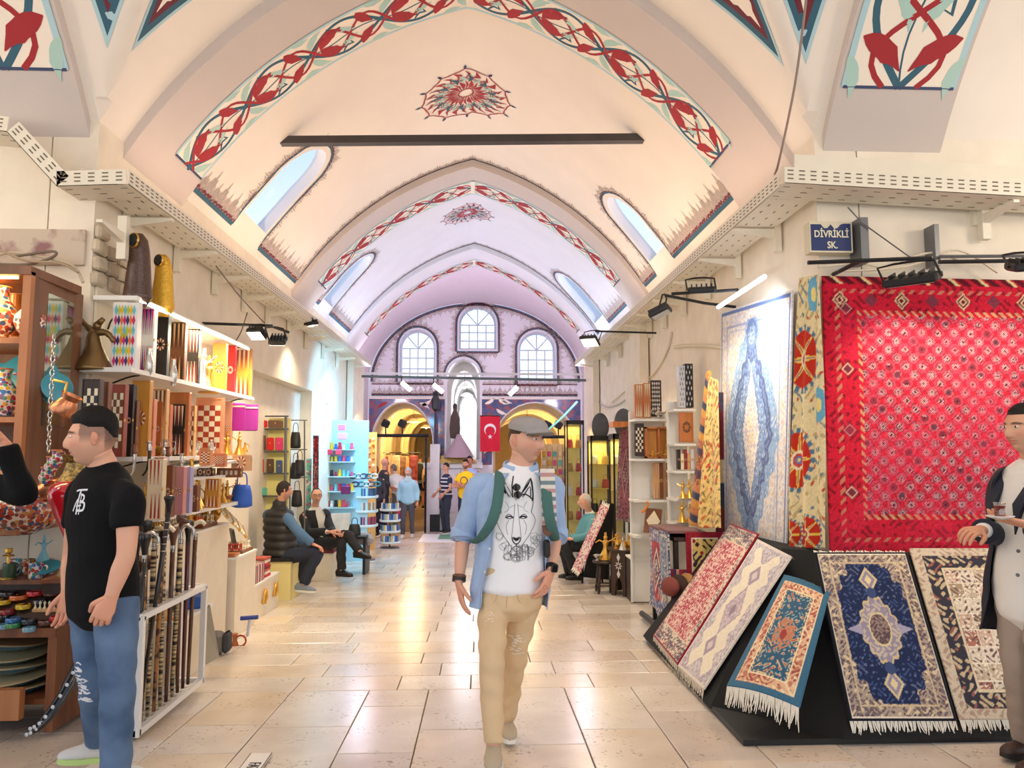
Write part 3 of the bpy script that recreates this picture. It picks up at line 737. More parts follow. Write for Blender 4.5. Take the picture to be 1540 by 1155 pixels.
SKIN=M('skin',(220,170,140),.55,attr='Col',bump=.04,bscale=160,spec=.35)
HAIRM={}
def head_fn(az,ph,hi=True,jaw=1.,nose=1.):
 """point of a head surface, face toward -Y; az 0 is the front"""
 c=np.cos(ph);x=.073*c*np.sin(az);y=-.094*c*np.cos(az);z=.118*np.sin(ph)
 lo=np.clip(-z/.118,0,1);x=x*(1-.30*lo**1.6*(2-jaw));bk=np.clip(y/.09,0,1);y=y-bk*lo*.045
 fr=np.clip(-y/.05,0,1);y=y+np.where(y<0,.012*np.clip((z-.05)/.07,0,1),0)*fr;x=x*(1+.04*np.exp(-((z-.045)/.05)**2))
 g=lambda cx,cz,sx_,sz_:np.exp(-((x-cx)/sx_)**2-((z-cz)/sz_)**2)
 d=np.zeros_like(x)
 zz=np.clip((.028-z)/.058,0,1.15);d+=nose*.025*np.exp(-(x/(.009+.006*zz))**2)*np.where(z<.03,np.sin(np.clip(zz,0,1)*PI*.5)**1.3,0)*np.clip((z+.046)/.010,0,1)
 d+=.0045*(g(.03,.032,.026,.008)+g(-.03,.032,.026,.008));d-=.008*(g(.032,.012,.017,.010)+g(-.032,.012,.017,.010))
 d+=.004*(g(.045,-.022,.02,.018)+g(-.045,-.022,.02,.018));d+=.006*g(0,-.0525,.022,.0045)+.0065*g(0,-.0645,.019,.006)-.004*g(0,-.058,.024,.0025)
 d+=.011*g(0,-.098,.022,.018)-.003*g(0,-.077,.03,.006)
 return x,y-d*fr,z
def make_head(Rm,c,k,skin,lip=(190,104,96),brow=(60,42,34),stubble=0.,hi=True,fade=None,nose=1.,jaw=1.):
 na,npn=(112,84)if hi else(40,32)
 az,ph=np.meshgrid(np.linspace(-PI,PI,na+1)[:-1],np.linspace(-PI/2*.985,PI/2*.985,npn));x,y,z=head_fn(az,ph,hi,jaw,nose)
 P=np.stack([x,y,z],-1).reshape(-1,3);col=np.tile(np.array(skin,float),(len(P),1));X,Y,Z=P.T;fr=Y<-.03
 def mixc(m,cc):m=np.clip(m,0,1)[:,None];col[:]=col*(1-m)+np.array(cc,float)*m
 mixc(.75*fr*np.exp(-(X/.024)**4-((Z+.0585)/.0085)**4),lip)
 mixc(.25*fr*(np.exp(-((np.abs(X)-.045)/.02)**2-((Z+.02)/.018)**2)+np.exp(-(X/.012)**2-((Z+.03)/.01)**2)),(210,110,96))
 for s in(-1,1):mixc(.9*fr*np.exp(-((X-s*.034)/.02)**4-((Z-.029+(np.abs(X)-.03)**2*8)/.0045)**4),brow)
 mixc(.9*fr*(Z>-.2)*np.exp(-(X/.017)**4-((Z+.0585)/.0012)**2),(110,50,46))
 if stubble:mixc(stubble*np.clip((-.02-Z)/.03,0,1)*np.clip((.03-Y)/.03,0,1)*(1-np.exp(-(X/.022)**4-((Z+.0585)/.008)**4)),(70,60,56))
 if fade:mixc(.55*(np.abs(X)>.045)*(Y>-.045)*np.clip((Z+.02)/.04,0,1)*(Z<.08),fade);mixc(.6*(Y>.05)*np.clip((Z+.06)/.05,0,1),fade)
 Fc=[(j*na+i,j*na+(i+1)%na,(j+1)*na+(i+1)%na,(j+1)*na+i)for j in range(npn-1)for i in range(na)]+[tuple(range(na-1,-1,-1)),tuple(range((npn-1)*na,npn*na))]
 V=[Rm@Vector(p)*k+c for p in P];mb=MB();mb.add(V,Fc);cc=[tuple(q)for q in col]
 for s in(-1,1):
  b0=len(mb.v)
  for(ex,ey,ez,r)in((.073,.010,.0,(.007,.018,.030)),(.078,.016,.006,(.008,.013,.022))):
   mb.ell(Rm@Vector((s*ex,ey,ez))*k+c,tuple(q*k for q in r),Rm@rot(.15,0,-s*.45),12,8)
  cc+=[tuple(np.array(skin)*np.array([.97,.88,.86]))]*(len(mb.v)-b0)
 return mb,cc
def hair(parent,Rm,c,k,col,style='short',vol=.012,front=.066,side=.012,back=-.05,sidevol=.003,hi=True,name='hair'):
 na,npn=(90,60)if hi else(36,24)
 az,ph=np.meshgrid(np.linspace(-PI,PI,na+1)[:-1],np.linspace(-PI/2*.9,PI/2*.985,npn));x,y,z=head_fn(az,ph,hi)
 A=np.abs(az);line=np.where(A<1.0,front+.0*A,np.where(A<1.45,front+(side-front)*(A-1.0)/.45,np.where(A<2.1,side,side+(back-side)*np.clip((A-2.1)/.5,0,1))))
 m=np.clip((z-line)/.012,0,1);top=np.clip((z-.02)/.06,0,1);off=(sidevol+(vol-sidevol)*top)*m+np.where(m<=0,-.012,0)
 off=off+.0025*m*np.sin(az*31+9*np.sin(z*60))*top;r=np.sqrt(x*x+y*y+z*z);s=1+off/r;P=np.stack([x*s,y*s,z*s],-1).reshape(-1,3)
 mm=(m>0).reshape(-1);Fc=[]
 for j in range(npn-1):
  for i in range(na):
   q=(j*na+i,j*na+(i+1)%na,(j+1)*na+(i+1)%na,(j+1)*na+i)
   if any(mm[t]for t in q):Fc.append(q)
 Fc.append(tuple(range((npn-1)*na,npn*na)))
 mb=MB();mb.add([Rm@Vector(p)*k+c for p in P],Fc)
 return mb.build(name,M('hair_%d_%d'%(col[0],col[2]),col,.6,bump=.6,bscale=220,var=.2,vscale=60,spec=.3),parent,smooth=True)
def hand_mesh(mb,wr,d,pn,td,k=1.,curl=.35,spread=.05,tcurl=.3,curls=None):
 """palm, four unequal jointed fingers and a thumb from the palm's side. d finger direction, pn the way the palm faces, td toward the thumb"""
 wr=Vector(wr);d=Vector(d).normalized();pn=Vector(pn);pn=(pn-d*pn.dot(d)).normalized();sd=d.cross(pn);td=sd if sd.dot(Vector(td))>0 else-sd
 lofts(mb,[wr-d*.02,wr+d*.005*k,wr+d*.05*k,wr+d*.092*k],[(.026*k,.021*k),(.029*k,.019*k),(.041*k,.016*k),(.039*k,.012*k)],td,14,3)
 for i,(o,L,b0)in enumerate(((.030,.072,.088),(.010,.081,.094),(-.0105,.076,.091),(-.030,.060,.084))):
  p=wr+d*b0*k+td*o*k;dd=(d+td*spread*(o/.03)).normalized();cu=curls[i]if curls else curl*(1+.12*i);pts=[p-dd*.015*k,p];q=p
  for s,f in enumerate((.42,.32,.26)):
   a=cu*(s+.6);ve=(dd*math.cos(a)+pn*math.sin(a));q=q+ve*L*f*k;pts.append(q)
  lofts(mb,pts,[.0095*k,.0098*k,.009*k,.0082*k,.0066*k],td,9,3,capr=.9)
 p=wr+d*.018*k+td*.022*k;v1=(d*.72+td*.62+pn*.25).normalized();v2=(d*.9+td*(.35-tcurl*.6)+pn*(.2+tcurl)).normalized()
 lofts(mb,[p-v1*.01,p+v1*.03*k,p+v1*.05*k,p+v1*.05*k+v2*.022*k,p+v1*.05*k+v2*.045*k],[.014*k,.014*k,.0115*k,.0105*k,.008*k],pn,9,3,capr=.9)
TOR=[(-.24,.125,.095),(-.1,.155,.112),(.04,.166,.115),(.3,.148,.103),(.62,.170,.115),(.80,.176,.102),(.90,.142,.085),(.965,.092,.068),(1.0,.066,.058)]
class Human:
 def __init__(s,name,label,J,k=1.,skin=(222,172,142),hi=True,face=(0,-1,0),hup=(0,0,1),belly=0.,wide=1.,front=None,voxel=None,cat='person',group=None,head=True,neckr=.052,**hk):
  s.J={a:Vector(b)for a,b in J.items()};J=s.J;s.k=k;s.hi=hi;s.skin=skin;s.wide=wide;s.belly=belly;s.vox=voxel or(.0075 if hi else .016)
  fl=[J[q].z for q in('an_a','an_b')if q in J];fx=[J[q]for q in('an_a','an_b')if q in J]or[J['neck']]
  bz=min(fl)-.085*k if fl else J['neck'].z-1.4
  s.t=thing(name,(sum(q.x for q in fx)/len(fx),sum(q.y for q in fx)/len(fx),bz),label,cat,group)
  s.hm=(J['hip_a']+J['hip_b'])/2;s.rs=(J['sh_b']-J['sh_a']).normalized();s.rh=(J['hip_b']-J['hip_a']).normalized()
  s.upv=(J['neck']-s.hm).normalized();s.fr=s.rs.cross(s.upv).normalized()
  s.face=Vector(face).normalized();hu=Vector(hup);yy=-s.face;zz=(hu-yy*hu.dot(yy)).normalized();xx=yy.cross(zz);s.Rm=Matrix((xx,yy,zz)).transposed()
  if head:s.head(neckr,**hk)
  else:s.body(neckr)
 def spine(s,f):J=s.J;p=s.hm.lerp(J['neck'],f)if f>=0 else s.hm+s.upv*f*(J['neck']-s.hm).length;b=s.J.get('bow');return p+(b*math.sin(PI*min(max(f,0),1))if b else Vector((0,0,0)))
 def torso(s,mb,grow=1.,add=0.,f0=-.3,f1=1.1,mi=0):
  pts,rd,rr=[],[],[]
  for f,a,b in TOR:
   if f<f0 or f>f1:continue
   be=s.belly*math.exp(-((f-.25)/.3)**2);pts.append(s.spine(f)+s.fr*be*.5);rd.append(((a*s.wide*s.k*grow+add+be*.4),(b*s.k*grow+add+be*.5)));rr.append(s.rh.lerp(s.rs,min(max(f,0),1)))
  return lofts(mb,pts,rd,rr,24,4,mi)
 def limb(s,mb,a,b,c,r,right,ext=None):
  a,b,c=Vector(a),Vector(b),Vector(c)
  return lofts(mb,[a,a.lerp(b,.5),b,b.lerp(c,.4),c],r,right,16,4)
 def body(s,neckr=.052):
  mb=MB();J=s.J;k=s.k;s.torso(mb,.86,f0=-.05)
  for q in 'ab':
   if 'el_'+q in J:
    s.limb(mb,J['sh_'+q],J['el_'+q],J['wr_'+q],[(.05*k,.05*k),(.046*k,.046*k),(.039*k,.039*k),(.040*k,.038*k),(.026*k,.023*k)],s.fr)
   if 'kn_'+q in J:
    s.limb(mb,J['hip_'+q],J['kn_'+q],J['an_'+q],[(.075*k,)*2,(.066*k,)*2,(.05*k,)*2,(.05*k,)*2,(.034*k,)*2],s.fr)
  if 'head' in J:
   n=J['neck'];h=J['head'];lofts(mb,[n-s.upv*.05,n,n.lerp(h,.4),h-s.Rm@Vector((0,-.015,.05))*k],[(neckr*1.5*k,neckr*1.2*k),(neckr*1.15*k,neckr*1.1*k),(neckr*k,neckr*k),(neckr*k,neckr*1.05*k)],s.rs,18,4)
  me=fused(mb,s.vox,4);a,n_=mesh_arr(me);fs=[tuple(p.vertices)for p in me.polygons];bpy.data.meshes.remove(me)
  s.mb=MB();s.mb.add(a.tolist(),fs);s.cc=[tuple(s.skin)]*len(a)
  for q in 'ab':
   if 'hd_'+q in J:
    b0=len(s.mb.v);hp=s.J.get('hp_'+q,None);o=getattr(s,'hopt',{}).get(q,{})
    hand_mesh(s.mb,J['wr_'+q],J['hd_'+q]-J['wr_'+q],J['pn_'+q],J['td_'+q],k,**o);s.cc+=[tuple(np.array(s.skin)*np.array([1,.95,.93]))]*(len(s.mb.v)-b0)
 def head(s,neckr,lip=(192,110,100),brow=(60,42,34),stubble=0.,fade=None,hopt=None,hs=1.,nose=1.,jaw=1.,eyes=True):
  s.hopt=hopt or{};s.body(neckr);hk=s.k*hs;s.hk=hk;mb,cc=make_head(s.Rm,s.J['head'],hk,s.skin,lip,brow,stubble,s.hi,fade,nose,jaw)
  s.mb.add(mb.v,mb.f);s.cc+=cc;s.finish()
  if eyes and s.hi:
   for e in(-1,1):
    c=s.J['head']+s.Rm@Vector((e*.031,-.0795,.0115))*hk;o=MB().ell(c,(.0135*hk,.008*hk,.0062*hk),s.Rm,12,8).build('eye',M('eye_white',(236,230,226),.25),s.t,smooth=True)
    MB().ell(s.J['head']+s.Rm@Vector((e*.031,-.0845,.0115))*hk,(.0058*hk,.0035*hk,.0058*hk),s.Rm,10,6).build('iris',M('iris_dark',(58,40,32),.2),o,smooth=True)
 def finish(s):
  o=s.mb.build('body',SKIN,s.t,smooth=True);setcol(o.data,s.cc);s.bo=o
 def skull(s,p):return s.J['head']+s.Rm@Vector(p)*s.hk
 def hair(s,*a,**k):return hair(s.t,s.Rm,s.J['head'],s.hk,*a,hi=s.hi,**k)
 def top(s,name,mat,sleeve=.6,grow=1.08,add=.008,f0=-.3,amp=.004,sr=1.,collar=None,cuff=1.25,f1=.97):
  """shirt or jumper with sleeves; sleeve 0..1 to the elbow, 1..2 to the wrist"""
  mb=MB();J=s.J;k=s.k;s.torso(mb,grow,add,f0=f0,f1=f1)
  for q in 'ab':
   if 'el_'+q not in J or sleeve<=0:continue
   a,b,c=J['sh_'+q]-s.upv*.03*k,J['el_'+q],J['wr_'+q];a0=a+(s.spine(.88)-a)*.5
   if sleeve<=1:e=a.lerp(b,sleeve);lofts(mb,[a0,a,a.lerp(e,.5),e],[(.05*k*sr,.062*k*sr),(.056*k*sr,.066*k*sr),(.060*k*sr,.064*k*sr),(.062*k*sr*cuff/1.25,.062*k*sr*cuff/1.25)],s.fr,16,4,capr=.05)
   else:e=b.lerp(c,sleeve-1);lofts(mb,[a0,a,a.lerp(b,.5),b,b.lerp(e,.5),e],[(.05*k*sr,.06*k*sr),(.056*k*sr,.064*k*sr),(.056*k*sr,)*2,(.052*k*sr,)*2,(.047*k*sr,)*2,(.037*k*sr*cuff,)*2],s.fr,16,4,capr=.05)
  me=fused(mb,s.vox*1.15,16);folds(me,amp);return mesh_obj(name,me,mat,s.t)
 def pants(s,name,mat,r=(.094,.086,.068,.064,.056),length=1.,amp=.004,f1=.2,add=.006,short=None):
  mb=MB();J=s.J;k=s.k;s.torso(mb,1.05,add,f0=-.14,f1=f1+.12)
  for q in 'ab':
   if 'kn_'+q not in J:continue
   a,b,c=J['hip_'+q],J['kn_'+q],J['an_'+q]
   if short:e=a.lerp(b,short);lofts(mb,[a,a.lerp(e,.5),e],[(r[0]*k,)*2,(r[1]*k,)*2,(r[1]*1.05*k,)*2],s.fr,16,4,capr=.05);continue
   e=b.lerp(c,length);lofts(mb,[a,a.lerp(b,.5),b,b.lerp(e,.45),e],[(r[0]*k,r[0]*k*1.06),(r[1]*k,)*2,(r[2]*k,)*2,(r[3]*k,)*2,(r[4]*k,)*2],s.fr,16,4,capr=.05)
  me=fused(mb,s.vox*1.2,3);folds(me,amp,11,1.6);return mesh_obj(name,me,mat,s.t)
 def shoes(s,mat,sole,lace=None,L=.27,ank=True,names='shoe',h=.105):
  for q in 'ab':
   if 'an_'+q not in s.J:continue
   a=s.J['an_'+q];tdir=s.J['toe_'+q]-a;tl=tdir.length;dd=tdir.normalized();up=Vector((0,0,1));up=(up-dd*up.dot(dd)).normalized();g=a-up*.085*s.k;k=s.k;sd=dd.cross(up)
   # foot frame: g is the ground point under the ankle; the sole runs from heel to toe
   dd2=(s.J['toe_'+q]-g).normalized();up2=(Vector((0,0,1))-dd2*dd2.z).normalized();heel=g-dd2*.07*k
   P=lambda f,u:heel+dd2*f*L*k+up2*u*k
   mb=MB();lofts(mb,[P(.03,.05),P(.2,.052),P(.42,.05),P(.65,.04),P(.85,.032),P(.97,.026)],[(.034*k,.045*k),(.038*k,.047*k),(.040*k,.043*k),(.047*k,.034*k),(.043*k,.026*k),(.028*k,.018*k)],sd,14,3)
   lofts(mb,[P(.2,.06),P(.2,h)],[(.036*k,.045*k),(.04*k,.046*k)],sd,14,2,capr=.1)
   me=fused(mb,.008 if s.hi else .014,3);o=mesh_obj(names,me,mat,s.t)
   mb=MB();out=[P(f,0)+sd*w*k for f,w in((0,.0),(.02,.025),(.12,.036),(.4,.038),(.68,.05),(.88,.042),(.98,.022),(1.0,0))];out+=[P(f,0)-sd*w*k for f,w in((.98,.022),(.88,.042),(.68,.05),(.4,.038),(.12,.036),(.02,.025))]
   mb.prism(out,up2*.024*k);mb.build('sole',sole,o,smooth=30)
   if lace:
    for i in range(4):
     f=.42+i*.07;mb=MB();e=1 if i%2 else-1;mb.tube([P(f-.02,.078-i*.006)-sd*.026*e,P(f,.094-i*.009),P(f+.02,.078-i*.006)+sd*.026*e],.0035,5);mb.build('lace',lace,o)
 def shell(s,name,mat,f0,f1,open0,open1,grow=1.2,add=.012,sleeve=0,sr=1.08,flare=.0,amp=.004,cuff=1.3,thick=.006):
  """open jacket or shirt: a sheet round the back from one front edge to the other, plus sleeves"""
  J=s.J;k=s.k;fs=np.array([q[0]for q in TOR]);ra=np.array([q[1]for q in TOR]);rb=np.array([q[2]for q in TOR]);nv,nu=34,60;V=[];idx=[]
  for lay in(0,1):
   for j in range(nv+1):
    v=j/nv;f=f0+(f1-f0)*v;a=np.interp(f,fs,ra)*s.wide*k*grow+add-lay*thick;b=np.interp(f,fs,rb)*k*grow+add-lay*thick
    if f<0:a=max(a,.16*s.wide*k*grow+add-lay*thick)+flare*(-f);b=max(b,.112*k*grow+add-lay*thick)+flare*(-f)
    be=s.belly*math.exp(-((f-.25)/.3)**2);c=s.spine(f)+s.fr*be*.5;a+=be*.4;b+=be*.5
    r=s.rh.lerp(s.rs,min(max(f,0),1)).normalized();fr=r.cross(s.upv).normalized();al=open0+(open1-open0)*v
    for i in range(nu+1):
     t=al+(2*PI-2*al)*i/nu;w=.006*math.sin(7*t+5*v)*(1-v)+amp*math.sin(13*v+4*math.sin(3*t))*.8
     V.append(c+r*math.sin(t)*(a+w)+fr*math.cos(t)*(b+w))
  n1=nu+1;N=n1*(nv+1);Fc=[]
  for j in range(nv):
   for i in range(nu):q=(j*n1+i,j*n1+i+1,(j+1)*n1+i+1,(j+1)*n1+i);Fc+=[q,tuple(N+e for e in reversed(q))]
  for j in range(nv):
   for i in(0,nu):Fc.append((j*n1+i,(j+1)*n1+i,N+(j+1)*n1+i,N+j*n1+i))
  for i in range(nu):
   for j in(0,nv):Fc.append((j*n1+i,j*n1+i+1,N+j*n1+i+1,N+j*n1+i))
  mb=MB();mb.add(V,Fc)
  if sleeve:
   for q in 'ab':
    if 'el_'+q not in J:continue
    a,b,c=J['sh_'+q]-s.upv*.035*k,J['el_'+q],J['wr_'+q];a0=a+(s.spine(.86)-a)*.5;e=b.lerp(c,sleeve-1)if sleeve>1 else a.lerp(b,sleeve)
    if sleeve>1:lofts(mb,[a0,a,a.lerp(b,.5),b,b.lerp(e,.5),e],[(.046*k*sr,.062*k*sr),(.056*k*sr,.068*k*sr),(.058*k*sr,)*2,(.055*k*sr,)*2,(.05*k*sr,)*2,(.04*k*sr*cuff,)*2],s.fr,18,5,capr=.05)
    else:lofts(mb,[a0,a,a.lerp(e,.5),e],[(.046*k*sr,.062*k*sr),(.056*k*sr,.068*k*sr),(.058*k*sr,)*2,(.058*k*sr*cuff/1.25,)*2],s.fr,18,5,capr=.05)
  me=bpy.data.meshes.new('tmp');me.from_pydata([tuple(v)for v in mb.v],[],mb.f);me.update();folds(me,amp*.6,10,1.3)
  return mesh_obj(name,me,mat,s.t)
 def decal(s,name,on,frame,strokes,mat,lift=.002):
  """flat print laid on a garment: strokes (points, widths) in a frame (origin, xdir, ydir, scale) carried onto the cloth"""
  og,xd,yd,sc=frame;xd=Vector(xd).normalized();yd=Vector(yd).normalized();nd=xd.cross(yd).normalized();b=base_of(s.t)
  bvh=BVHTree.FromPolygons([v.co+b for v in on.data.vertices],[tuple(p.vertices)for p in on.data.polygons]);mb=MB()
  def fn(x,y):
   p=Vector(og)+xd*x*sc+yd*y*sc+nd*.4;h=bvh.ray_cast(p,-nd);return(h[0]+nd*lift)if h[0]is not None else None
  for pts,wd in strokes:
   tmp=MB()
   P=smooth_path([(x,y,0)for x,y in pts],3);Wd=np.interp(np.linspace(0,1,len(P)),np.linspace(0,1,len(wd)),wd)if hasattr(wd,'__len__')else[wd]*len(P)
   pts2=[(p.x,p.y)for p in P];ok=True;V=[]
   for i in range(len(pts2)):
    x0,y0=pts2[max(i-1,0)];x1,y1=pts2[min(i+1,len(pts2)-1)];dx,dy=x1-x0,y1-y0;L=math.hypot(dx,dy)or 1
    for e in(1,-1):
     r=fn(pts2[i][0]-e*dy/L*Wd[i]/2,pts2[i][1]+e*dx/L*Wd[i]/2)
     if r is None:ok=False;break
     V.append(r)
    if not ok:break
   if ok:mb.add(V,[(2*i,2*i+1,2*i+3,2*i+2)for i in range(len(pts2)-1)])
  if mb.v:return mb.build(name,mat,on)
# ================================================================ the people
def J_(**k):return{a:at(*b)for a,b in k.items()}
def D(J,**k):J.update({a:Vector(b)for a,b in k.items()});return J
COTW=M('cotton_white',(246,245,245),.9,bump=.12,bscale=30);CHAM=M('chambray_blue',(164,190,226),.9,var=.08,vscale=14,bump=.15,bscale=40)
BEIGE=M('chino_beige',(222,192,150),.9,var=.07,vscale=7,bump=.2,bscale=26);TEEB=M('tee_black',(16,16,18),.95,bump=.2,bscale=22,spec=.25)
JEANS=M('denim_blue',(64,88,120),.9,col2=(106,130,160),vscale=5,mix=.55,soft=.2,bump=.2,bscale=60)
SOLEW=M('sole_white',(236,232,222),.6);LEATH=M('leather_black',(26,24,24),.4);BROWNL=M('leather_brown',(112,70,44),.5)
def ringband(h,name,q,f,r,w,mat,parent=None,flat=1.):
 """band round a forearm: q side, f distance up from the wrist"""
 J=h.J;c=J['wr_'+q].lerp(J['el_'+q],f);d=(J['el_'+q]-J['wr_'+q]).normalized();x=d.orthogonal().normalized();y=d.cross(x);R=Matrix((x,y,d)).transposed()
 return MB().lathe([(r*.9,-w/2),(r*1.04,-w/2),(r*1.08,0),(r*1.04,w/2),(r*.9,w/2)],c,18,R).build(name,mat,parent or h.t,smooth=40)
# ---- man in the flat cap
J=D(J_(neck=(783,702,3.97),head=(790,663,3.94),sh_a=(722,725,3.95),sh_b=(828,723,3.99),el_a=(697,803,4.02),wr_a=(690,876,3.92),hd_a=(698,930,3.9),el_b=(835,803,4.04),wr_b=(829,858,3.9),hd_b=(812,905,3.83),
  hip_a=(743,893,3.93),hip_b=(791,893,3.97),kn_a=(739,990,3.8),kn_b=(776,978,4.0),an_a=(742,1121,3.72),an_b=(762,1082,4.22),toe_a=(741,1166,3.56),toe_b=(769,1120,4.05)),
  pn_a=(1,.25,0),td_a=(0,-1,0),pn_b=(-.8,.5,0),td_b=(-.5,-1,0))
h=Human('person','man in grey flat cap and open blue shirt walking mid-aisle',J,.99,(226,172,144),face=(.80,-.60,-.04),stubble=.10,brow=(92,66,50),voxel=.0068,neckr=.060,hs=1.04,hopt={'a':dict(curl=.25,spread=.08),'b':dict(curl=.3,spread=.06)})
h.hair((84,62,48),vol=.004,front=.075,side=.03,back=-.045,sidevol=.002)
tee=h.top('t_shirt',COTW,0,1.10,.01,f0=0,amp=.0045);pt_=h.pants('trousers',BEIGE,(.088,.075,.066,.058,.05),.97,.0055)
h.shoes(M('suede_taupe',(188,172,146),.85,var=.06),SOLEW,M('lace_taupe',(128,112,92),.8))
sh=h.shell('open_shirt',CHAM,-.10,.95,1.02,.55,1.22,.014,1.02,1.12,.03,.006,1.5)
for q in 'ab':ringband(h,'rolled_cuff',q,.99,.066,.055,CHAM,sh)
for e in(-1,1):     # collar flaps and button band
 c=h.spine(.93);fr=h.fr;r=h.rs;up=h.upv
 P=[c+r*e*.075+fr*.055+up*.0,c+r*e*.085-fr*.01+up*.03,c+r*e*.07-fr*.06+up*.04,c+r*e*.07-fr*.055+up*.075,c+r*e*.066+fr*.0+up*.066,c+r*e*.05+fr*.062+up*.02]
 MB().prism(P,r*e*.008).build('collar',CHAM,sh,smooth=40)
mb=MB();cn=h.spine(.97);lofts(mb,[cn+h.rs*math.sin(t)*.088+h.fr*math.cos(t)*.08+h.upv*(.012-.022*math.cos(t))for t in np.linspace(.55,2*PI-.55,12)],[(.010,.030)]*12,[(-(h.rs*math.sin(t))-h.fr*math.cos(t))for t in np.linspace(.55,2*PI-.55,12)],10,2);mb.build('collar_band',CHAM,sh,smooth=True)
for i in range(5):
 al=1.02+(.5-1.02)*(i*.17+.12);f=-.1+1.03*(i*.17+.12);c=h.spine(f)-h.rs*math.sin(al)*.205+h.fr*math.cos(al)*.165
 MB().ell(c,(.006,.004,.006),None,8,6).build('button',SOLEW,sh,smooth=True)
GREENS=M('strap_green',(72,112,106),.85,bump=.2,bscale=120);STRIPE=M('strap_woven',(232,222,210),.9)
def strap(h,name,e,mat,u=.115,w=.055,f0=.35,th=.02):
 mb=MB();P=[]
 for f,fo,ou in((.42,.05,1.6),(.47,.13,1.42),(.58,.178,1.15),(.70,.176,1.0),(.82,.148,.94),(.92,.085,.88),(.96,.0,.84),(.92,-.08,.84),(.8,-.14,.9),(.5,-.16,1.0)):P.append(h.spine(f)+h.rs*e*u*ou+h.fr*fo)
 lofts(mb,P,[(w/2,th/2)]*len(P),h.rs,12,4);return mb.build(name,mat,h.t,smooth=True)
bp=thing('backpack',tuple(h.spine(.3)-h.fr*.24),'green backpack worn by the man in the flat cap','backpack')
ob=h.t;h.t=bp
strap(h,'shoulder_strap',-1,GREENS,.135);strap(h,'shoulder_strap',1,GREENS,.128)
mb=MB();lofts(mb,[h.spine(-.02)-h.fr*.25,h.spine(.15)-h.fr*.26,h.spine(.6)-h.fr*.25,h.spine(.85)-h.fr*.22],[(.13,.07),(.15,.09),(.145,.085),(.11,.06)],h.rs,20,4);mb.build('bag_body',GREENS,bp,smooth=True)
h.t=ob
cs=thing('camera_strap',tuple(at(828,800,3.84)),'striped woven strap with brown leather end hanging at his side','strap')
fn=lambda u,v:(at(812+22*u+4*v,705+90*v,3.83-.012*math.sin(PI*u)))
mb=MB()
for i in range(15):mb.grid(lambda u,v:fn(u,(i+v)/15),2,1,i%4)
mb.build('woven_band',[STRIPE,M('stripe_rose',(196,150,148),.9),STRIPE,M('stripe_teal',(120,140,146),.9)],cs)
MB().prism([at(815,790,3.82),at(834,790,3.82),at(832,800,3.82),at(823,808,3.82),at(816,800,3.82)],(0,.006,0)).build('leather_tab',BROWNL,cs)
MB().cbox(at(822,825,3.86),(.035,.05,.09),None,bev=.01).build('buckle_case',LEATH,cs)
sg=thing('sunglasses',tuple(at(777,752,3.8)),'black sunglasses hooked on the white t-shirt neckline','sunglasses')
for py in(733,744):MB().lathe([(.001,-.006),(.019,-.006),(.022,0),(.019,.006),(.001,.006)],at(777+(py-733)*.15,py,3.80),16,rot(PI/2,0,.3),sx=1,sy=.85).build('lens',M('lens_black',(14,14,16),.08),sg,smooth=40)
MB().tube([at(772,716,3.81),at(770,730,3.79),at(771,748,3.795)],.004,6).build('temple',BLACK,sg)
MB().tube([at(776,727,3.79),at(779,739,3.785),at(780,750,3.79)],.005,6).build('bridge',BLACK,sg)
# flat cap
cap=thing('flat_cap',tuple(h.skull((0,0,.06))),'grey flat cap on the walking man','cap')
CAPM=M('cap_wool',(164,158,154),.95,var=.05,vscale=20,bump=.3,bscale=250)
V=[];na,nb=40,14
for j in range(nb+1):
 t=j/nb
 for i in range(na):
  a=2*PI*i/na;fy=-math.cos(a);rx=.086*(1+.07*math.sin(PI*t));ry=.107*(1+.10*math.sin(PI*t))
  r=math.cos(t*PI/2)**.75;x=rx*r*math.sin(a);y=ry*r*fy-.012-.03*t*(1-t);z=.052+.075*math.sin(t*PI/2)**.9+.018*(y/.11)*(1-t)-.010*(y<0)*(1-t)*0
  V.append(h.skull((x,y,z)))
MB().add(V,[(j*na+i,j*na+(i+1)%na,(j+1)*na+(i+1)%na,(j+1)*na+i)for j in range(nb)for i in range(na)]).build('crown',CAPM,cap,smooth=True)
V=[]
for lay in(0,1):
 for j in range(5):
  for i in range(21):
   a=-1.15+2.3*i/20;rr=j/4;V.append(h.skull(((.082+.012*rr)*math.sin(a),-(.095+.062*rr*math.cos(a*.8))*math.cos(a)-.01,.050-.014*rr-.012*rr*math.sin(a)**2+lay*.009+.02*(1-rr)*lay)))
Fc=[(l*105+j*21+i,l*105+j*21+i+1,l*105+(j+1)*21+i+1,l*105+(j+1)*21+i)for l in(0,1)for j in range(4)for i in range(20)]+[(84+i,85+i,190+i,189+i)for i in range(20)]
MB().add(V,Fc).build('brim',CAPM,cap,smooth=True)
w=thing('wristwatch',tuple(J['wr_b']),'black wristwatch on the walking man','watch')
ringband(h,'strap','b',.08,.034,.022,LEATH,w);MB().cbox(J['wr_b'].lerp(J['el_b'],.08)+Vector((.012,-.034,0)),(.036,.012,.04),rot(0,.2,.3),bev=.004).build('case',M('watch_glass',(10,10,12),.1),w)
for i,(f,lb)in enumerate(((.05,'lower black bracelet on the wrist of the walking man'),(.12,'upper brown-black bracelet on the wrist of the walking man'))):
 ringband(h,'bracelet','a',f,.034,.014,LEATH if i==0 else BROWNL);o=COL.objects[-1];o.parent=None
 a=np.array([v.co for v in o.data.vertices]);b=base_of(h.t);m_=Vector(a.min(0)); 
 for v in o.data.vertices:v.co=v.co-m_
 o.location=b+m_;tag(o,lb,'bracelet')
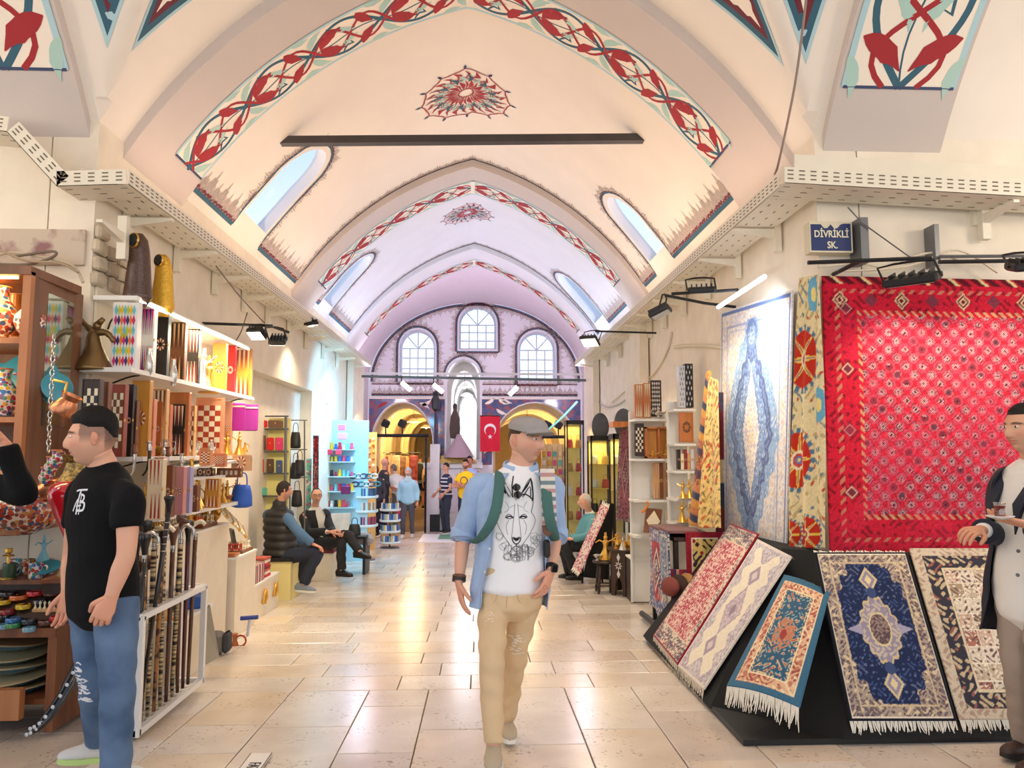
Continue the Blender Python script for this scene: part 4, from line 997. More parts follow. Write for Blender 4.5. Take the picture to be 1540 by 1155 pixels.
# line drawing of a wolf's head among leaves
fx=(at(777,792,3.8),(1,0,0),(0,0,1),.125)
S=[]
def sy(pts,wd=.022,off=(.0,0)):S.append((pts,wd));S.append(([(-x+.0,y)for x,y in pts],wd))
sy([(.18,1.25),(.62,1.95),(.72,1.1),(.62,.55)],.03);sy([(.3,1.2),(.58,1.6),(.6,1.1)],.05);sy([(.0,1.05),(.18,1.25),(.3,1.15)],.02);sy([(.62,.55),(.8,.2),(.55,-.35),(.3,-.7),(.12,-.98),(0,-1.02)],.02)
sy([(.12,.35),(.3,.48),(.45,.36),(.28,.3),(.14,.34)],.03);sy([(.06,.9),(.1,.4),(.16,-.1),(.2,-.5)],.016);sy([(0,-.5),(.14,-.46),(.16,-.58),(.05,-.72),(0,-.7)],.05);sy([(0,-.72),(.03,-.82),(.16,-.86)],.035);sy([(.3,.25),(.42,0),(.36,-.35)],.014);sy([(.45,1.0),(.3,.7),(.5,.55)],.012);sy([(.05,.85),(.28,.75)],.012)
rr=random.Random(2)
for i in range(34):
 a=rr.uniform(-2.9,-.25);r=rr.uniform(.85,1.25);c=(math.cos(a)*r*.85,math.sin(a)*r-.1);p=[(c[0]+math.cos(2*PI*j/6+a)*.15,c[1]+math.sin(2*PI*j/6+a)*.17*(1 if j%2 else .6))for j in range(7)];S.append((p,.011))
for i in range(16):x=rr.uniform(-.5,.5);S.append(([(x,-.75),(x*1.2,-1.05),(x*1.1,-1.4)],.011))
rr=random.Random(5);RP=[]
for i in range(26):y=rr.uniform(-.5,.5);x=rr.gauss(0,.28);RP.append(([(x-.12,y),(x,y+rr.uniform(-.05,.05)),(x+.12,y+rr.uniform(-.06,.06))],rr.uniform(.03,.08)))
h.decal('knee_rip',pt_,(at(775,972,3.9),(1,0,0),(0,0,1),.09),RP,M('rip_beige',(244,228,204),.95));h.decal('thigh_rip',pt_,(at(737,928,3.8),(1,0,0),(0,0,1),.04),RP[:12],MC['rip_beige'])
h.decal('fly_seam',pt_,(at(763,900,3.8),(1,0,0),(0,0,1),.1),[([(0,.3),(-.02,-.1),(-.05,-.5)],.025),([(-.5,.2),(-.6,-.15),(-.75,-.3)],.02),([(.5,.2),(.58,-.15),(.7,-.3)],.02)],M('seam_beige',(186,156,116),.95))
h.decal('wolf_print',tee,fx,S,M('print_ink',(88,86,92),.9))
h.decal('wolf_print',tee,fx,[([(.18,1.25),(.45,1.62),(.62,1.92)],[.01,.09,.02]),([(.62,1.92),(.7,1.3),(.66,1.0)],.05),([(-.56,1.9),(-.5,1.5),(-.44,1.3)],[.03,.12,.03]),([(.1,1.22),(.4,1.28),(.72,1.05)],.05),([(-.12,-.5),(0,-.55),(.12,-.5)],[.04,.12,.04]),([(.12,.34),(.28,.4),(.42,.34)],.06),([(-.12,.34),(-.28,.4),(-.42,.34)],.05)],M('print_black',(30,30,34),.9))
# ---- young man in the black t-shirt
J=D(J_(neck=(155,703,3.47),head=(140,660,3.43),sh_a=(121,735,3.6),sh_b=(194,742,3.32),el_a=(108,830,3.68),wr_a=(101,890,3.6),hd_a=(97,930,3.58),el_b=(190,832,3.27),wr_b=(167,898,3.24),hd_b=(146,940,3.23),
  hip_a=(136,900,3.55),hip_b=(174,902,3.4),kn_a=(143,1022,3.53),kn_b=(177,1025,3.33),an_a=(150,1118,3.66),an_b=(174,1168,3.33),toe_a=(86,1147,3.6),toe_b=(120,1198,3.26)),
  pn_a=(0,-.9,.1),td_a=(-1,0,0),pn_b=(-.2,.9,.0),td_b=(-1,0,.2))
h=Human('person','young man in black t-shirt and ripped jeans standing at left',J,1.0,(226,170,140),face=(-.93,-.34,-.02),brow=(36,26,22),fade=(84,66,58),stubble=.06,voxel=.0068,neckr=.058,hs=1.05,nose=.85,hopt={'b':dict(curl=.95,curls=[.8,.85,.9,.95],tcurl=.5),'a':dict(curl=.4)})
h.hair((18,15,15),vol=.026,front=.062,side=.048,back=.0,sidevol=.004)
tb=h.top('t_shirt',TEEB,.52,1.12,.012,f0=-.12,amp=.005,sr=1.12)
jn=h.pants('jeans',JEANS,(.096,.086,.072,.068,.06),.96,.0028,f1=.05)
h.shoes(M('mesh_light_grey',(212,210,206),.8,bump=.3,bscale=200),M('sole_lime',(186,214,130),.6),M('lace_grey',(190,188,186),.8))
xd=(.93,-.36,0)
h.decal('chest_monogram',tb,(at(123,756,3.35),xd,(0,0,1),.05),[([(-.7,1.0),(-.2,1.1),(.8,1.15)],.16),([(.0,1.05),(-.15,.2),(-.25,-1.0)],.2),([(.1,.75),(.55,.6),(.45,.2),(.05,.1)],.18),([(.05,.1),(.65,0),(.55,-.6),(-.2,-.65)],.2),([(-.25,.3),(-.55,-.2),(-.75,-.75)],.16),([(-.4,-.3),(.3,-.2)],.12),([(.2,.7),(.1,-1.0)],.1)],M('print_white',(226,226,228),.9))
RIP=M('rip_white',(228,228,230),.95)
rr=random.Random(9);S=[]
for i in range(40):y=rr.uniform(-.7,1.0);x=rr.gauss(-.15+.25*y*0,.18)-.3*(y>.3);S.append(([(x-.14,y),(x,y+rr.uniform(-.05,.05)),(x+.14,y+rr.uniform(-.1,.1))],rr.uniform(.03,.09)))
h.decal('knee_rip',jn,(at(139,1028,3.5),xd,(0,0,1),.1),S,RIP)
h.decal('scuffs',jn,(at(160,1000,3.4),xd,(0,0,1),.1),[([(-.3,1.5),(-.2,1.3)],.05),([(-.45,.7),(-.42,.55)],.04),([(.0,.2),(.05,.0)],.05),([(.35,-1.6),(.42,-1.8)],.05),([(-.1,-.8),(-.1,-1.0)],.04)],RIP)
# ---- person at the left edge, arm raised
J=D(J_(neck=(-70,690,3.75),head=(-62,645,3.72),sh_a=(-120,715,3.8),sh_b=(-24,712,3.68),el_a=(-140,800,3.8),wr_a=(-130,880,3.75),hd_a=(-130,930,3.75),el_b=(36,742,3.6),wr_b=(8,666,3.55),hd_b=(-22,630,3.55),
  hip_a=(-95,890,3.78),hip_b=(-42,890,3.72),kn_a=(-95,1010,3.75),kn_b=(-40,1010,3.7),an_a=(-95,1125,3.78),an_b=(-40,1125,3.72),toe_a=(-90,1160,3.6),toe_b=(-35,1160,3.55)),pn_a=(1,0,0),td_a=(0,-1,0),pn_b=(-.6,-.3,-.6),td_b=(.3,-1,0))
h=Human('person','person in black jumper at the left edge raising a forearm',J,1.0,(214,158,128),face=(.6,.5,0),voxel=.009)
h.hair((40,30,26));h.top('jumper',TEEB,1.95,1.15,.015,f0=-.12,amp=.005,sr=1.15);h.pants('trousers',M('trousers_black',(22,22,24),.9));h.shoes(LEATH,LEATH)
# ---- man in the blazer with a glass of tea
BLAZ=M('blazer_navy',(38,42,54),.85,var=.1,vscale=10,bump=.2,bscale=90);LINEN=M('linen_white',(238,234,226),.9,bump=.3,bscale=30);SLACK=M('slacks_grey',(166,150,136),.85,bump=.15,bscale=40)
J=D(J_(neck=(1556,694,3.66),head=(1541,645,3.6),sh_a=(1516,716,3.82),sh_b=(1602,722,3.48),el_a=(1510,806,3.84),wr_a=(1473,797,3.6),hd_a=(1442,803,3.5),el_b=(1606,812,3.36),wr_b=(1548,790,3.28),hd_b=(1510,781,3.3),
  hip_a=(1530,885,3.74),hip_b=(1575,887,3.58),kn_a=(1534,1000,3.7),kn_b=(1572,1005,3.5),an_a=(1545,1112,3.82),an_b=(1570,1140,3.62),toe_a=(1488,1140,3.72),toe_b=(1515,1166,3.52)),
  pn_a=(-.1,.3,-.9),td_a=(.2,-1,.2),pn_b=(0,.2,1),td_b=(-.1,1,.5))
h=Human('person','man in dark blazer and white shirt holding tea at right edge',J,1.02,(222,168,136),face=(-.97,-.16,-.03),brow=(50,36,30),stubble=.08,voxel=.0072,hs=1.0,nose=1.1,hopt={'a':dict(curl=.55),'b':dict(curl=.22)})
h.hair((44,36,32),vol=.010,front=.07,side=.02,back=-.05,sidevol=.004)
h.top('shirt',LINEN,1.9,1.12,.012,f0=-.3,amp=.006,cuff=1.25,sr=.84);h.pants('slacks',SLACK,(.1,.094,.078,.074,.072),.98)
h.shoes(M('shoe_brown',(70,50,42),.5),M('sole_dark',(40,34,32),.7));bz=h.shell('blazer',BLAZ,-.34,.93,.62,.42,1.26,.022,1.82,1.15,.06,.005,1.35)
for e in(-1,1):
 c=h.spine(.8);P=[h.spine(.95)+h.rs*e*.075+h.fr*.05,h.spine(.8)+h.rs*e*.13+h.fr*.125,h.spine(.6)+h.rs*e*.10+h.fr*.165,h.spine(.42)+h.rs*e*.085+h.fr*.175,h.spine(.65)+h.rs*e*.055+h.fr*.165];MB().prism(P,h.fr*.008).build('lapel',BLAZ,bz)
for f in(.3,.12):MB().ell(h.spine(f)+h.rs*.1+h.fr*.175,(.009,.009,.009),None,8,6).build('button',STEEL,bz,smooth=True)
tg=thing('tea_saucer',tuple(at(1504,781,3.26)),'small white saucer held by the man in the blazer','saucer')
MB().lathe([(.001,0),(.02,0),(.045,.008),(.058,.014),(.058,.017),(.044,.012),(.02,.004),(.001,.004)],at(1504,781,3.26),24).build('plate',M('porcelain',(244,240,234),.2),tg,smooth=40)
gl=thing('tea_glass',tuple(at(1504,780,3.26)),'glass of dark red tea on the held saucer','glass');c=at(1504,779,3.26)+Vector((0,0,.004))
MB().lathe([(.018,.002),(.021,.01),(.018,.03),(.024,.05),(.0005,.05)],c,18).build('tea',M('tea_red',(120,30,12),.1,coat=.6),gl,smooth=40)
MB().lathe([(.020,0),(.0225,.01),(.0195,.03),(.0265,.065),(.0255,.065),(.0185,.03),(.021,.01)],c,18).build('glass_wall',Mglass('cup_glass',(250,245,240),.12),gl,smooth=40)
# ---- seated man in the puffer vest
VEST=M('vest_black',(40,38,40),.5,bump=.3,bscale=12);BLUEJ=M('jumper_blue',(84,118,156),.9,bump=.2,bscale=30);NAVYT=M('trousers_navy',(40,46,62),.9,bump=.15,bscale=30)
J=D(J_(neck=(420,762,9.25),head=(427,738,9.22),sh_a=(434,778,9.08),sh_b=(402,772,9.4),el_a=(452,803,9.0),wr_a=(470,818,9.05),hd_a=(482,823,9.05),el_b=(432,808,9.6),wr_b=(462,818,9.6),hd_b=(476,822,9.6),
  hip_a=(425,838,9.12),hip_b=(412,836,9.36),kn_a=(478,830,9.1),kn_b=(466,826,9.5),an_a=(456,880,9.05),an_b=(440,876,9.4),toe_a=(484,892,9.0),toe_b=(466,886,9.35)),pn_a=(.2,0,-1),td_a=(0,1,0),pn_b=(.2,0,-1),td_b=(0,-1,0))
h=Human('person','seated man in black quilted vest with his back turned',J,.96,(216,160,132),face=(.85,.5,-.03),voxel=.010,belly=.06,fade=(60,48,42),stubble=.2)
h.hair((52,42,38),vol=.008,front=.06,side=-.02,back=-.07,sidevol=.004);h.top('jumper',BLUEJ,1.92,1.08,.01,amp=.004,sr=1.2);h.pants('trousers',NAVYT,(.1,.092,.075,.07,.066),.97);h.shoes(M('trainer_grey',(132,144,158),.8),SOLEW)
mb=MB();h.torso(mb,1.22,.03,f0=-.26,f1=.96);me=fused(mb,.012,3);a,n=mesh_arr(me);f=(a[:,2]-h.hm.z)/.5;a+=n*(.02*np.abs(np.sin(f*PI*5.2))-.008)[:,None];me.vertices.foreach_set('co',a.ravel());me.update();vs=mesh_obj('quilted_vest',me,VEST,h.t)
mb=MB();lofts(mb,[h.spine(.94),h.spine(1.03),h.spine(1.1)],[(.10,.09),(.088,.08),(.082,.075)],h.rs,18,3);mb.build('vest_collar',VEST,vs,smooth=True)
# ---- seated man in the dark suit, legs crossed
J=D(J_(neck=(474,763,10.9),head=(476,746,10.8),sh_a=(457,775,10.78),sh_b=(489,771,11.0),el_a=(463,800,10.6),wr_a=(496,800,10.42),hd_a=(512,796,10.4),el_b=(498,796,10.8),wr_b=(503,803,10.55),hd_b=(514,803,10.45),
  hip_a=(472,818,10.86),hip_b=(486,816,11.02),kn_a=(512,816,10.45),kn_b=(522,804,10.5),an_a=(514,858,10.42),an_b=(541,830,10.3),toe_a=(534,868,10.3),toe_b=(562,841,10.2)),pn_a=(0,.2,-1),td_a=(.3,-1,.3),pn_b=(0,.2,-1),td_b=(0,-1,.3))
SUIT=M('suit_black',(34,34,38),.85,bump=.15,bscale=40)
h=Human('person','seated older man in dark suit and glasses, legs crossed',J,.97,(222,168,140),face=(.35,-.94,0),voxel=.010,stubble=.1,hs=1.0)
h.hair((74,68,66),vol=.004,front=.098,side=.02,back=-.06,sidevol=.006);h.top('shirt',LINEN,1.9,1.08,.008,sr=.84);h.pants('trousers',SUIT,(.095,.088,.072,.068,.062),.97);h.shoes(LEATH,LEATH,L=.29)
h.shell('suit_jacket',SUIT,-.2,.94,.45,.35,1.24,.02,1.85,1.15,.02,.004,1.3)
sp=thing('spectacles',tuple(h.skull((0,-.1,.01))),'spectacles worn by the seated man in the dark suit','glasses')
for e in(-1,1):
 mb=MB();mb.tube([h.skull((e*.032+.022*math.cos(t),-.103,.010+.016*math.sin(t)))for t in np.linspace(0,2*PI,15)],.0028,5);mb.build('rim',M('rim_brown',(60,44,36),.4),sp)
 MB().tube([h.skull((e*.053,-.1,.014)),h.skull((e*.078,.01,.014))],.002,5).build('temple',M('rim_brown',(60,44,36),.4),sp)
mb=MB();mb.tube([h.skull((.01,-.103,.012)),h.skull((-.01,-.103,.012))],.002,5);mb.build('bridge',MC['rim_brown'],sp)
# ---- seated man in the teal jumper, at right
J=D(J_(neck=(887,773,10.4),head=(880,754,10.35),sh_a=(879,781,10.6),sh_b=(893,783,10.2),el_a=(870,806,10.65),wr_a=(856,810,10.5),hd_a=(848,810,10.4),el_b=(884,806,10.1),wr_b=(860,811,10.15),hd_b=(849,811,10.2),
  hip_a=(883,822,10.5),hip_b=(886,822,10.3),kn_a=(845,818,10.5),kn_b=(850,820,10.2),an_a=(856,862,10.5),an_b=(866,864,10.2),toe_a=(838,869,10.45),toe_b=(848,872,10.1)),pn_a=(0,.3,-1),td_a=(0,-1,.3),pn_b=(0,-.3,-1),td_b=(0,1,.3))
h=Human('person','seated bald man in teal jumper beside the small rug',J,.95,(224,172,144),face=(-.93,.3,-.05),voxel=.010,belly=.04)
h.hair((190,182,174),vol=.002,front=.16,side=.02,back=-.05,sidevol=.004)
h.top('jumper',M('jumper_teal',(92,150,160),.9,bump=.2,bscale=40),1.9,1.12,.014,sr=1.2);h.pants('trousers',SUIT,(.095,.09,.074,.07,.066),.97);h.shoes(LEATH,LEATH)
mb=MB();lofts(mb,[h.spine(.95),h.spine(1.05)],[(.078,.072),(.07,.066)],h.rs,16,2);mb.build('shirt_collar',LINEN,h.t,smooth=True)
# ---- people further down the aisle
def stander(label,x,y0,y1,Y,k,skin,faced,topm,legm,hairc,sleeve=1.9,shoe=LEATH,crossed=False,bend=0.,stride=0.,short=None,hairk=None,w=1.,arms=None,group=None,beard=0.):
 """standing figure whose head top is at pixel row y0 and soles at y1, at distance Y"""
 pm=F/Y;g=at(x,y1,Y);top=at(x,y0,Y);H=top.z-g.z;k=H/1.78;f=Vector(faced).normalized();r=Vector((-f.y,f.x,0));P=lambda a,b,z:g+r*a*k*w+f*b*k+Vector((0,0,z*k))
 J=dict(neck=P(0,bend*1.0,1.49-bend*.5),head=P(0,.02+bend*1.25,1.66-bend*.6),sh_a=P(-.19,bend*.9,1.42-bend*.45),sh_b=P(.19,bend*.9,1.42-bend*.45),hip_a=P(-.09,0,.93),hip_b=P(.09,0,.93),
    kn_a=P(-.1,.05+stride*.5,.5),kn_b=P(.1,.03-stride*.3,.5),an_a=P(-.1,stride,.085),an_b=P(.1,-stride,.085),toe_a=P(-.11,.17+stride,0),toe_b=P(.11,.17-stride,0))
 if crossed:J.update(el_a=P(-.27,.08,1.14),el_b=P(.27,.08,1.14),wr_a=P(.02,.22,1.14),wr_b=P(-.02,.24,1.18),hd_a=P(.12,.2,1.15),hd_b=P(-.12,.2,1.19))
 else:
  q=arms or 0.;J.update(el_a=P(-.26,-.02+bend*.6+q*.1,1.14-bend*.3),el_b=P(.26,-.02+bend*.6+q*.1,1.14-bend*.3),wr_a=P(-.26+q*.1,.05+bend*.8+q*.3,.9+q*.2-bend*.2),wr_b=P(.26-q*.1,.05+bend*.8+q*.3,.9+q*.2-bend*.2));J.update(hd_a=J['wr_a']+Vector((0,0,-.1))+f*q*.2,hd_b=J['wr_b']+Vector((0,0,-.1))+f*q*.2)
 J.update(pn_a=r,td_a=f,pn_b=-r,td_b=f)
 h=Human('person',label,J,k,skin,hi=False,face=(f.x,f.y,-.3*bend),voxel=.017,stubble=beard,group=group)
 if hairc:h.hair(hairc,**(hairk or{}))
 h.top('top',topm,sleeve,1.1,.012,f0=-.15,amp=.004);h.pants('trousers',legm,short=short);h.shoes(shoe,SOLEW);return h
h=stander('woman in pale blue jacket and headscarf walking down the aisle',613,703,808,18.2,.93,(220,170,146),(-.1,-1,0),M('jacket_pale_blue',(158,206,222),.8,bump=.3,bscale=20),M('leggings_grey',(84,84,88),.9),(172,200,204),stride=.12,shoe=M('shoe_pale',(210,206,200),.7),hairk=dict(vol=.012,front=.06,side=-.12,back=-.14,sidevol=.014,name='headscarf'))
mb=MB();lofts(mb,[h.spine(.88),h.spine(1.0),h.spine(1.1)],[(.13,.11),(.09,.09),(.07,.08)],h.rs,14,2);mb.build('scarf',M('scarf_pale',(176,204,206),.9),h.t,smooth=True)
wb=MB();wb.ell(at(600,772,18.2),(.06,.04,.17),None,12,8);wb.build('shopping_bag',M('bag_crimson',(206,40,70),.6),smooth=True,label='small crimson bag carried by the woman in pale blue',cat='bag')
h=stander('man in navy striped polo standing near the far fountain',671,696,802,18.9,.96,(216,162,134),(-.85,-.5,0),M('polo_navy',(44,54,84),.9),M('trousers_slate',(56,64,78),.9),(46,38,36),.6,arms=.5)
mb=MB()
for f in(.12,.3,.48,.66,.82):
 R_=h.spine(f);a=np.interp(f,[q[0]for q in TOR],[q[1]for q in TOR])*h.k*1.1+.018;b=np.interp(f,[q[0]for q in TOR],[q[2]for q in TOR])*h.k*1.1+.018
 mb.lathe([(1.0,-.016),(1.012,0),(1.0,.016)],R_,20,Matrix((h.rs*a,h.rs.cross(h.upv)*b,h.upv)).transposed())
mb.build('white_stripes',COTW,h.t,smooth=True)
h=stander('bearded man in yellow t-shirt with arms crossed',700,691,804,18.3,.97,(206,150,116),(-.35,-.94,0),M('tee_yellow',(248,206,24),.9),NAVYT,(22,20,20),.55,crossed=True,beard=.7)
h.decal('tee_emblem',[c for c in h.t.children if c.name.startswith('top')][0],(h.spine(.62)+h.fr*.2,(-h.fr.cross(h.upv)),(0,0,1),.09),[([(math.cos(t),math.sin(t))for t in np.linspace(0,2*PI,13)],.25)],M('emblem_violet',(70,50,110),.9))
stander('bald man in dark waistcoat leaning over the stall at left',576,689,800,18.6,.96,(206,150,124),(.75,.3,0),M('waistcoat_dark',(52,54,60),.9),NAVYT,None,1.2,arms=.7)
stander('dark-haired woman in dark top behind the postcard rack',563,700,806,18.0,.92,(206,158,132),(-.2,-1,0),M('top_dark',(58,56,62),.9),SUIT,(62,50,44),hairk=dict(vol=.014,front=.06,side=-.11,back=-.16,sidevol=.014))
stander('person in white shirt and olive skirt bending over the stall',600,688,802,19.2,.95,(206,160,136),(-.5,.85,0),M('shirt_white_olive',(226,226,214),.9),M('skirt_olive',(116,112,92),.9),(120,104,90),1.2,bend=.28)
h=stander('man with black backpack and navy shorts walking away',631,682,766,25.5,.98,(206,154,128),(0,1,0),M('tee_sky',(150,196,216),.9),M('shorts_navy',(40,46,70),.9),(96,76,62),.6,short=.75,stride=.1)
mb=MB();lofts(mb,[h.spine(.1)-h.fr*.2,h.spine(.5)-h.fr*.22,h.spine(.9)-h.fr*.18],[(.13,.08),(.15,.1),(.11,.06)],h.rs,14,3);mb.build('backpack',M('pack_black',(50,58,60),.8),smooth=True,label='dark backpack on the man walking away in shorts',cat='backpack')
stander('woman in beige dress walking beyond the left arch',647,688,768,25.2,.95,(214,164,136),(0,1,0),M('dress_beige',(222,190,160),.9),M('dress_beige2',(190,140,116),.9),(150,120,90),.8)
stander('man in pale blue collar half hidden behind the capped man',706,686,800,19.4,.97,(190,130,104),(-.3,-1,0),CHAM,NAVYT,(40,34,32),1.2)
# ================================================================ weave patterns
def edge_d(X,Y,w,h):return np.minimum(np.minimum(X,w-X),np.minimum(Y,h-Y))
def pat_bokhara(X,Y,w,h):
 p=Pat(X,Y,(206,24,52));d=edge_d(X,Y,w,h);m=d>.27;a=.118;gx=(X-w/2)/a;gy=(Y-.1)/a
 for ox,oy,r,c1,c2 in((0,0,.40,(196,74,92),(126,46,62)),(.5,.5,.33,(176,104,116),(104,58,72))):
  qx=gx+ox-np.round(gx+ox);qy=gy+oy-np.round(gy+oy);o=np.maximum(np.maximum(abs(qx),abs(qy)),(abs(qx)+abs(qy))*.72)
  p.put(m&(o<r),(214,44,70));p.put(m&(o<r*.9)&(np.sin(qx*40)*np.sin(qy*40)>-.1),c1);p.put(m&(o<r*.55),c2);p.put(m&(o<r*.5)&(np.sin((qx+qy)*52)>.25),(222,172,176));p.put(m&(o<r*.16),(70,20,34));p.put(m&(o<r)&(o>r*.88)&(np.sin(np.arctan2(qy,qx)*8)>.2),(96,40,60))
 p.put(flor(X,Y,95)>.75,(150,14,38),.5)
 b=(d<.27);p.put(b&(flor(X,Y,60)>.5),(140,16,38));p.put((d>.235)&(d<.27)&(np.sin((X+Y)*110)>.2),(206,150,110));p.put((d>.085)&(d<.115)&(np.sin((X-Y)*90)>.2),(196,120,96))
 tb=(h-Y)<.055;p.put(tb,(96,10,30));p.put(tb&(np.sin((X+Y*1.4)*60)>.3),(190,30,50));p.put(tb&(np.sin((X+Y*1.2)*30)>.9),(226,206,150))
 for bx,by in((X,h-Y),):
  q=(X-.12)/.44;q=(q-np.round(q))*.44;e=abs(q)+abs(h-Y-.165)*.85;p.put((e<.058),(112,16,34));p.put((e<.055)&(e>.042),(222,186,150));p.put((e<.03)&(e>.016),(222,186,150));q2=(X-.34)/.44;q2=(q2-np.round(q2))*.44;e=abs(q2)+abs(h-Y-.165);p.put(e<.05,(128,52,70))
 for sx_ in(X,w-X):q=Y/.42;q=(q-np.round(q))*.42;e=abs(q)+abs(sx_-.16);p.put(e<.05,(120,44,60));p.put((e<.045)&(e>.034),(214,160,140))
 n=flor(X,Y,5,1.)+flor(X,Y,9);p.put(n>.4,(226,56,86),.25);return p.grain(.1)
def pat_blue(X,Y,w,h):
 p=Pat(X,Y,(236,230,224));d=edge_d(X,Y,w,h);u=(X-w/2)/(w/2);v=(Y-h/2)/(h/2)
 p.put(flor(X,Y,60)>.35,(206,204,220));p.put(flor(X,Y,44,1)>.62,(232,206,180));p.put((d<.045),(96,120,176));p.put((d<.02),(232,228,224));p.put((d>.16)&(d<.18),(166,176,208));p.put((d>.215)&(d<.225),(188,196,218))
 an=np.arctan2(v,u);sc=.05*np.abs(np.sin(an*9))+.03*np.sin(an*21);L=(np.abs(u)/.80)**1.25+(np.abs(v)/.94)**1.3+sc
 p.put(L<1.0,(150,182,220));p.put((L<1.0)&(flor(X,Y,75)>.3),(120,154,204));p.put((L<1.0)&(flor(X,Y,50,2)>.72),(206,216,232));p.put((L<.74)&(L>.56),(74,92,146));p.put((L<.68)&(L>.60)&(flor(X,Y,60)>-.2),(108,136,190))
 p.put(L<.56,(132,164,210));p.put((L<.56)&(flor(X,Y,85,.5)>.25),(92,120,178));p.put((L<.56)&(flor(X,Y,60,3)>.7),(200,212,232))
 M2=(np.abs(u)/.27)**1.1+(np.abs(v)/.52)**1.1+.08*np.abs(np.sin(an*12));p.put(M2<1.06,(84,104,160));p.put(M2<1,(240,234,226));p.put((M2<1)&(flor(X,Y,80)>.2),(196,184,204));p.put((M2<.4)&(flor(X,Y,90)>.1),(226,200,150))
 for sv in(-1,1):q=np.hypot(u/.16,(v-sv*.76)/.12);p.put((q<1)&(L<1.1),(106,132,186));p.put((q<.7)&(flor(X,Y,80)>0),(170,194,226))
 return p.grain(.07)
def pat_suzani(X,Y,w,h):
 p=Pat(X,Y,(232,218,172));p.put(flor(X,Y,48)>.55,(196,178,128));p.put(flor(X,Y,40,2)>.78,(120,140,150));p.put(flor(X,Y,34,1)>.86,(196,92,62)); 
 for cx,cy,r in((.30,.70,.20),(.16,.33,.19),(.5,.05,.12),(.05,.05,.10)):
  dx,dy=X-cx*w/.4*.4-.0,Y-cy*h;a=np.arctan2(dy,dx);q=np.hypot(dx,dy)/r;p.put(q<1.12,(86,128,160));p.put((q<1.12)&(np.sin(a*22)>.2),(226,212,170));p.put(q<.96,(196,52,36));st=.5+.42*(np.abs(np.mod(a/(PI/4),1)-.5)*2);p.put((q<.96)&(np.abs(np.mod(a/(PI/4)+.5,1)-.5)*2*q<.30*(1.02-q)+.05),(236,208,92));p.put((q<.8)&(np.abs(np.mod(a/(PI/4)+.5,1)-.5)*2*q<.06),(150,96,150));p.put(q<.34,(236,226,190));p.put(q<.24,(206,70,60));p.put(q<.15,(110,130,190));p.put(q<.07,(240,226,120))
 for cx,cy in((.30,.93),(.40,.52)):q=np.hypot(X-cx,(Y-cy*h)/1.6);p.put(q<.07,(110,176,206));p.put(q<.03,(240,220,140))
 return p.grain(.05)
def pat_run_red(X,Y,w,h):
 p=Pat(X,Y,(226,206,184));d=edge_d(X,Y,w,h);p.put(d<.016,(150,24,44));b=(d>.016)&(d<.10);p.put(b&(flor(X,Y,90)>.25),(92,76,92));p.put(b&(flor(X,Y,70,1)>.7),(190,70,76));e=(Y<.15)|(h-Y<.15);p.put(e&(d>.02)&(flor(X,Y,95,2)>.1),(80,72,88))
 f=(d>.105)&(Y>.16)&(h-Y>.16);p.put((d>.1)&~f&~e,(226,200,170));p.put(f,(178,34,62));q=np.abs(np.sin(X*62+2.2*np.sin(Y*34)));p.put(f&(flor(X,Y,78)>.12),(238,214,196));p.put(f&(flor(X,Y,110,1.5)>.55),(206,92,104));p.put(f&(q<.12),(244,224,204));return p.grain(.06)
def pat_run_cream(X,Y,w,h):
 p=Pat(X,Y,(206,196,198));d=edge_d(X,Y,w,h);p.put(flor(X,Y,85)>.2,(172,156,168));p.put(flor(X,Y,60,2)>.6,(224,214,206));an=np.arctan2(Y-h/2,X-w/2)
 u=np.abs(X-w/2)/(w/2);v=np.abs(Y-h/2)/(h/2);f=(u+.12*np.sin(Y*34)*(v>.2)<.62)&(v+.1*np.cos(u*6)<.82);p.put(f,(240,230,206));mdl=u/.5+v/.40+.1*np.abs(np.sin(an*8));p.put(f&(mdl<1),(184,164,178));p.put(f&(mdl<.86)&(flor(X,Y,90)>0),(214,196,196));p.put(f&(mdl<.34),(150,128,146))
 m2=u/.3+np.abs(v-.53)/.16;p.put(f&(m2<1),(170,150,166));p.put(f&(m2<.5),(220,206,200));p.put((d<.02),(226,216,204));return p.grain(.05)
def pat_small_blue(X,Y,w,h):
 p=Pat(X,Y,(226,184,146));d=edge_d(X,Y,w,h);p.put(flor(X,Y,60)>.1,(196,126,100));p.put(flor(X,Y,85,1)>.55,(160,72,66));p.put(flor(X,Y,52,3)>.72,(238,214,176));p.put(d<.05,(58,108,136));p.put((d>.05)&(d<.058),(236,216,176));f=(d>.125);p.put((d>.112)&f==False,(0,0,0),0);p.put((d>.118)&(d<.128),(240,222,182));an=np.arctan2(Y-h/2,X-w/2)
 f=(d>.128)&~((d<.2)&(h-Y<.2)&False);p.put(f,(48,92,122));p.put((d>.128)&(d<.15)&(flor(X,Y,110)>0),(220,196,150));q=flor(X,Y,62,1);p.put((d>.15)&(q>.45),(226,190,140));p.put((d>.15)&(q>.75),(186,84,70));p.put((d>.15)&(flor(X,Y,95,2)>.62),(150,176,170));r=np.hypot((X-w/2)/.09,(Y-h*.48)/.15);p.put((r<1)&(flor(X,Y,80)>-.2),(196,130,96));p.put((r<.3),(160,60,56));return p.grain(.06)
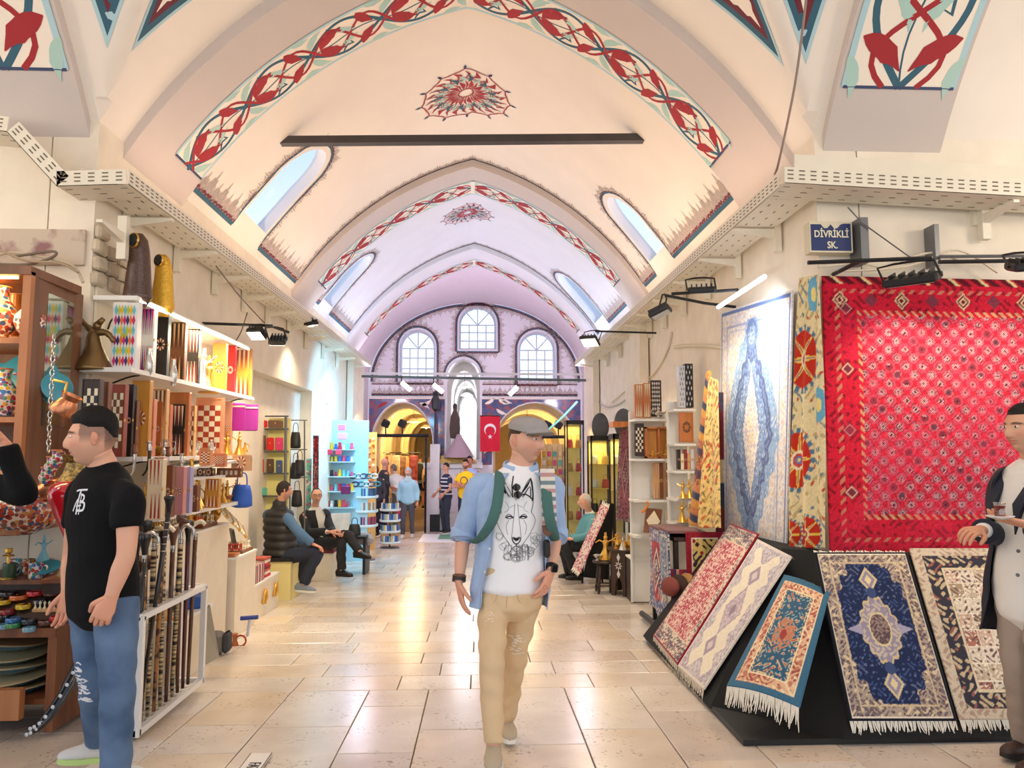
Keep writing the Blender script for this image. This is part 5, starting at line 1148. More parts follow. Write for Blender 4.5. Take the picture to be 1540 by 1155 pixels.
def pat_navy(X,Y,w,h):
 p=Pat(X,Y,(176,158,140));d=edge_d(X,Y,w,h);p.put(flor(X,Y,95)>.15,(120,104,104));p.put(flor(X,Y,70,1)>.5,(216,196,160));p.put(flor(X,Y,120,2)>.6,(90,70,84));p.put(d<.014,(16,18,30));p.put((d>.014)&(d<.02),(230,220,200));p.put((d>.075)&(d<.085),(206,184,148))
 u=(X-w/2)/(w/2);v=(Y-h/2)/(h/2);an=np.arctan2(v,u);A=np.abs(u);B=np.abs(v);f=((A/.80)**2.2+(B/.90)**2.2<1+.11*np.sin(an*20)-.10*(np.abs(np.abs(an)-PI/2)>.5)*(np.abs(np.abs(an)-PI/2)<1.25))&(d>.088);p.put(f,(26,40,78));p.put(f&(flor(X,Y,110)>.55),(58,78,124));p.put(f&(flor(X,Y,80,2)>.8),(104,112,140))
 mm=(A/.40)**1.6+(B/.42)**1.6+.10*np.sin(an*14);p.put(f&(mm<1.0),(206,184,142));p.put(f&(mm<.86),(150,140,158));p.put(f&(mm<.86)&(flor(X,Y,100)>.2),(196,180,168));dm=A/.66+B/.16;p.put(f&(dm<1)&(mm>.9),(164,158,178));r=np.hypot(u/.2,v/.19);p.put(r<1.1,(216,198,152));p.put(r<.95,(92,72,78));p.put((r<.9)&(flor(X,Y,130)>0),(150,128,120))
 for s in(1,):q=A/.17+np.abs(B-.62)/.15;p.put(f&(q<1.15),(214,194,150));p.put(f&(q<.85),(150,140,158));p.put(f&(q<.45),(226,208,160));q2=np.hypot(u/.1,(B-.45)/.07);p.put(f&(q2<1),(60,76,116))
 return p.grain(.06)
def pat_garden(X,Y,w,h):
 p=Pat(X,Y,(206,190,166));d=edge_d(X,Y,w,h);p.put(flor(X,Y,80)>.3,(176,150,130));b=(d>.06)&(d<.15);p.put(b,(52,50,62));p.put(b&(flor(X,Y,75,1)>.3),(196,176,140));p.put(b&(flor(X,Y,55,2)>.75),(150,92,84));p.put((d>.15)&(d<.165),(222,206,170))
 f=d>.17;cx=np.floor(X/.082).astype(int);cy=np.floor(Y/.105).astype(int);cols=np.array([(216,202,180),(176,112,96),(196,176,150),(132,130,124),(222,208,190),(168,146,120),(204,170,148)],float);k=(cx*5+cy*3+(cx*cy)%4)%7;c=cols[k];p.c[f]=c[f];p.put(f&(flor(X,Y,120)>.25),(232,220,198));p.put(f&(flor(X,Y,95,2)>.55),(112,84,78));fx=np.mod(X/.082,1);fy=np.mod(Y/.105,1);p.put(f&((fx<.07)|(fy<.06)),(236,224,200));return p.grain(.07)
def pat_stripes(cols,per,ang=0.,wob=0.):
 def fn(X,Y,w,h):
  p=Pat(X,Y,cols[0]);t=(Y*math.cos(ang)+X*math.sin(ang)+wob*np.sin(X*40))/per;k=np.mod(np.floor(t*len(cols)),len(cols)).astype(int);p.c[:]=np.array(cols,float)[k];m=np.mod(np.floor(t),3)==1;p.put(m&(flor(X,Y,90)>.1),(120,50,70));return p.grain(.07)
 return fn
def pat_floral(base,leaf,acc,s=40,border=None):
 def fn(X,Y,w,h):
  p=Pat(X,Y,base);p.put(flor(X,Y,s)>.4,leaf);p.put(flor(X,Y,s*.8,1)>.66,acc);p.put(flor(X,Y,s*1.3,2)>.7,tuple(np.array(leaf)*.6))
  if border:d=edge_d(X,Y,w,h);p.put(d<.05,border);p.put((d<.05)&(flor(X,Y,s*1.5)>.2),acc);p.put((d>.05)&(d<.06),(230,214,190))
  return p.grain(.07)
 return fn
def pat_oriental(field,bord,acc,pale):
 def fn(X,Y,w,h):
  p=Pat(X,Y,field);d=edge_d(X,Y,w,h);u=np.abs(X-w/2)/(w/2);v=np.abs(Y-h/2)/(h/2);p.put(flor(X,Y,60)>.4,acc);b=d<w*.2;p.put(b,bord);p.put(b&(flor(X,Y,70,1)>.3),pale);p.put(b&(flor(X,Y,55,2)>.7),acc);m=u/.5+v/.55;p.put(~b&(m<1),pale);p.put(~b&(m<.8),acc);p.put(~b&(m<.6)&(flor(X,Y,90)>0),pale);p.put(~b&(m<.25),bord);return p.grain(.07)
 return fn
# ================================================================ big hanging rugs at the corner
RED_TL,RED_BL=Vector((2.36,4.93,2.765)),Vector((2.35,4.95,.86))
rug('hanging_rug','large crimson rug with rows of small octagons hung on the wall',RED_BL,(4.2,4.95,.86),RED_TL,(4.2,4.93,2.745),pat_bokhara,260,270,wave=lambda u,v:.006*np.sin(u*19)*(1-v))
b0,b1,b2,b3=Vector((2.31,7.06,.62)),Vector((2.31,5.58,.62)),atx(1086,470,2.33),atx(1194,436,2.33)
rug('hanging_rug','tall pale blue medallion rug hanging beside the aisle',b0,b1,b2,b3,pat_blue,150,210,wave=lambda u,v:.01*np.sin(u*9+1)*(1-v))
s0,s1,s2,s3=atx(1188,824,2.27),atx(1246,824,2.29),atx(1203,418,2.26),atx(1234,412,2.27)
rug('embroidered_cloth','cream embroidered cloth with red sunburst discs hanging at the corner',s0,s1,s2,s3,pat_suzani,70,230,thick=.004,cat='cloth',mat=CLOTHM,size=(.45,1.75),wave=lambda u,v:.022*np.sin(u*14+2*np.sin(v*3))*(1-v*.5))
# ================================================================ black draped corner stand and the rugs leaning on it
BCL=M('black_drape',(14,14,15),.9,bump=.2,bscale=30)
A0,A1,A2=Vector((1.44,6.62,-.06)),Vector((1.39,4.02,.02)),Vector((4.5,4.02,.02));T0,T1,T2=Vector((2.19,6.62,.84)),Vector((2.12,4.76,.88)),Vector((4.5,4.76,.88))
st=thing('rug_stand',(2.2,4.9,0),'black draped corner stand that the small rugs lean on','stand')
W0,W1,W2=Vector((2.36,6.62,.84)),Vector((2.36,4.97,.88)),Vector((4.5,4.97,.88));z0=lambda p:Vector((p.x,p.y,p.z-.06))
A1a,A1b,T1a,T1b=Vector((1.41,4.62,-.01)),Vector((1.95,4.02,.02)),Vector((2.13,5.2,.875)),Vector((2.5,4.76,.88))
MB().add([A0,A1a,A1b,A2,T0,T1a,T1b,T2,W0,W1,W2,Vector((2.36,6.62,-.06)),Vector((4.5,4.97,.02))],[(0,1,5,4),(1,2,6,5),(2,3,7,6),(4,5,9,8),(5,6,9),(6,7,10,9),(0,4,8,11),(3,12,10,7)]).build('drape',BCL,st)
MB().prism([A0+Vector((.02,0,0)),A1+Vector((.02,.02,0)),A2+Vector((0,.02,0)),Vector((4.5,4.9,.02)),Vector((2.3,4.9,.02)),Vector((2.3,6.6,-.06))],(0,0,-.03)).build('base_board',BLACK,st)
def onpl(px,py,p,n):
 d=Vector(ray(px,py));c=Vector((0,0,CAMZ));return c+d*((p-c).dot(n)/d.dot(n))
nL=(A0-A1).cross(T1-A1).normalized();nL=nL if nL.x<0 else-nL;nF=(A2-A1).cross(T1-A1).normalized();nF=nF if nF.y<0 else-nF
L_=lambda x,y:onpl(x,y,A1+nL*.012,nL);F_=lambda x,y:onpl(x,y,A1+nF*.012,nF)
rug('runner_rug','narrow crimson and cream runner leaning on the black stand, nearest the aisle',L_(984,957),L_(1020,1001),L_(1099,788),L_(1142,804),pat_run_red,70,190,fringe=(0,),fdrop={0:(-.05,-.02,-1)},fl=.1)
rug('runner_rug','narrow ivory runner with mauve medallion leaning on the black stand',L_(1021,1003),L_(1060,1038),L_(1141,812),L_(1192,838),pat_run_cream,80,190,fringe=(0,1),fdrop={0:(-.05,-.02,-1),1:(.3,0,-.3)},fl=.085)
sb=[at(1094,1033,4.34),at(1203,1066,3.99),at(1180,866,4.92),at(1248,892,4.56)]
rug('small_rug','small teal-edged floral rug draped over the stand corner',*sb,pat_small_blue,110,180,fringe=(0,1),fdrop={0:(-.2,-.25,-1),1:(.5,.1,-.2)},fl=.11,wave=lambda u,v:.03*np.sin(PI*u)*(1-.4*v),size=(.55,1.0))
rug('small_rug','dark navy medallion rug leaning on the stand, front side',F_(1277,1085),F_(1438,1085),F_(1224,832),F_(1363,832),pat_navy,130,220,fringe=(0,1),fdrop={0:(0,-.3,-1),1:(0,.4,.1)},fl=.065)
rug('small_rug','beige rug of many small garden panels leaning at far right',F_(1442,1083),F_(1650,1083),F_(1367,826),F_(1560,826),pat_garden,150,220,fringe=(0,),fdrop={0:(0,-.3,-1)},fl=.065)
# ================================================================ goods makers
WOODO=Mwood('wood_orange',(206,128,66),(170,92,42));WOODB=Mwood('wood_brown',(140,84,50),(104,58,34));WOODD=Mwood('wood_dark',(66,44,34),(44,30,24));WOODL=Mwood('wood_light',(226,180,122),(200,146,88));WOODY=Mwood('wood_yellow',(222,160,66),(190,122,40))
IVORY=M('inlay_ivory',(240,226,194),.4);EBON=M('inlay_ebony',(34,28,26),.4);INRED=M('inlay_red',(176,62,40),.4);PEARL=M('inlay_pearl',(220,220,222),.25)
BRASS=M('brass',(224,176,84),.28,metal=.85);SILVER=M('silver',(206,204,200),.25,metal=.85);COPPER=M('copper',(206,136,96),.3,metal=.8);SHELFW=M('shelf_white',(240,238,232),.4)
def frame_box(c,right,up,w,h,d):
 """axes of an upright case: centre of its base, right, up and outward (front) directions"""
 r=Vector(right).normalized();u=Vector(up).normalized();f=r.cross(u).normalized();return r,u,f
def game_case(label,c,right,w,h,d,wood,kind='chess',up=(0,0,1),group='wooden game boards on the stalls',cat='game board',cols=None):
 """closed folding game board standing on edge: body, frame rails, inlay squares or points, clasp"""
 r,u,f=frame_box(c,right,up,w,h,d);c=Vector(c);t=thing('game_board',tuple(c),label,cat,group);R=Matrix((r,u,f)).transposed()
 B=lambda n,x,y,z,sx_,sy_,sz_,m,bev=0.:MB().cbox(c+r*x+u*y+f*z,(sx_,sy_,sz_),R,bev=bev).build(n,m,t)
 B('case',0,h/2,-d/2,w,h,d,wood,.004)
 e=.008
 rw=min(.014,w*.07);rm=wood
 for x in(-w/2+rw/2,w/2-rw/2):B('rail',x,h/2,.003,rw,h,.006,rm)
 for y in(rw/2,h-rw/2):B('rail',0,y,.003,w-rw*2,rw,.006,rm)
 iw,ih=w-rw*3,h-rw*3;y00=rw*1.5;mb=MB()
 if kind=='chess':
  n=4 if w<h*.7 else 8;m=8;sx_,sy_=iw/n,ih*.8/m
  for i in range(n):
   for j in range(m):mb.cbox(c+r*(-iw/2+sx_*(i+.5))+u*(y00+ih*.1+sy_*(j+.5))+f*.002,(sx_*.96,sy_*.96,.004),R,(i+j)%2)
  ms=cols or[IVORY,EBON]
 elif kind=='points':
  n=6;sx_=iw/n
  for i in range(n):
   for s in(0,1):
    y0,y1=(y00,y00+ih*.42)if s==0 else(y00+ih,y00+ih*.58);x=-iw/2+sx_*i
    mb.prism([c+r*x+u*y0+f*.001,c+r*(x+sx_)+u*y0+f*.001,c+r*(x+sx_/2)+u*y1+f*.001],f*.003,(i+s)%2)
  ms=cols or[IVORY,INRED]
 elif kind=='lattice':
  n,m=4,8
  for i in range(n):
   for j in range(m):
    x=-iw/2+iw*(i+.5)/n;y=y00+ih*(j+.5)/m;q=[c+r*(x+a*iw/n*.42)+u*(y+b*ih/m*.42)+f*.001 for a,b in((1,0),(0,1),(-1,0),(0,-1))];mb.prism(q,f*.003,(i+j)%2)
  ms=cols or[PEARL,IVORY]
 else:
  rr=random.Random(int(c.x*1000)+int(c.z*77))
  for i in range(16):
   a=2*PI*i/16;R0=min(iw,ih)*.42;p=c+u*(h/2)
   mb.prism([p+r*math.cos(a)*R0*.35+u*math.sin(a)*R0*.5+f*.001,p+r*math.cos(a+.16)*R0*.8+u*math.sin(a+.16)*R0*1.1+f*.001,p+r*math.cos(a)*R0+u*math.sin(a)*R0*1.4+f*.001,p+r*math.cos(a-.16)*R0*.8+u*math.sin(a-.16)*R0*1.1+f*.001],f*.003,i%2)
  ms=cols or[IVORY,INRED]
 mb.build('inlay',ms,t,kind='stuff');MB().ell(c+u*(h/2)+r*(w/2+.001),(.006,.008,.012),None,8,6).build('clasp',BRASS,t,smooth=True);return t
def px_case(label,x0,x1,y0,y1,Y,wood,kind,d=.06,turn=0.,zb=None,**k):
 c=at((x0+x1)/2,y1,Y);a,b=at(x0,y1,Y),at(x1,y1,Y);w=(b-a).length;h=(at(x0,y0,Y)-a).length
 if zb is not None:h=at(x0,y0,Y).z-zb;c.z=zb
 return game_case(label,c,(math.cos(turn),math.sin(turn),0),w/max(.3,math.cos(turn))if turn else w,h,d,wood,kind,**k)
def shelf_board(label,p0,p1,depth,inner,th=.025,mat=None,name='wall_shelf',cat='shelf',br=True):
 p0,p1,iv=Vector(p0),Vector(p1),Vector(inner);t=thing(name,tuple(p0),label,cat);q=[p0,p1,p1+iv*depth,p0+iv*depth]
 MB().prism(q,(0,0,-th)).build('board',mat or SHELFW,t)
 if br:
  for f in(.08,.92):
   a=p0.lerp(p1,f);MB().tube(smooth_path([a+iv*(depth-.01)+Vector((0,0,-.2)),a+iv*depth*.85+Vector((0,0,-.12)),a+iv*depth*.4+Vector((0,0,-.05)),a+iv*.04+Vector((0,0,-.03))],4),.006,6).build('bracket',BLACK,t)
 return t
def oil_lamp(label,c,s,mat,group='small metal oil lamps',rz=0.):
 t=thing('oil_lamp',tuple(c),label,'lamp',group,rz=rz)
 MB().lathe([(.001,0),(.03,0),(.034,.006),(.012,.018),(.012,.03),(.04,.045),(.052,.065),(.042,.085),(.016,.096),(.016,.104),(.03,.11),(.018,.125),(.006,.14),(.008,.15),(.001,.157)],(0,0,0),16).build('bowl',mat,t,smooth=50)
 MB().tube(smooth_path([(.04,0,.065),(.08,0,.066),(.105,0,.085),(.115,0,.1)],4),[.017]*4+[.013]*4+[.011]*4+[.013],8).build('spout',mat,t,smooth=True)
 MB().tube(smooth_path([(-.045,0,.06),(-.085,0,.07),(-.08,0,.105),(-.045,0,.09)],5),.005,6).build('handle',mat,t,smooth=True);t.scale=(s,s,s);return t
def trinket(kind,mat,label=None,group=None,cat='ornament'):
 """one small brass or glass piece, local coordinates"""
 t=thing('brass_ornament' if kind!='figure' else 'figurine',(0,0,-9),label,cat,group,rz=0.)
 if kind=='cone':MB().lathe([(.001,0),(.05,0),(.045,.015),(.02,.08),(.009,.1),(.014,.11),(.006,.125),(.003,.15),(.001,.16)],n=14).build('body',mat,t,smooth=50);MB().ell((0,0,.165),(.01,.01,.01)).build('finial',mat,t,smooth=True)
 elif kind=='bowl':MB().lathe([(.001,0),(.025,0),(.012,.012),(.03,.03),(.048,.055),(.044,.055),(.026,.032),(.001,.022)],n=16).build('body',mat,t,smooth=50);MB().lathe([(.047,.053),(.05,.056),(.047,.059),(.044,.056)],n=16).build('rim',mat,t,smooth=True)
 elif kind=='ewer':
  MB().lathe([(.001,0),(.024,0),(.01,.012),(.03,.04),(.033,.055),(.012,.085),(.009,.115),(.017,.13),(.001,.132)],n=14).build('body',mat,t,smooth=50);MB().tube(smooth_path([(-.012,0,.115),(-.045,0,.1),(-.03,0,.05)],4),.0045,6).build('handle',mat,t);MB().tube(smooth_path([(.028,0,.05),(.05,0,.07),(.055,0,.105)],4),.005,6).build('spout',mat,t)
 elif kind=='figure':
  MB().lathe([(.001,0),(.05,0),(.04,.02),(.018,.07),(.014,.1),(.02,.12),(.016,.135),(.007,.145)],n=14).build('robe',mat,t,smooth=50);MB().ell((0,0,.158),(.013,.013,.015)).build('head',mat,t,smooth=True);MB().lathe([(.009,.168),(.008,.195),(.001,.196)],n=10).build('hat',mat,t,smooth=40)
  for s in(-1,1):MB().tube([(s*.014,0,.126),(s*.04,0,.14),(s*.065,0,.16 if s>0 else .12)],[.006,.005,.004],6).build('arm',mat,t)
 else:MB().lathe([(.001,0),(.03,0),(.03,.006),(.008,.012),(.006,.05),(.012,.06),(.006,.07),(.006,.11),(.016,.118),(.016,.135),(.012,.135),(.001,.12)],n=12).build('stem',mat,t,smooth=50);MB().lathe([(.022,.1),(.024,.103),(.022,.106),(.018,.103)],n=12).build('collar',mat,t,smooth=True)
 return t
PROTO={}
def scatter(kind,mat,pts,sc,label,group,cat='ornament',seed=0):
 rr=random.Random(seed);key=(kind,mat.name)
 ow=['first','second','third','fourth','fifth','sixth','seventh','eighth','ninth','tenth','eleventh','twelfth','thirteenth','fourteenth','fifteenth','sixteenth']
 for i,p in enumerate(sorted(pts,key=lambda p:p[0]/p[1])):
  if key not in PROTO:PROTO[key]=o=trinket(kind,mat)
  else:o=dup(PROTO[key])
  o.location=p;o.rotation_euler=(0,0,rr.uniform(0,6.28));s=sc*rr.uniform(.85,1.2);o.scale=(s,s,s);tag(o,label+(', %s from left'%ow[i]if len(pts)>1 else ''),cat,group)
# ================================================================ right-hand stall shelves
def stack_unit(label,x0,x1,Y,rows,depth=.3,post=None):
 t=thing('shelf_unit',tuple(at((x0+x1)/2,rows[-1],Y)),label,'shelf unit')
 for y in rows:a,b=at(x0,y,Y),at(x1,y,Y);MB().box(a.x,b.x,Y-.02,Y+depth,a.z-.025,a.z).build('shelf',SHELFW,t)
 a,b=at(x0,rows[0],Y),at(x1,rows[-1],Y);zb=zf(Y)
 MB().box(a.x,b.x,Y+depth,Y+depth+.02,zb,a.z+.1).build('back_panel',SHELFW,t)
 for x in(a.x+.01,b.x-.01):MB().box(x-.012,x+.012,Y+depth-.03,Y+depth,zb,a.z+.1).build('upright',SHELFW,t)
 return t
stack_unit('white stepped shelf unit holding wooden boards right of the aisle',954,1014,8.3,[630,690,752,806],.32)
px_case('orange backgammon case on the top right shelf, left of two',955,968,578,628,8.36,WOODO,'points',cols=[IVORY,WOODL]);px_case('orange backgammon case on the top right shelf, right of two',968,979,576,628,8.34,WOODO,'points',cols=[IVORY,WOODL])
px_case('dark lattice-inlaid box standing on the top right shelf',979,995,572,626,8.38,WOODD,'lattice',d=.12)
oil_lamp('silver oil lamp on the top right shelf',at(990,629,8.3),.9,SILVER)
px_case('dark chess box on the second right shelf',955,969,637,686,8.38,WOODD,'chess')
ob=thing('open_box',tuple(at(991,689,8.32)),'open wooden backgammon box with two bays on the right shelf','box')
a,b=at(970,642,8.32),at(1011,689,8.32);mx=(a.x+b.x)/2
MB().box(a.x,b.x,8.38,8.4,b.z,a.z).build('back',WOODY,ob)
for x in(a.x,mx-.01,b.x-.02):MB().box(x,x+.02,8.3,8.38,b.z,a.z).build('divider',WOODO,ob)
for z in(b.z,a.z-.02):MB().box(a.x,b.x,8.3,8.38,z,z+.02).build('rail',WOODO,ob)
oil_lamp('small brass oil lamp inside the open box, left',at(982,688,8.26),.6,BRASS);oil_lamp('small brass oil lamp inside the open box, right',at(1001,688,8.26),.6,BRASS)
for i,(x0,x1,m)in enumerate(((983,992,WOODL),(992,998,WOODB),(998,1003,WOODL),(1003,1008,WOODD))):px_case('tall board leaning on the third right shelf, number %s from the aisle'%['one','two','three','four'][i],x0,x1,696,750,8.4,m,'plain' if i%2 else 'points')
fr=thing('diamond_frame',tuple(at(983,800,8.2)),'dark framed panel with pale diamond at the foot of right shelves','frame')
q=[at(972,764,8.3),at(996,766,8.3),at(993,803,8.15),at(968,801,8.15)];MB().prism(q,(0,.03,0)).build('frame',WOODB,fr);c=sum(q,Vector())/4
MB().prism([c.lerp((q[i]+q[(i+1)%4])/2,.85)+Vector((0,-.008,0))for i in range(4)],(0,.006,0)).build('diamond',IVORY,fr)
MB().tube(smooth_path([at(964,770,8.25),at(969,768,8.25),at(975,758,8.25),at(972,755,8.25)],4),.012,7).build('hook_handle',M('amber_resin',(236,130,30),.3),smooth=True,label='amber hook-shaped handle on the right shelves',cat='handle')
stack_unit('narrow white shelf unit behind the striped hanging cloth',1013,1046,7.75,[615,667,708,750,786],.3)
px_case('tall black box with pearl dots on the narrow white shelf',1031,1043,547,613,7.75,EBON,'lattice',d=.1,cols=[PEARL,EBON]);px_case('tall silvery inlaid box on the narrow white shelf',1022,1031,550,613,7.72,PEARL,'lattice',d=.1,cols=[STEEL,PEARL])
px_case('carved orange wooden panel on the narrow white shelf',1023,1043,620,665,7.72,WOODO,'medal',cols=[WOODD,WOODB])
for i in range(5):x=1019+i*5;px_case(['dark','ivory','dull red','pale wooden','pearly'][i]+' small trinket box in the row on the narrow shelf',x,x+4.6,676+(i%2)*6,706,7.72,[WOODD,IVORY,M('bx_red',(150,50,50),.5),WOODL,PEARL][i],'plain',group='small inlaid boxes on the narrow shelf')
scatter('figure',BRASS,[at(1027,749,7.7),at(1037,749,7.7),at(1026,785,7.7),at(1038,785,7.7)],1.0,'small brass dervish figurine on the narrow white shelf','figurines on the narrow shelf')
# hanging textiles at the pier
rug('hanging_textile','orange and navy striped textile hanging in a long fall',atx(1036,790,2.02),atx(1066,792,2.06),atx(1062,560,2.1),atx(1070,556,2.12),pat_stripes([(216,152,60),(44,52,86),(196,120,70),(216,152,60),(44,52,86),(206,130,80)],.52,.35),40,130,thick=.004,cat='textile',wave=lambda u,v:.02*np.sin(u*7)*(1-v),size=(.4,1.9))
rug('hanging_textile','yellow flower-strewn textile hanging beside the striped one',atx(1052,794,2.0),atx(1086,794,2.05),atx(1066,566,2.08),atx(1080,572,2.1),pat_floral((232,202,124),(196,160,90),(206,84,48),30),46,140,thick=.004,cat='textile',wave=lambda u,v:.022*np.sin(u*8+1)*(1-v),size=(.45,1.9))
rug('hanging_rug','dark red and navy kilim strip hanging behind the yellow textile',atx(1077,800,2.2),atx(1090,800,2.24),atx(1080,590,2.2),atx(1088,590,2.24),pat_stripes([(120,36,40),(40,70,96),(226,206,160),(120,36,40)],.9),16,90,thick=.006)
# low rack of folded rugs
rk=thing('rug_rack',(1.95,7.1,-.12),'low dark rack carrying folded rugs beside the aisle','rack')
MB().box(1.76,2.2,6.72,7.62,.74,.78).build('top_rail',WOODD,rk)
for x in(1.78,2.18):
 for y in(6.74,7.6):MB().box(x-.02,x+.02,y-.02,y+.02,zf(y),.75).build('leg',BLACK,rk)
MB().tube([(1.66,6.68,zf(6.7)+.05),(1.66,7.66,zf(7.6)+.05)],.03,8).build('foot_bar',BLACK,rk)
def drape(label,Y0,Y1,x,ztop,zbot,fn,nx=60,fr=(),back=.3,**k):
 """rug folded over a rail, hanging toward the aisle and lying back over the top"""
 h=ztop-zbot;Lt=h+back
 def wv(u,v):
  s=v*Lt;over=np.clip(s-h,0,None);return(-.02*np.sin(u*7+v*3)*(1-v),np.zeros_like(u),np.zeros_like(u))
 p00,p10=Vector((x,Y1,zbot)),Vector((x,Y0,zbot));o=rug('folded_rug',label,p00,p10,(x+.015,Y1,ztop),(x+.015,Y0,ztop),fn,nx,90,fringe=fr,wave=wv,fl=.1,**k)
 MB().box(x+.0,x+back,Y0,Y1,ztop-.012,ztop+.012).build('folded_over',M('rug_back',(130,96,96),.95,var=.2,vscale=30),o);return o
drape('red and blue medallion rug folded over the low rack',6.98,7.62,1.74,.80,.0,pat_oriental((190,34,52),(110,120,168),(90,40,60),(230,214,196)),fdrop={0:(0,0,-1)})
drape('grey-blue fringed rug folded over the low rack',6.70,7.05,1.70,.83,.26,pat_floral((150,160,180),(96,110,140),(206,210,214),60,(60,80,130)),fr=(0,),fdrop={0:(-.1,0,-1)})
rug('folded_rug','rug with dark flowers on yellow ground hanging on the rack front',(1.86,6.69,.30),(2.2,6.69,.30),(1.86,6.70,.83),(2.2,6.70,.83),pat_floral((222,190,110),(60,40,60),(150,40,50),42,(150,26,44)),60,80)
rug('folded_rug','dark striped rug hanging low under the grey-blue one',(1.72,6.70,-.05),(1.86,6.68,-.05),(1.72,6.71,.5),(1.86,6.69,.5),pat_stripes([(130,40,52),(60,50,90),(196,150,120),(150,44,60)],.1,PI/2),30,60)
cu=thing('cushion',tuple(at(1022,905,6.4)),'brown and rust striped cushion tucked behind the red runner','cushion')
for i,m in enumerate((M('kil_rust',(126,62,54),.95),M('kil_dark',(64,44,38),.95),M('kil_gold',(176,130,76),.95),M('kil_dark2',(90,46,44),.95))):
 MB().ell(at(1008+i*12,882-i*2,6.62),(.05,.16,.085+.01*(i in(1,2))),rot(0,.3,.2),14,9).build('stripe_panel',m,cu,smooth=True)
# octagonal inlaid table, stool and brassware
t=thing('octagonal_table',tuple(at(948,888,9.3)),'dark eight-sided table with white inlaid flowers','table');c=at(948,888,9.3);c.z=zf(9.3)
zt=at(948,824,9.3).z
MB().lathe([(.29,zt-.02-c.z),(.3,zt-.01-c.z),(.3,zt-c.z),(.001,zt-c.z)],c,8,rot(0,0,PI/8)).build('top',WOODD,t)
for i in range(8):
 a=2*PI*i/8;r=Vector((-math.sin(a),math.cos(a),0));o=c+Vector((math.cos(a),math.sin(a),0))*.235;hh=zt-c.z-.02;w=.098
 poly=[o+r*x+Vector((0,0,z))for x,z in((-w,0),(-w*.6,0),(-w*.45,hh*.3),(0,hh*.45),(w*.45,hh*.3),(w*.6,0),(w,0),(w,hh),(-w,hh))];pn=MB().prism(poly,Vector((math.cos(a),math.sin(a),0))*.015).build('side_panel',WOODD,t)
 if math.sin(a)<.2:
  f=o+Vector((math.cos(a),math.sin(a),0))*.016+Vector((0,0,hh*.68));mb=MB()
  for k in range(8):b=2*PI*k/8;mb.prism([f+r*math.cos(b)*.012+Vector((0,0,math.sin(b)*.012)),f+r*math.cos(b+.25)*.035+Vector((0,0,math.sin(b+.25)*.035)),f+r*math.cos(b)*.055+Vector((0,0,math.sin(b)*.055)),f+r*math.cos(b-.25)*.035+Vector((0,0,math.sin(b-.25)*.035))],Vector((math.cos(a),math.sin(a),0))*.003)
  for s in(.1,-.1):mb.prism([f+r*x+Vector((0,0,s+z))for x,z in((0,-.05),(.025,0),(0,.05),(-.025,0))],Vector((math.cos(a),math.sin(a),0))*.003)
  mb.build('flower_inlay',PEARL,pn,kind='stuff')
rr=random.Random(21)
g=lambda n,x0,x1,Y0,Y1,z:[Vector((rr.uniform(at(x0,800,Y0).x,at(x1,800,Y0).x),rr.uniform(Y0,Y1),z))for _ in range(n)]
for kd,m,n in(('candle',BRASS,6),('ewer',BRASS,7),('bowl',BRASS,5),('cone',SILVER,4)):scatter(kd,m,g(n,930,966,9.12,9.5,zt),1.15,'small %s on the octagonal table'%{'candle':'brass candlestick','ewer':'brass ewer','bowl':'brass bowl','cone':'silver cone'}[kd],'brassware on the octagonal table',seed=n)
t=thing('wooden_stool',tuple(at(911,884,9.4)),'dark turned-leg stool beside the octagonal table','stool');c=at(911,884,9.4);c.z=zf(9.4);zs=at(911,842,9.4).z
MB().lathe([(.13,zs-.035-c.z),(.16,zs-.03-c.z),(.165,zs-.01-c.z),(.15,zs-c.z),(.001,zs-c.z)],c,20).build('seat',WOODD,t,smooth=40)
for i in range(4):
 a=PI/4+PI/2*i;d=Vector((math.cos(a),math.sin(a),0));MB().tube([c+d*.15+Vector((0,0,.0)),c+d*.145+Vector((0,0,.05)),c+d*.14+Vector((0,0,.12)),c+d*.12+Vector((0,0,.22)),c+d*.1+Vector((0,0,zs-c.z-.03))],[.012,.02,.013,.021,.016],8).build('leg',WOODD,t,smooth=True)
 e=PI/4+PI/2*(i+1);d2=Vector((math.cos(e),math.sin(e),0));MB().tube([c+d*.142+Vector((0,0,.1)),c+d2*.142+Vector((0,0,.1))],.009,6).build('stretcher',WOODD,t)
o=trinket('figure',BRASS,'large brass whirling figure on the dark stool',None);o.location=at(911,841,9.38);o.scale=(2.0,2.0,1.7)
scatter('bowl',SILVER,[at(899,843,9.35),at(922,843,9.35)],1.1,'small silver dish on the dark stool','dishes on the stool')
tb=thing('side_table',tuple(at(960,880,8.7)),'low white-topped side table with pale boxes, right of octagonal table','table')
c=at(962,838,8.7);MB().box(c.x-.12,c.x+.16,8.6,8.95,c.z-.02,c.z).build('top',SHELFW,tb)
for x in(c.x-.1,c.x+.14):MB().box(x-.015,x+.015,8.63,8.92,zf(8.7),c.z-.02).build('leg',WOODD,tb)
for i in range(4):a=at(955+i*6,837,8.65);MB().cbox(a+Vector((0,0,.03+.05*(i%2))),(.045,.05,.06+.1*(i%2)),None,bev=.004).build('trinket_box',[M('bxp',(222,196,170),.6),M('bxr',(180,90,80),.6)][i%2],label=['first','second','third','fourth'][i]+' tiny box from the left on the low side table',cat='box',group='boxes on the side table')
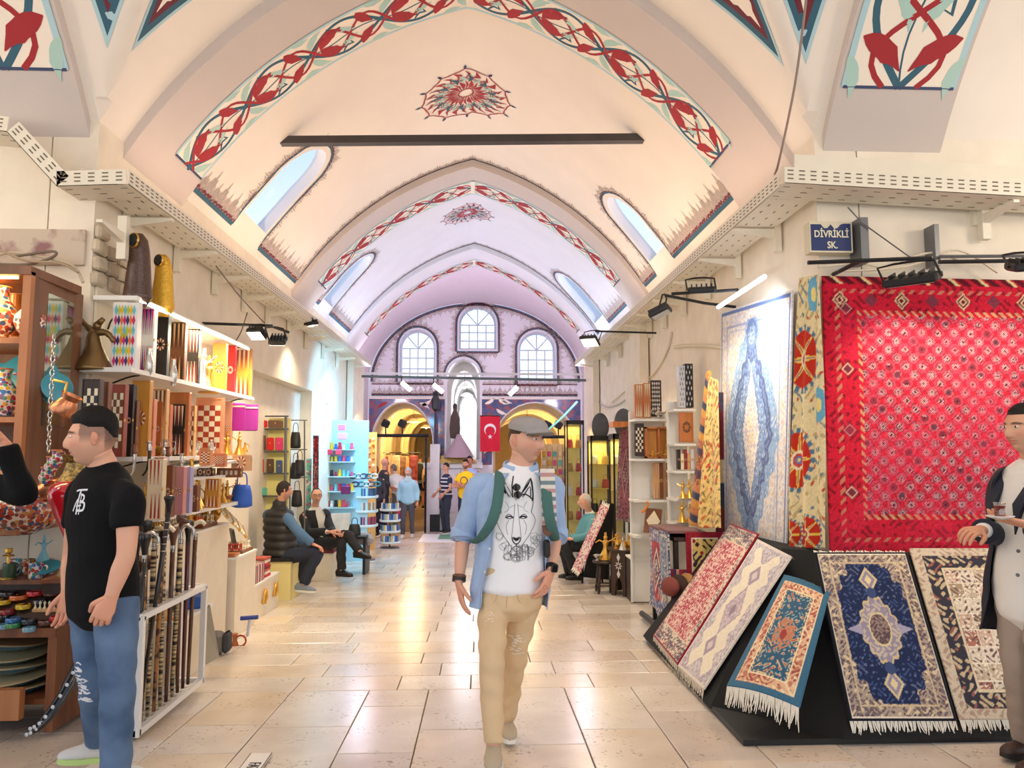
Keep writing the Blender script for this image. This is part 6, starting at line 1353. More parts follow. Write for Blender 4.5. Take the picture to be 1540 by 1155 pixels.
# runner on the easel and small rug by the seated man
rug('hanging_rug','faded maroon runner hanging from a beam beside the glass cases',at(927,782,9.9),at(950,786,9.75),at(932,644,9.9),at(954,640,9.75),pat_oriental((140,84,96),(110,92,92),(96,60,76),(166,130,130)),40,130)
MB().box(at(921,642,9.8).x,at(958,642,9.8).x,9.75,10.05,at(921,642,9.8).z,at(921,634,9.8).z).build('hanging_beam',WOODO,label='short orange beam that carries the maroon runner',cat='beam')
rug('small_rug','narrow pale rug leaning beside the seated man in teal',at(862,853,9.75),at(873,862,9.6),at(905,758,10.1),at(916,765,9.95),pat_oriental((206,190,186),(190,120,124),(160,80,92),(222,210,200)),30,120,fringe=(0,1),fl=.06)
ea=thing('easel',tuple(at(905,880,10.0)),'black upholstered rest behind the leaning pale rug','easel');MB().prism([at(905,752,10.2),at(924,758,10.2),at(916,872,10.2),at(878,868,10.2)],(0,.1,0)).build('board',BCL,ea)
for x0,x1 in((905,900),(922,925)):MB().tube([at(x0,760,10.3),at(x1,885,10.35)],.014,6).build('leg',WOODD,ea)
# glass show cases with bags
def showcase(label,x0,x1,y0,Y,depth,items,group):
 a,b=at(x0,y0,Y),at(x1,y0,Y);zb=zf(Y);t=thing('display_case',(a.x,Y,zb),label,'display case');zt=a.z
 MB().box(a.x,b.x,Y,Y+depth,zt-.08,zt).build('top_box',BLACK,t);MB().box(a.x,b.x,Y,Y+depth,zb,zb+.12).build('plinth',BLACK,t)
 for x in(a.x,b.x-.025):
  for y in(Y,Y+depth-.025):MB().box(x,x+.025,y,y+.025,zb,zt).build('post',BLACK,t)
 MB().box(a.x+.03,b.x-.03,Y+depth-.02,Y+depth,zb,zt).build('back_panel',M('case_back',(240,216,130),.6),t);n=5;H=(zt-zb-.2)/n
 for i in range(n):
  z=zb+.12+H*i;MB().box(a.x+.02,b.x-.02,Y+.01,Y+depth-.02,z,z+.012).build('shelf',M('shelf_gold',(226,196,110),.4),t)
  for j in range(items):
   cx=a.x+(b.x-a.x)*(j+.5)/items;col=rr.choice([(30,30,32),(222,214,206),(180,130,60),(190,40,60),(230,226,220),(60,50,46),(206,166,90)]);handbag('%s handbag on the %s shelf of the %s%s'%({30:'black',222:'beige',180:'tan',190:'crimson',230:'white',60:'dark brown',206:'mustard'}[col[0]],['lowest','second','third','fourth','top'][i],label.split(' with')[0].split(',')[0],'' if items==1 else[', left',', right'][j]),(cx,Y+depth*.45,z+.013),(b.x-a.x)/items*.75,H*.55,col,group)
 MB().box(a.x+.01,b.x-.01,Y+.006,Y+.010,zb+.12,zt-.08).build('glass_door',Mglass('case_glass',(245,250,250),.06),t)
 light('AREA','case_lamp',((a.x+b.x)/2,Y+depth/2,zt-.1),4,(255,226,150),.2,target=((a.x+b.x)/2,Y+depth/2,zb),parent=t)
 return t
def handbag(label,c,w,h,col,group=None,cat='handbag',mat=None):
 t=thing('handbag',c,label,cat,group);c=Vector(c);m=mat or M('bag_%d_%d_%d'%col,col,.5);mb=MB()
 lofts(mb,[c+Vector((0,0,.02*h)),c+Vector((0,0,h*.3)),c+Vector((0,0,h*.62))],[(w*.48,w*.3),(w*.46,w*.27),(w*.36,w*.14)],(1,0,0),12,2,capr=.25);mb.build('pouch',m,t,smooth=True)
 MB().tube(smooth_path([c+Vector((-w*.22,0,h*.6)),c+Vector((-w*.16,0,h*.95)),c+Vector((w*.16,0,h*.95)),c+Vector((w*.22,0,h*.6))],4),w*.03,6).build('handle',m,t);return t
showcase('slim lit glass case with bags, nearest the maroon runner',888,921,655,11.6,.4,2,'bags in the near glass case');showcase('narrow lit glass case with bags behind the maroon runner',922,946,652,10.6,.4,1,'bags in the hidden glass case');showcase('far lit glass case with bags under the right arch',852,878,632,14.6,.45,2,'bags in the far glass case')
for x,y,Y,lb in((903,652,11.7,'dark oval tray standing on the near glass case'),(938,648,10.7,'dark blue round tray standing on the hidden glass case')):
 c=at(x,y,Y);MB().ell(c+Vector((0,0,.11)),(.14,.02,.22),None,18,10).build('metal_tray',M('tray_slate',(84,88,98),.5),smooth=True,label=lb,cat='tray')
# ================================================================ street sign, floodlights and wires at the corner
sg=thing('street_sign',tuple(at(1250,382,4.93)),'dark blue enamel street sign with chipped edge','sign');a,b=at(1217,333,4.9),at(1283,380,4.9);y=4.9
MB().box(a.x,b.x,y,y+.09,b.z,a.z).build('plate',M('sign_cream',(222,212,184),.6),sg)
edge=[(a.x+.008,b.z+.012),(b.x-.012,b.z+.012),(b.x-.012,a.z-.01)];n=12
for i in range(n+1):x=b.x-.012-(b.x-a.x-.02)*i/n;edge.append((x,a.z-.012-(.035 if 3<i<10 and i%3 else .008)*(1 if i>2 else .2)))
MB().prism([(x,y-.003,z)for x,z in edge],(0,.003,0)).build('enamel',M('sign_blue',(34,52,104),.35),sg)
cxs,czs=(a.x+b.x)/2,(a.z+b.z)/2
WT=M('sign_letters',(236,228,200),.5)
text('lettering','DİVRİKLİ',.068,WT,sg,(cxs+.0,y-.005,czs+.018),(1,0,0),(0,0,1),width=.82);text('lettering','SK.',.068,WT,sg,(cxs+.005,y-.005,czs-.06),(1,0,0),(0,0,1),width=.82)
def flood(label,c,aim,size,yoke_top,power=0.,col=(255,236,200),arm=None,spot=2.2,lit=False):
 c=Vector(c);t=thing('floodlight',tuple(c),label,'floodlight');d=(Vector(aim)-c).normalized();r=d.cross(Vector((0,0,1)));r=r.normalized()if r.length>.1 else Vector((1,0,0));u=r.cross(d);R=Matrix((r,u,d)).transposed();w,h=size
 MB().cbox(c,(w,h,.05),R,bev=.012).build('housing',BLACK,t)
 for i in range(5):MB().cbox(c-d*.035+r*(i-2)*w*.18,(.008,h*.9,.03),R).build('cooling_fin',BLACK,t)
 MB().cbox(c+d*.027,(w*.84,h*.8,.004),R).build('lens',M('flood_lens_on',(255,244,214),.3,emis=6.)if lit else M('flood_lens',(190,190,186),.2),t)
 y0=Vector(yoke_top);MB().tube([c+r*w*.52,c+r*w*.52+(y0-c)*.9,y0+r*w*.2],.008,6).build('yoke',BLACK,t);MB().tube([c-r*w*.52,c-r*w*.52+(y0-c)*.9,y0-r*w*.2],.008,6).build('yoke',BLACK,t);MB().tube([y0+r*w*.2,y0-r*w*.2],.008,6).build('yoke',BLACK,t)
 if arm:
  for p,q in arm:MB().tube([Vector(p),Vector(q)],.014,6).build('arm',BLACK,t)
 if power:light('SPOT','lamp',c+d*.06,power,col,.08,target=aim,spot=spot,parent=t)
 return t

HUNG=[]
for lb,c,aim,sz,yk,pw,arm,lit in(
 ('black floodlight above the crimson rug',at(1372,420,4.55),(3.1,4.9,1.2),(.32,.2),at(1360,395,4.6),30,[(at(1215,395,4.6),at(1400,388,4.6)),(at(1296,391,4.6),Vector((at(1296,391,4.6).x,4.99,at(1296,391,4.6).z)))],False),
 ('black floodlight lying flat above the textile pier',at(1055,436,5.9),(2.0,6.6,0),(.22,.14),at(1052,418,5.9),70,[(at(1010,442,5.9),at(1110,436,5.9))],False),
 ('black floodlight tilted toward the pale blue rug',at(993,470,6.6),(2.3,6.3,1.2),(.2,.2),at(1000,444,6.7),22,[(at(1000,444,6.7),at(1060,456,6.7)),(at(1060,456,6.7),Vector((2.38,6.7,2.9)))],False),
 ('lit floodlight on a thin arm at the right wall',at(887,513,9.8),(.8,8.5,.0),(.24,.22),at(893,497,9.8),150,[(at(895,498,9.8),at(992,501,9.8))],True),
 ('black floodlight cut off at the right edge',at(1545,400,4.4),(3.6,4.9,1.0),(.2,.2),at(1535,380,4.5),40,[(at(1412,394,4.7),at(1545,392,4.7))],False),
 ('twin white spotlight above the left shop, near head',at(386,502,7.0),(-2.3,6.2,1.2),(.16,.14),at(388,488,7.0),120,[(at(300,486,7.0),at(410,490,7.0))],True),
 ('twin white spotlight above the left shop, far head',at(418,512,7.1),(-2.0,8.4,.6),(.16,.14),at(412,492,7.1),140,[(at(412,492,7.1),at(435,500,7.1))],True),
 ('small lamp on an arm further along the left wall',at(468,487,10.0),(-1.8,10.5,0),(.2,.12),at(462,478,10.0),110,[(at(450,475,10.0),at(470,480,10.0))],True)):
 flood(lb,c,aim,sz,yk,pw,arm=arm,lit=lit)
pt=thing('wall_post',tuple(at(1296,395,4.85)),'dark steel upright carrying the lamp rail beside the sign','post');MB().box(at(1291,330,4.85).x,at(1303,330,4.85).x,4.83,4.98,at(1291,395,4.85).z,at(1291,328,4.85).z).build('channel',STEEL,pt);MB().tube([at(1275,312,4.85),at(1296,335,4.82),at(1370,388,4.8)],.005,5).build('stay_wire',STEEL,pt)
pt=thing('wall_post',tuple(at(1410,395,4.85)),'thin dark steel upright right of the sign','post');MB().box(at(1406,335,4.85).x,at(1413,335,4.85).x,4.86,4.98,at(1406,398,4.85).z,at(1406,336,4.85).z).build('channel',STEEL,pt);MB().tube([at(1413,386,4.84),at(1540,385,4.84)],.012,6).build('rail',STEEL,pt)
def cable(label,pts,r,col,cat='cable'):
 return MB().tube(smooth_path(pts,5),r,6).build('cable',M('cable_%d_%d'%col[:2],col,.6),smooth=True,label=label,cat=cat)
cable('tall thin cable rising from the right tray into the vault',[at(1165,262,4.9),at(1172,240,4.75),at(1195,130,4.5),at(1210,20,4.3),at(1216,-40,4.2)],.008,(150,128,118))
for i,(pp,lb)in enumerate((([(1230,402),(1290,396),(1330,400),(1400,380),(1450,396)],'white cable sagging over the crimson rug, upper'),([(1260,408),(1340,404),(1380,396),(1440,376),(1500,410)],'white cable sagging over the crimson rug, lower'))):cable(lb,[at(x,y,4.9)for x,y in pp],.008,(226+i,214,190))
cable('pale cable looping down the right wall past the wood boxes',[atx(1010,500,2.36),atx(1002,530,2.36),atx(980,565,2.36),atx(950,580,2.35),atx(920,605,2.35)],.014,(232,222,196));cable('pale cable bundle along the right wall above the shelf units',[atx(1100,525,2.36),atx(1060,520,2.36),atx(1030,520,2.36),atx(1015,522,2.36)],.02,(230,220,190));cable('grey cable drooping on the right wall near the glass cases',[atx(960,580,2.36),atx(935,605,2.35),atx(912,612,2.35),atx(895,600,2.35)],.012,(190,186,184))
lb=thing('led_bar',tuple(atx(1120,440,2.2)),'white LED bar lamp over the pale blue rug','lamp');MB().tube([atx(1080,462,2.1),atx(1150,416,2.1)],.018,8).build('tube',M('led_white',(240,244,255),.4,emis=5),lb);MB().tube([atx(1130,430,2.12),atx(1140,420,2.36)],.01,6).build('arm',STEEL,lb);light('AREA','lamp',atx(1110,450,2.0),8,(235,242,255),.3,target=(2.33,6.2,1.8),parent=lb)
cable('thin sea-green tube slanting across the right arch',[at(868,604,17.5),at(845,628,17.5),at(820,650,17.5),at(796,668,17.5)],.03,(120,200,176))
cable('dark lamp cord drooping on the left wall by the spotlights',[atx(372,470,-2.55),atx(362,500,-2.58),atx(350,520,-2.58),atx(330,560,-2.58)],.006,(110,96,90))
cable('thin dark cord stretched from the left tray to the spotlight',[at(325,400,6.2),at(360,445,6.6),at(398,486,7.0)],.006,(120,104,96))
# ================================================================ left shop: ceramics cabinet facing the crossing
CER1=Mceram('ceramic_red',(240,226,206),[(176,70,50),(206,150,90),(60,90,130),(196,90,60),(120,60,60)],42,.2,.55);CER2=Mceram('ceramic_blue',(226,240,242),[(50,96,170),(96,180,206),(40,60,130),(206,90,70),(110,200,210)],34,.2,.55);CER3=Mceram('ceramic_multi',(238,232,222),[(190,50,60),(60,120,180),(230,190,60),(80,150,120),(150,80,130)],48,.2,.5)
CABW=Mwood('cabinet_wood',(196,132,84),(168,104,62));CABD=Mwood('cabinet_side',(140,96,68),(112,74,52))
cb=thing('display_cabinet',(-3.4,4.5,1.05),'tall wooden cabinet of painted pottery with mirrored side','cabinet')
xr=-2.56;x0c=-4.3;yf=4.25;yb=4.78;ztop=at(60,408,yf).z;zbot=at(50,805,yf).z;zs=[at(30,y,yf).z for y in(508,627)]
MB().box(x0c,xr-.1,yb-.02,yb,zbot,ztop).build('back_panel',CABD,cb)
MB().box(xr-.045,xr,yf,yf+.04,zbot,ztop).build('front_post',CABW,cb)
mb=MB().box(x0c,xr,yf-.01,yb,ztop-.02,ztop+.03).build('cornice',CABD,cb)
for z in[zbot+.03]+zs:MB().box(x0c,xr-.045,yf+.01,yb,z-.03,z).build('shelf',CABW,cb)
MB().add([(xr,yf+.041,zbot),(xr-.05,yb+.12,zbot),(xr-.05,yb+.12,ztop),(xr,yf+.041,ztop),(xr-.04,yf+.041,zbot),(xr-.09,yb+.12,zbot),(xr-.09,yb+.12,ztop),(xr-.04,yf+.041,ztop)],[(0,1,2,3),(4,7,6,5),(0,4,5,1),(3,2,6,7),(1,5,6,2),(0,3,7,4)]).build('side_panel',CABD,cb)
MB().add([(xr+.004-.05*t,yf+(yb+.12-yf)*t,z)for t,z in((.3,at(90,640,4.4).z),(.8,at(90,640,4.4).z),(.8,at(90,438,4.4).z),(.3,at(90,438,4.4).z))],[(0,1,2,3)]).build('mirror',M('mirror_glass',(200,206,190),.06,metal=.9),cb)
led=MB().box(x0c,xr-.1,yf+.03,yf+.05,ztop-.035,ztop-.022).build('led_strip',M('led_warm',(255,232,140),.4,emis=8),cb)
light('AREA','cabinet_lamp',(-3.0,yf+.12,ztop-.05),14,(255,226,160),.5,target=(-3.0,yb,1.6),parent=cb)
light('AREA','cabinet_lamp',(-3.1,yf-.02,zs[0]-.05),6,(255,226,170),.5,target=(-3.0,yb,1.2),parent=cb)
def pot(label,c,prof,mat,group='painted pottery',cat='vase',name='painted_vase',handles=0,n=24,neck=True):
 t=thing(name,tuple(c),label,cat,group);c=Vector(c);MB().lathe(prof,c,n).build('body',mat,t,smooth=60)
 r,z=prof[-1]if prof[-1][0]>.005 else prof[-2];MB().lathe([(r*.9,z-.006),(r*1.08,z-.003),(r*1.08,z+.003),(r*.9,z+.004)],c,n).build('rim',M('glaze_rim',(206,120,60),.3),t,smooth=40)
 for i in range(handles):
  s=1 if i==0 else-1;R=max(q[0]for q in prof);zt=prof[-1][1];MB().tube(smooth_path([c+Vector((s*R*.75,0,zt*.35)),c+Vector((s*R*1.35,0,zt*.5)),c+Vector((s*R*1.2,0,zt*.85)),c+Vector((s*R*.6,0,zt*.9))],4),R*.09,7).build('handle',mat,t,smooth=True)
 return t
def vprof(R,H,neck=.35,foot=.5,flare=.5):return[(.001,0),(R*foot,0),(R*foot*.95,H*.03),(R*.8,H*.16),(R,H*.36),(R*.92,H*.52),(R*.6,H*.68),(R*neck,H*.78),(R*neck,H*.9),(R*flare,H)]
def plate_disc(label,c,R,mat,tilt=-.25,group='painted plates',rz=0.):
 t=thing('painted_plate',tuple(c),label,'plate',group);q=rot(PI/2+tilt,0,rz);c=Vector(c)+Vector((0,0,R*math.cos(tilt)))
 MB().lathe([(.001,.0),(R*.55,.0),(R*.7,.012),(R,.022),(R,.028),(R*.68,.02),(R*.54,.008),(.001,.008)],c,32,q).build('dish',mat,t,smooth=50);MB().lathe([(R*.97,.024),(R*1.0,.022),(R*1.01,.028),(R*.97,.03)],c,32,q).build('rim',M('glaze_edge',(60,150,170),.3),t,smooth=40);return t
pot('round pot with red painted flowers on the top cabinet shelf',at(-2,507,4.45),vprof(.10,.30,.4),CER1,handles=0);pot('long-necked painted bottle vase on the top cabinet shelf',at(44,507,4.4),vprof(.085,.24,.28,.5,.45),CER1);pot('dark red jar at the back of the top cabinet shelf',at(20,506,4.6),vprof(.06,.26,.5),M('jar_orange',(206,120,50),.3,coat=.5))
plate_disc('big round blue and turquoise plate on the middle shelf',at(40,624,4.55),.19,CER2);plate_disc('yellow-green painted plate at the left of the middle shelf',at(-4,624,4.6),.16,CER3);plate_disc('small blue plate leaning by the chain, outside the cabinet',at(82,606,4.5),.09,CER2,rz=.9)
pot('tall painted vase with handles on the middle cabinet shelf',at(2,625,4.38),vprof(.09,.27,.4),CER3,handles=2);pot('small brown cup on the middle cabinet shelf',at(27,626,4.36),vprof(.03,.06,.8,.6,.9),M('cup_brown',(120,70,50),.4),cat='cup')
plate_disc('multicoloured scalloped plate on the lower cabinet shelf',at(12,790,4.62),.2,CER3);pot('white painted vase on the lower cabinet shelf',at(49,796,4.5),vprof(.06,.56,.4),CER3);pot('large round red-patterned bowl at the foot of the cabinet',at(25,803,4.4),[(.001,0),(.1,0),(.2,.06),(.235,.14),(.2,.2),(.12,.235),(.11,.24)],CER1,cat='bowl',name='painted_bowl')
for i,(x,y)in enumerate(((64,716),(72,700),(80,690))):pot(['lowest','middle','highest'][i]+' small white painted jug hanging beside the cabinet edge',at(x+4,y+12,4.15),vprof(.035,.09,.6,.6,.7),CER3,group='jugs at the cabinet edge',handles=1)
# hanging chain with copper pots
ch=thing('hanging_chain',tuple(at(76,700,4.2)),'iron chain hanging down the front of the cabinet','chain')
for i in range(17):
 c=at(81-i*.5,508+i*10.5,4.2);mb=MB();a=i%2;mb.tube([c+Vector(((math.cos(t)*.011)if a else 0,0 if a else math.cos(t)*.011,math.sin(t)*.02))for t in np.linspace(0,2*PI,11)],.0035,5);mb.build('link',SILVER,ch,smooth=True)
t=thing('coffee_pot',tuple(at(94,625,4.15)),'copper coffee pot hanging tipped on the chain','pot');R=rot(0,.5,0);c=at(92,622,4.15)
MB().lathe([(.001,0),(.062,0),(.07,.015),(.05,.07),(.042,.085),(.058,.115),(.055,.115),(.04,.087),(.001,.08)],c,22,R).build('body',COPPER,t,smooth=50);MB().tube([c+R@Vector((-.04,0,.09)),c+R@Vector((-.06,0,.16)),at(82,572,4.18)],.008,6).build('handle',BRASS,t)
t=thing('copper_jug',tuple(at(80,750,4.2)),'copper jug lying on its side under the cabinet edge','jug');R=rot(0,1.2,.3);MB().lathe([(.001,0),(.05,0),(.065,.05),(.05,.12),(.035,.15),(.05,.18),(.001,.17)],at(62,742,4.2),20,R).build('body',COPPER,t,smooth=50);MB().lathe([(.049,.176),(.054,.18),(.049,.184),(.044,.18)],at(62,742,4.2),20,R).build('rim',BRASS,t,smooth=True)
# big red and gold vase
c=at(110,866,4.08);pd=thing('wooden_riser',(c.x,4.4,c.z-.1),'small dark wooden riser under the big red vase','riser');MB().box(c.x-.1,c.x+.1,3.98,4.86,c.z-.075,c.z-.02).build('body',WOODD,pd);MB().box(c.x-.11,c.x+.11,3.97,4.86,c.z-.02,c.z).build('top',WOODB,pd);t=thing('floor_vase',tuple(c),'big glossy red vase with gold speckled neck and foot','vase');H=at(110,683,4.08).z-c.z
GOLDS=M('gold_speckle',(196,164,86),.45,col2=(120,100,60),vscale=60,mix=.5,soft=.08,metal=.3)
MB().lathe([(.001,0),(.072,0),(.075,.01),(.05,.07),(.036,.12),(.034,.14)],c,28).build('foot',GOLDS,t,smooth=60);MB().lathe([(.034,.14),(.06,.22),(.105,.32),(.135,.4),(.142,.435),(.13,.47),(.098,.5)],c,28).build('belly',M('glaze_red',(206,28,44),.12,coat=1.),t,smooth=60);MB().lathe([(.098,.5),(.075,.54),(.06,.59),(.058,.63),(.072,H-.02),(.095,H),(.09,H),(.05,H-.06)],c,28).build('neck',GOLDS,t,smooth=60)
# stepped counter with mugs, bracelets and blue dishes
ct=thing('display_counter',(-2.9,4.0,0),'dark wooden stepped counter of mugs and bracelets at far left','counter')
xe_=at(84,945,4.35).x;ztab=at(50,945,4.35).z;zst=at(50,868,4.6).z
MB().box(-4.3,xe_,4.35,4.9,ztab-.05,ztab).build('table_top',WOODB,ct);MB().box(-4.3,xe_,4.58,4.9,ztab,zst-.02).build('riser',WOODD,ct);MB().prism([(-4.3,4.37,ztab),(-4.3,4.58,ztab),(-4.3,4.58,ztab+.17),(-4.3,4.55,ztab+.17)],(4.3+xe_-.02,0,0)).build('sloped_tray',WOODD,ct);MB().box(-4.3,xe_+.14,4.5,4.9,zst-.025,zst).build('step',WOODB,ct);MB().box(xe_-.05,xe_,4.37,4.88,0,ztab-.05).build('side_panel',WOODB,ct);MB().box(-4.3,xe_-.05,4.84,4.88,0,ztab-.05).build('back_panel',WOODD,ct)
zsh=at(30,1050,4.42).z;MB().box(-4.3,xe_-.05,4.4,4.84,zsh-.03,zsh).build('lower_shelf',WOODB,ct);dr=MB().box(-4.3,at(32,1060,4.3).x,4.28,4.33,at(30,1082,4.3).z,at(30,1036,4.3).z).build('drawer',CABW,ct)
for i,(x,y,m,lb)in enumerate(((22,862,CER2,'pale mug with dark motif on the counter step, leftmost'),(43,850,CER1,'red and white mug standing highest on the counter step'),(53,866,CER3,'mug with orange motif at the front of the counter step'),(14,868,M('mug_green',(60,90,60),.3,coat=.5),'dark green mug at the left end of the step'),(70,860,CER3,'white mug beside the red vase foot'))):
 c=at(x,y,4.56+(.16 if i in(0,1,4)else 0));c.z=zst;t=thing('mug',tuple(c),lb,'mug','mugs on the counter');MB().lathe([(.001,0),(.034,0),(.038,.01),(.036,.09),(.032,.09),(.033,.012),(.001,.01)],c,20).build('cup',m,t,smooth=50);MB().tube(smooth_path([c+Vector((.035,0,.075)),c+Vector((.065,0,.07)),c+Vector((.06,0,.03)),c+Vector((.036,0,.02))],4),.006,6).build('handle',m,t,smooth=True)
fg=trinket('figure',M('fig_blue',(120,190,210),.3,coat=.5),'pale blue ceramic figurine on the counter step',None,'figurine');fg.location=Vector((at(64,858,4.7).x,4.7,zst+.08));fg.scale=(.8,.8,.8); 
plate_disc('white dish with blue rim lying behind the mugs',at(72,866,4.6),.07,CER2,tilt=-1.1)
cs_=trinket('candle',BRASS,'brass candlestick at the left edge above the counter',None);cs_.location=Vector((at(12,850,4.55).x,4.55,zst));cs_.scale=(1.3,1.3,1.3)
bc=[((220,110,40),'orange'),((206,30,36),'red'),((90,50,40),'brown'),((236,190,40),'yellow'),((60,120,180),'blue'),((60,140,80),'green'),((40,44,60),'dark blue'),((150,40,44),'crimson'),((30,28,30),'black'),((120,170,190),'pale blue')]
bm=None
for i,(x,y,z,c,R)in enumerate([(28,898,0,0,1.2),(52,892,0,1,1.1),(76,892,0,2,1.0),(4,905,0,3,1.1),(12,893,0,8,1.1),(35,912,0,3,1.0),(10,920,0,7,1.0),(60,905,0,6,.9),(20,932,0,4,1.0),(20,940,0,5,.95),(44,934,0,6,1.0),(68,936,0,2,.9),(4,942,0,9,.9),(5,928,0,8,.9),(84,930,0,1,.8),(44,946,0,9,.85)]):
 lift=0
 t=thing('bracelet_stack',(0,0,0),'stack of %s enamel bangles on the dark counter'%bc[c][1],'bangles','bangles on the counter',rz=0.)if False else None
 p=at(x,y,4.53-(y-890)*.0033);o=MB().lathe([(.032*R,-.013),(.038*R,-.012),(.04*R,0),(.038*R,.012),(.032*R,.013),(.031*R,0)],p,22).build('bangle',M('enamel_%s'%bc[c][1],bc[c][0],.25,coat=.5,col2=tuple(min(255,q+60)for q in bc[c][0]),vscale=70,mix=.62,soft=.03),smooth=50,label='%s enamel bangle on the counter, %s'%(bc[c][1],['back row, by the red one','back row, middle','back row, by the vase','back row, far left','back row, left','second row, middle','second row, left','second row, right','front row, left','front row, lowest left','front row, middle','front row, right','front row, left corner','second row, left corner','right end by the chessmen','front edge, middle'][i]),cat='bangle',group='bangles on the counter')
 if i in(0,4,9,10,12,15):pass
ch=thing('chess_board',tuple(at(85,912,3.95)),'small chessboard tray with standing chessmen on the counter','chess set');c=at(78,915,4.5);MB().cbox(c,(.16,.12,.02),bev=.004).build('board',WOODL,ch)
for i in range(6):
 for j in range(2):MB().lathe([(.001,0),(.009,0),(.008,.006),(.004,.012),(.005,.026),(.008,.032),(.004,.038),(.001,.044)],c+Vector((-.065+.026*i,-.05+.1*j,.01)),10).build('chessman',WOODB if j else IVORY,ch,smooth=60)
for i in range(5):
 c=at(22-i*2,1046-i*18,4.6+.02*i);t=thing('blue_dish',tuple(c),['lowest','second','third','fourth','topmost'][i]+' turquoise dish in the stack under the counter','dish','turquoise dishes under the counter');R=rot(.12*(i%2)-.05,-.1+.06*i,0);MB().lathe([(.001,0),(.1,0),(.18,.035),(.2,.05),(.195,.056),(.17,.042),(.001,.012)],c,30,R).build('dish',M('glaze_turq',(40,140,180),.2,coat=.7,col2=(24,90,130),vscale=14),t,smooth=50);MB().lathe([(.196,.048),(.204,.052),(.198,.058)],c,30,R).build('rim',M('rim_gold',(206,186,140),.4),t,smooth=40)
# carved black tripod leg with pearl inlay
tp=thing('inlaid_stand',tuple(at(90,1108,4.0)),'black carved stand leg inlaid with pearl dots','stand');P=smooth_path([at(142,965,4.15),at(124,990,4.1),at(98,1040,4.0),at(66,1085,3.92),at(46,1098,3.9)],6);MB().tube(P,[.045]*6+[.04]*6+[.034]*6+[.03]*6+[.032],10,flat=.7).build('leg',M('lacquer_black',(22,20,20),.25,coat=.5),tp,smooth=True);mb=MB()
MB().tube(smooth_path([at(142,965,4.15),at(148,1005,4.2),at(152,1050,4.3)],5),.03,8).build('leg',MC['lacquer_black'],tp,smooth=True)
for i in range(3,len(P)-1,2):
 for e in(-1,1):mb.ell(P[i]+Vector((.008*e,-.03,.014*e)),(.010,.004,.010),None,8,5)
mb.build('pearl_dots',PEARL,tp,smooth=True,kind='stuff')
# ================================================================ white rack of walking sticks
rx0,rx1,ry0,ry1=-2.03,-1.87,4.28,5.22;zr=.64
rk=thing('cane_rack',(-1.95,4.75,0),'white metal rack full of walking sticks','rack');RW=M('rack_white',(238,236,232),.35)
for x in(rx0,rx1):
 for y in(ry0,ry1):MB().box(x-.017,x+.017,y-.017,y+.017,0.0,zr).build('post',RW,rk)
for z in(.02,zr):
 for x in(rx0,rx1):MB().box(x-.017,x+.017,ry0,ry1,z-.017,z+.017).build('rail',RW,rk)
 for y in(ry0,ry1):MB().box(rx0,rx1,y-.017,y+.017,z-.017,z+.017).build('rail',RW,rk)
holes=[];V2,T=plate([(rx0,ry0),(rx1,ry0),(rx1,ry1),(rx0,ry1)],[[(x+.02*math.cos(2*PI*k/10),y+.02*math.sin(2*PI*k/10))for k in range(10)]for x in(rx0+.045,rx1-.045)for y in np.arange(ry0+.06,ry1-.03,.085)])
for z in(.01,zr+.012):MB().add([(x,y,z)for x,y in V2],T).build('pierced_tray',RW,rk)
CANE=[M('cane_black',(22,20,20),.3,coat=.4),M('cane_brown',(92,54,34),.35,coat=.4,var=.3,vscale=20),M('cane_tan',(170,116,64),.4,col2=(60,36,24),vscale=26,mix=.52,soft=.06),M('cane_red',(84,28,30),.3,coat=.4),M('cane_banded',(206,180,130),.4,col2=(30,24,22),vscale=40,mix=.5,soft=.04,stretch=(.05,.05,1))]
SILC=SILVER;k=0;names=['first','second','third','fourth','fifth','sixth','seventh','eighth','ninth','tenth','eleventh']
cname=['black','brown','mottled tan','dark red','banded']
hd=['pear-shaped knob','silver collar and crook','bird-head handle','flared black knob','ivory derby handle']
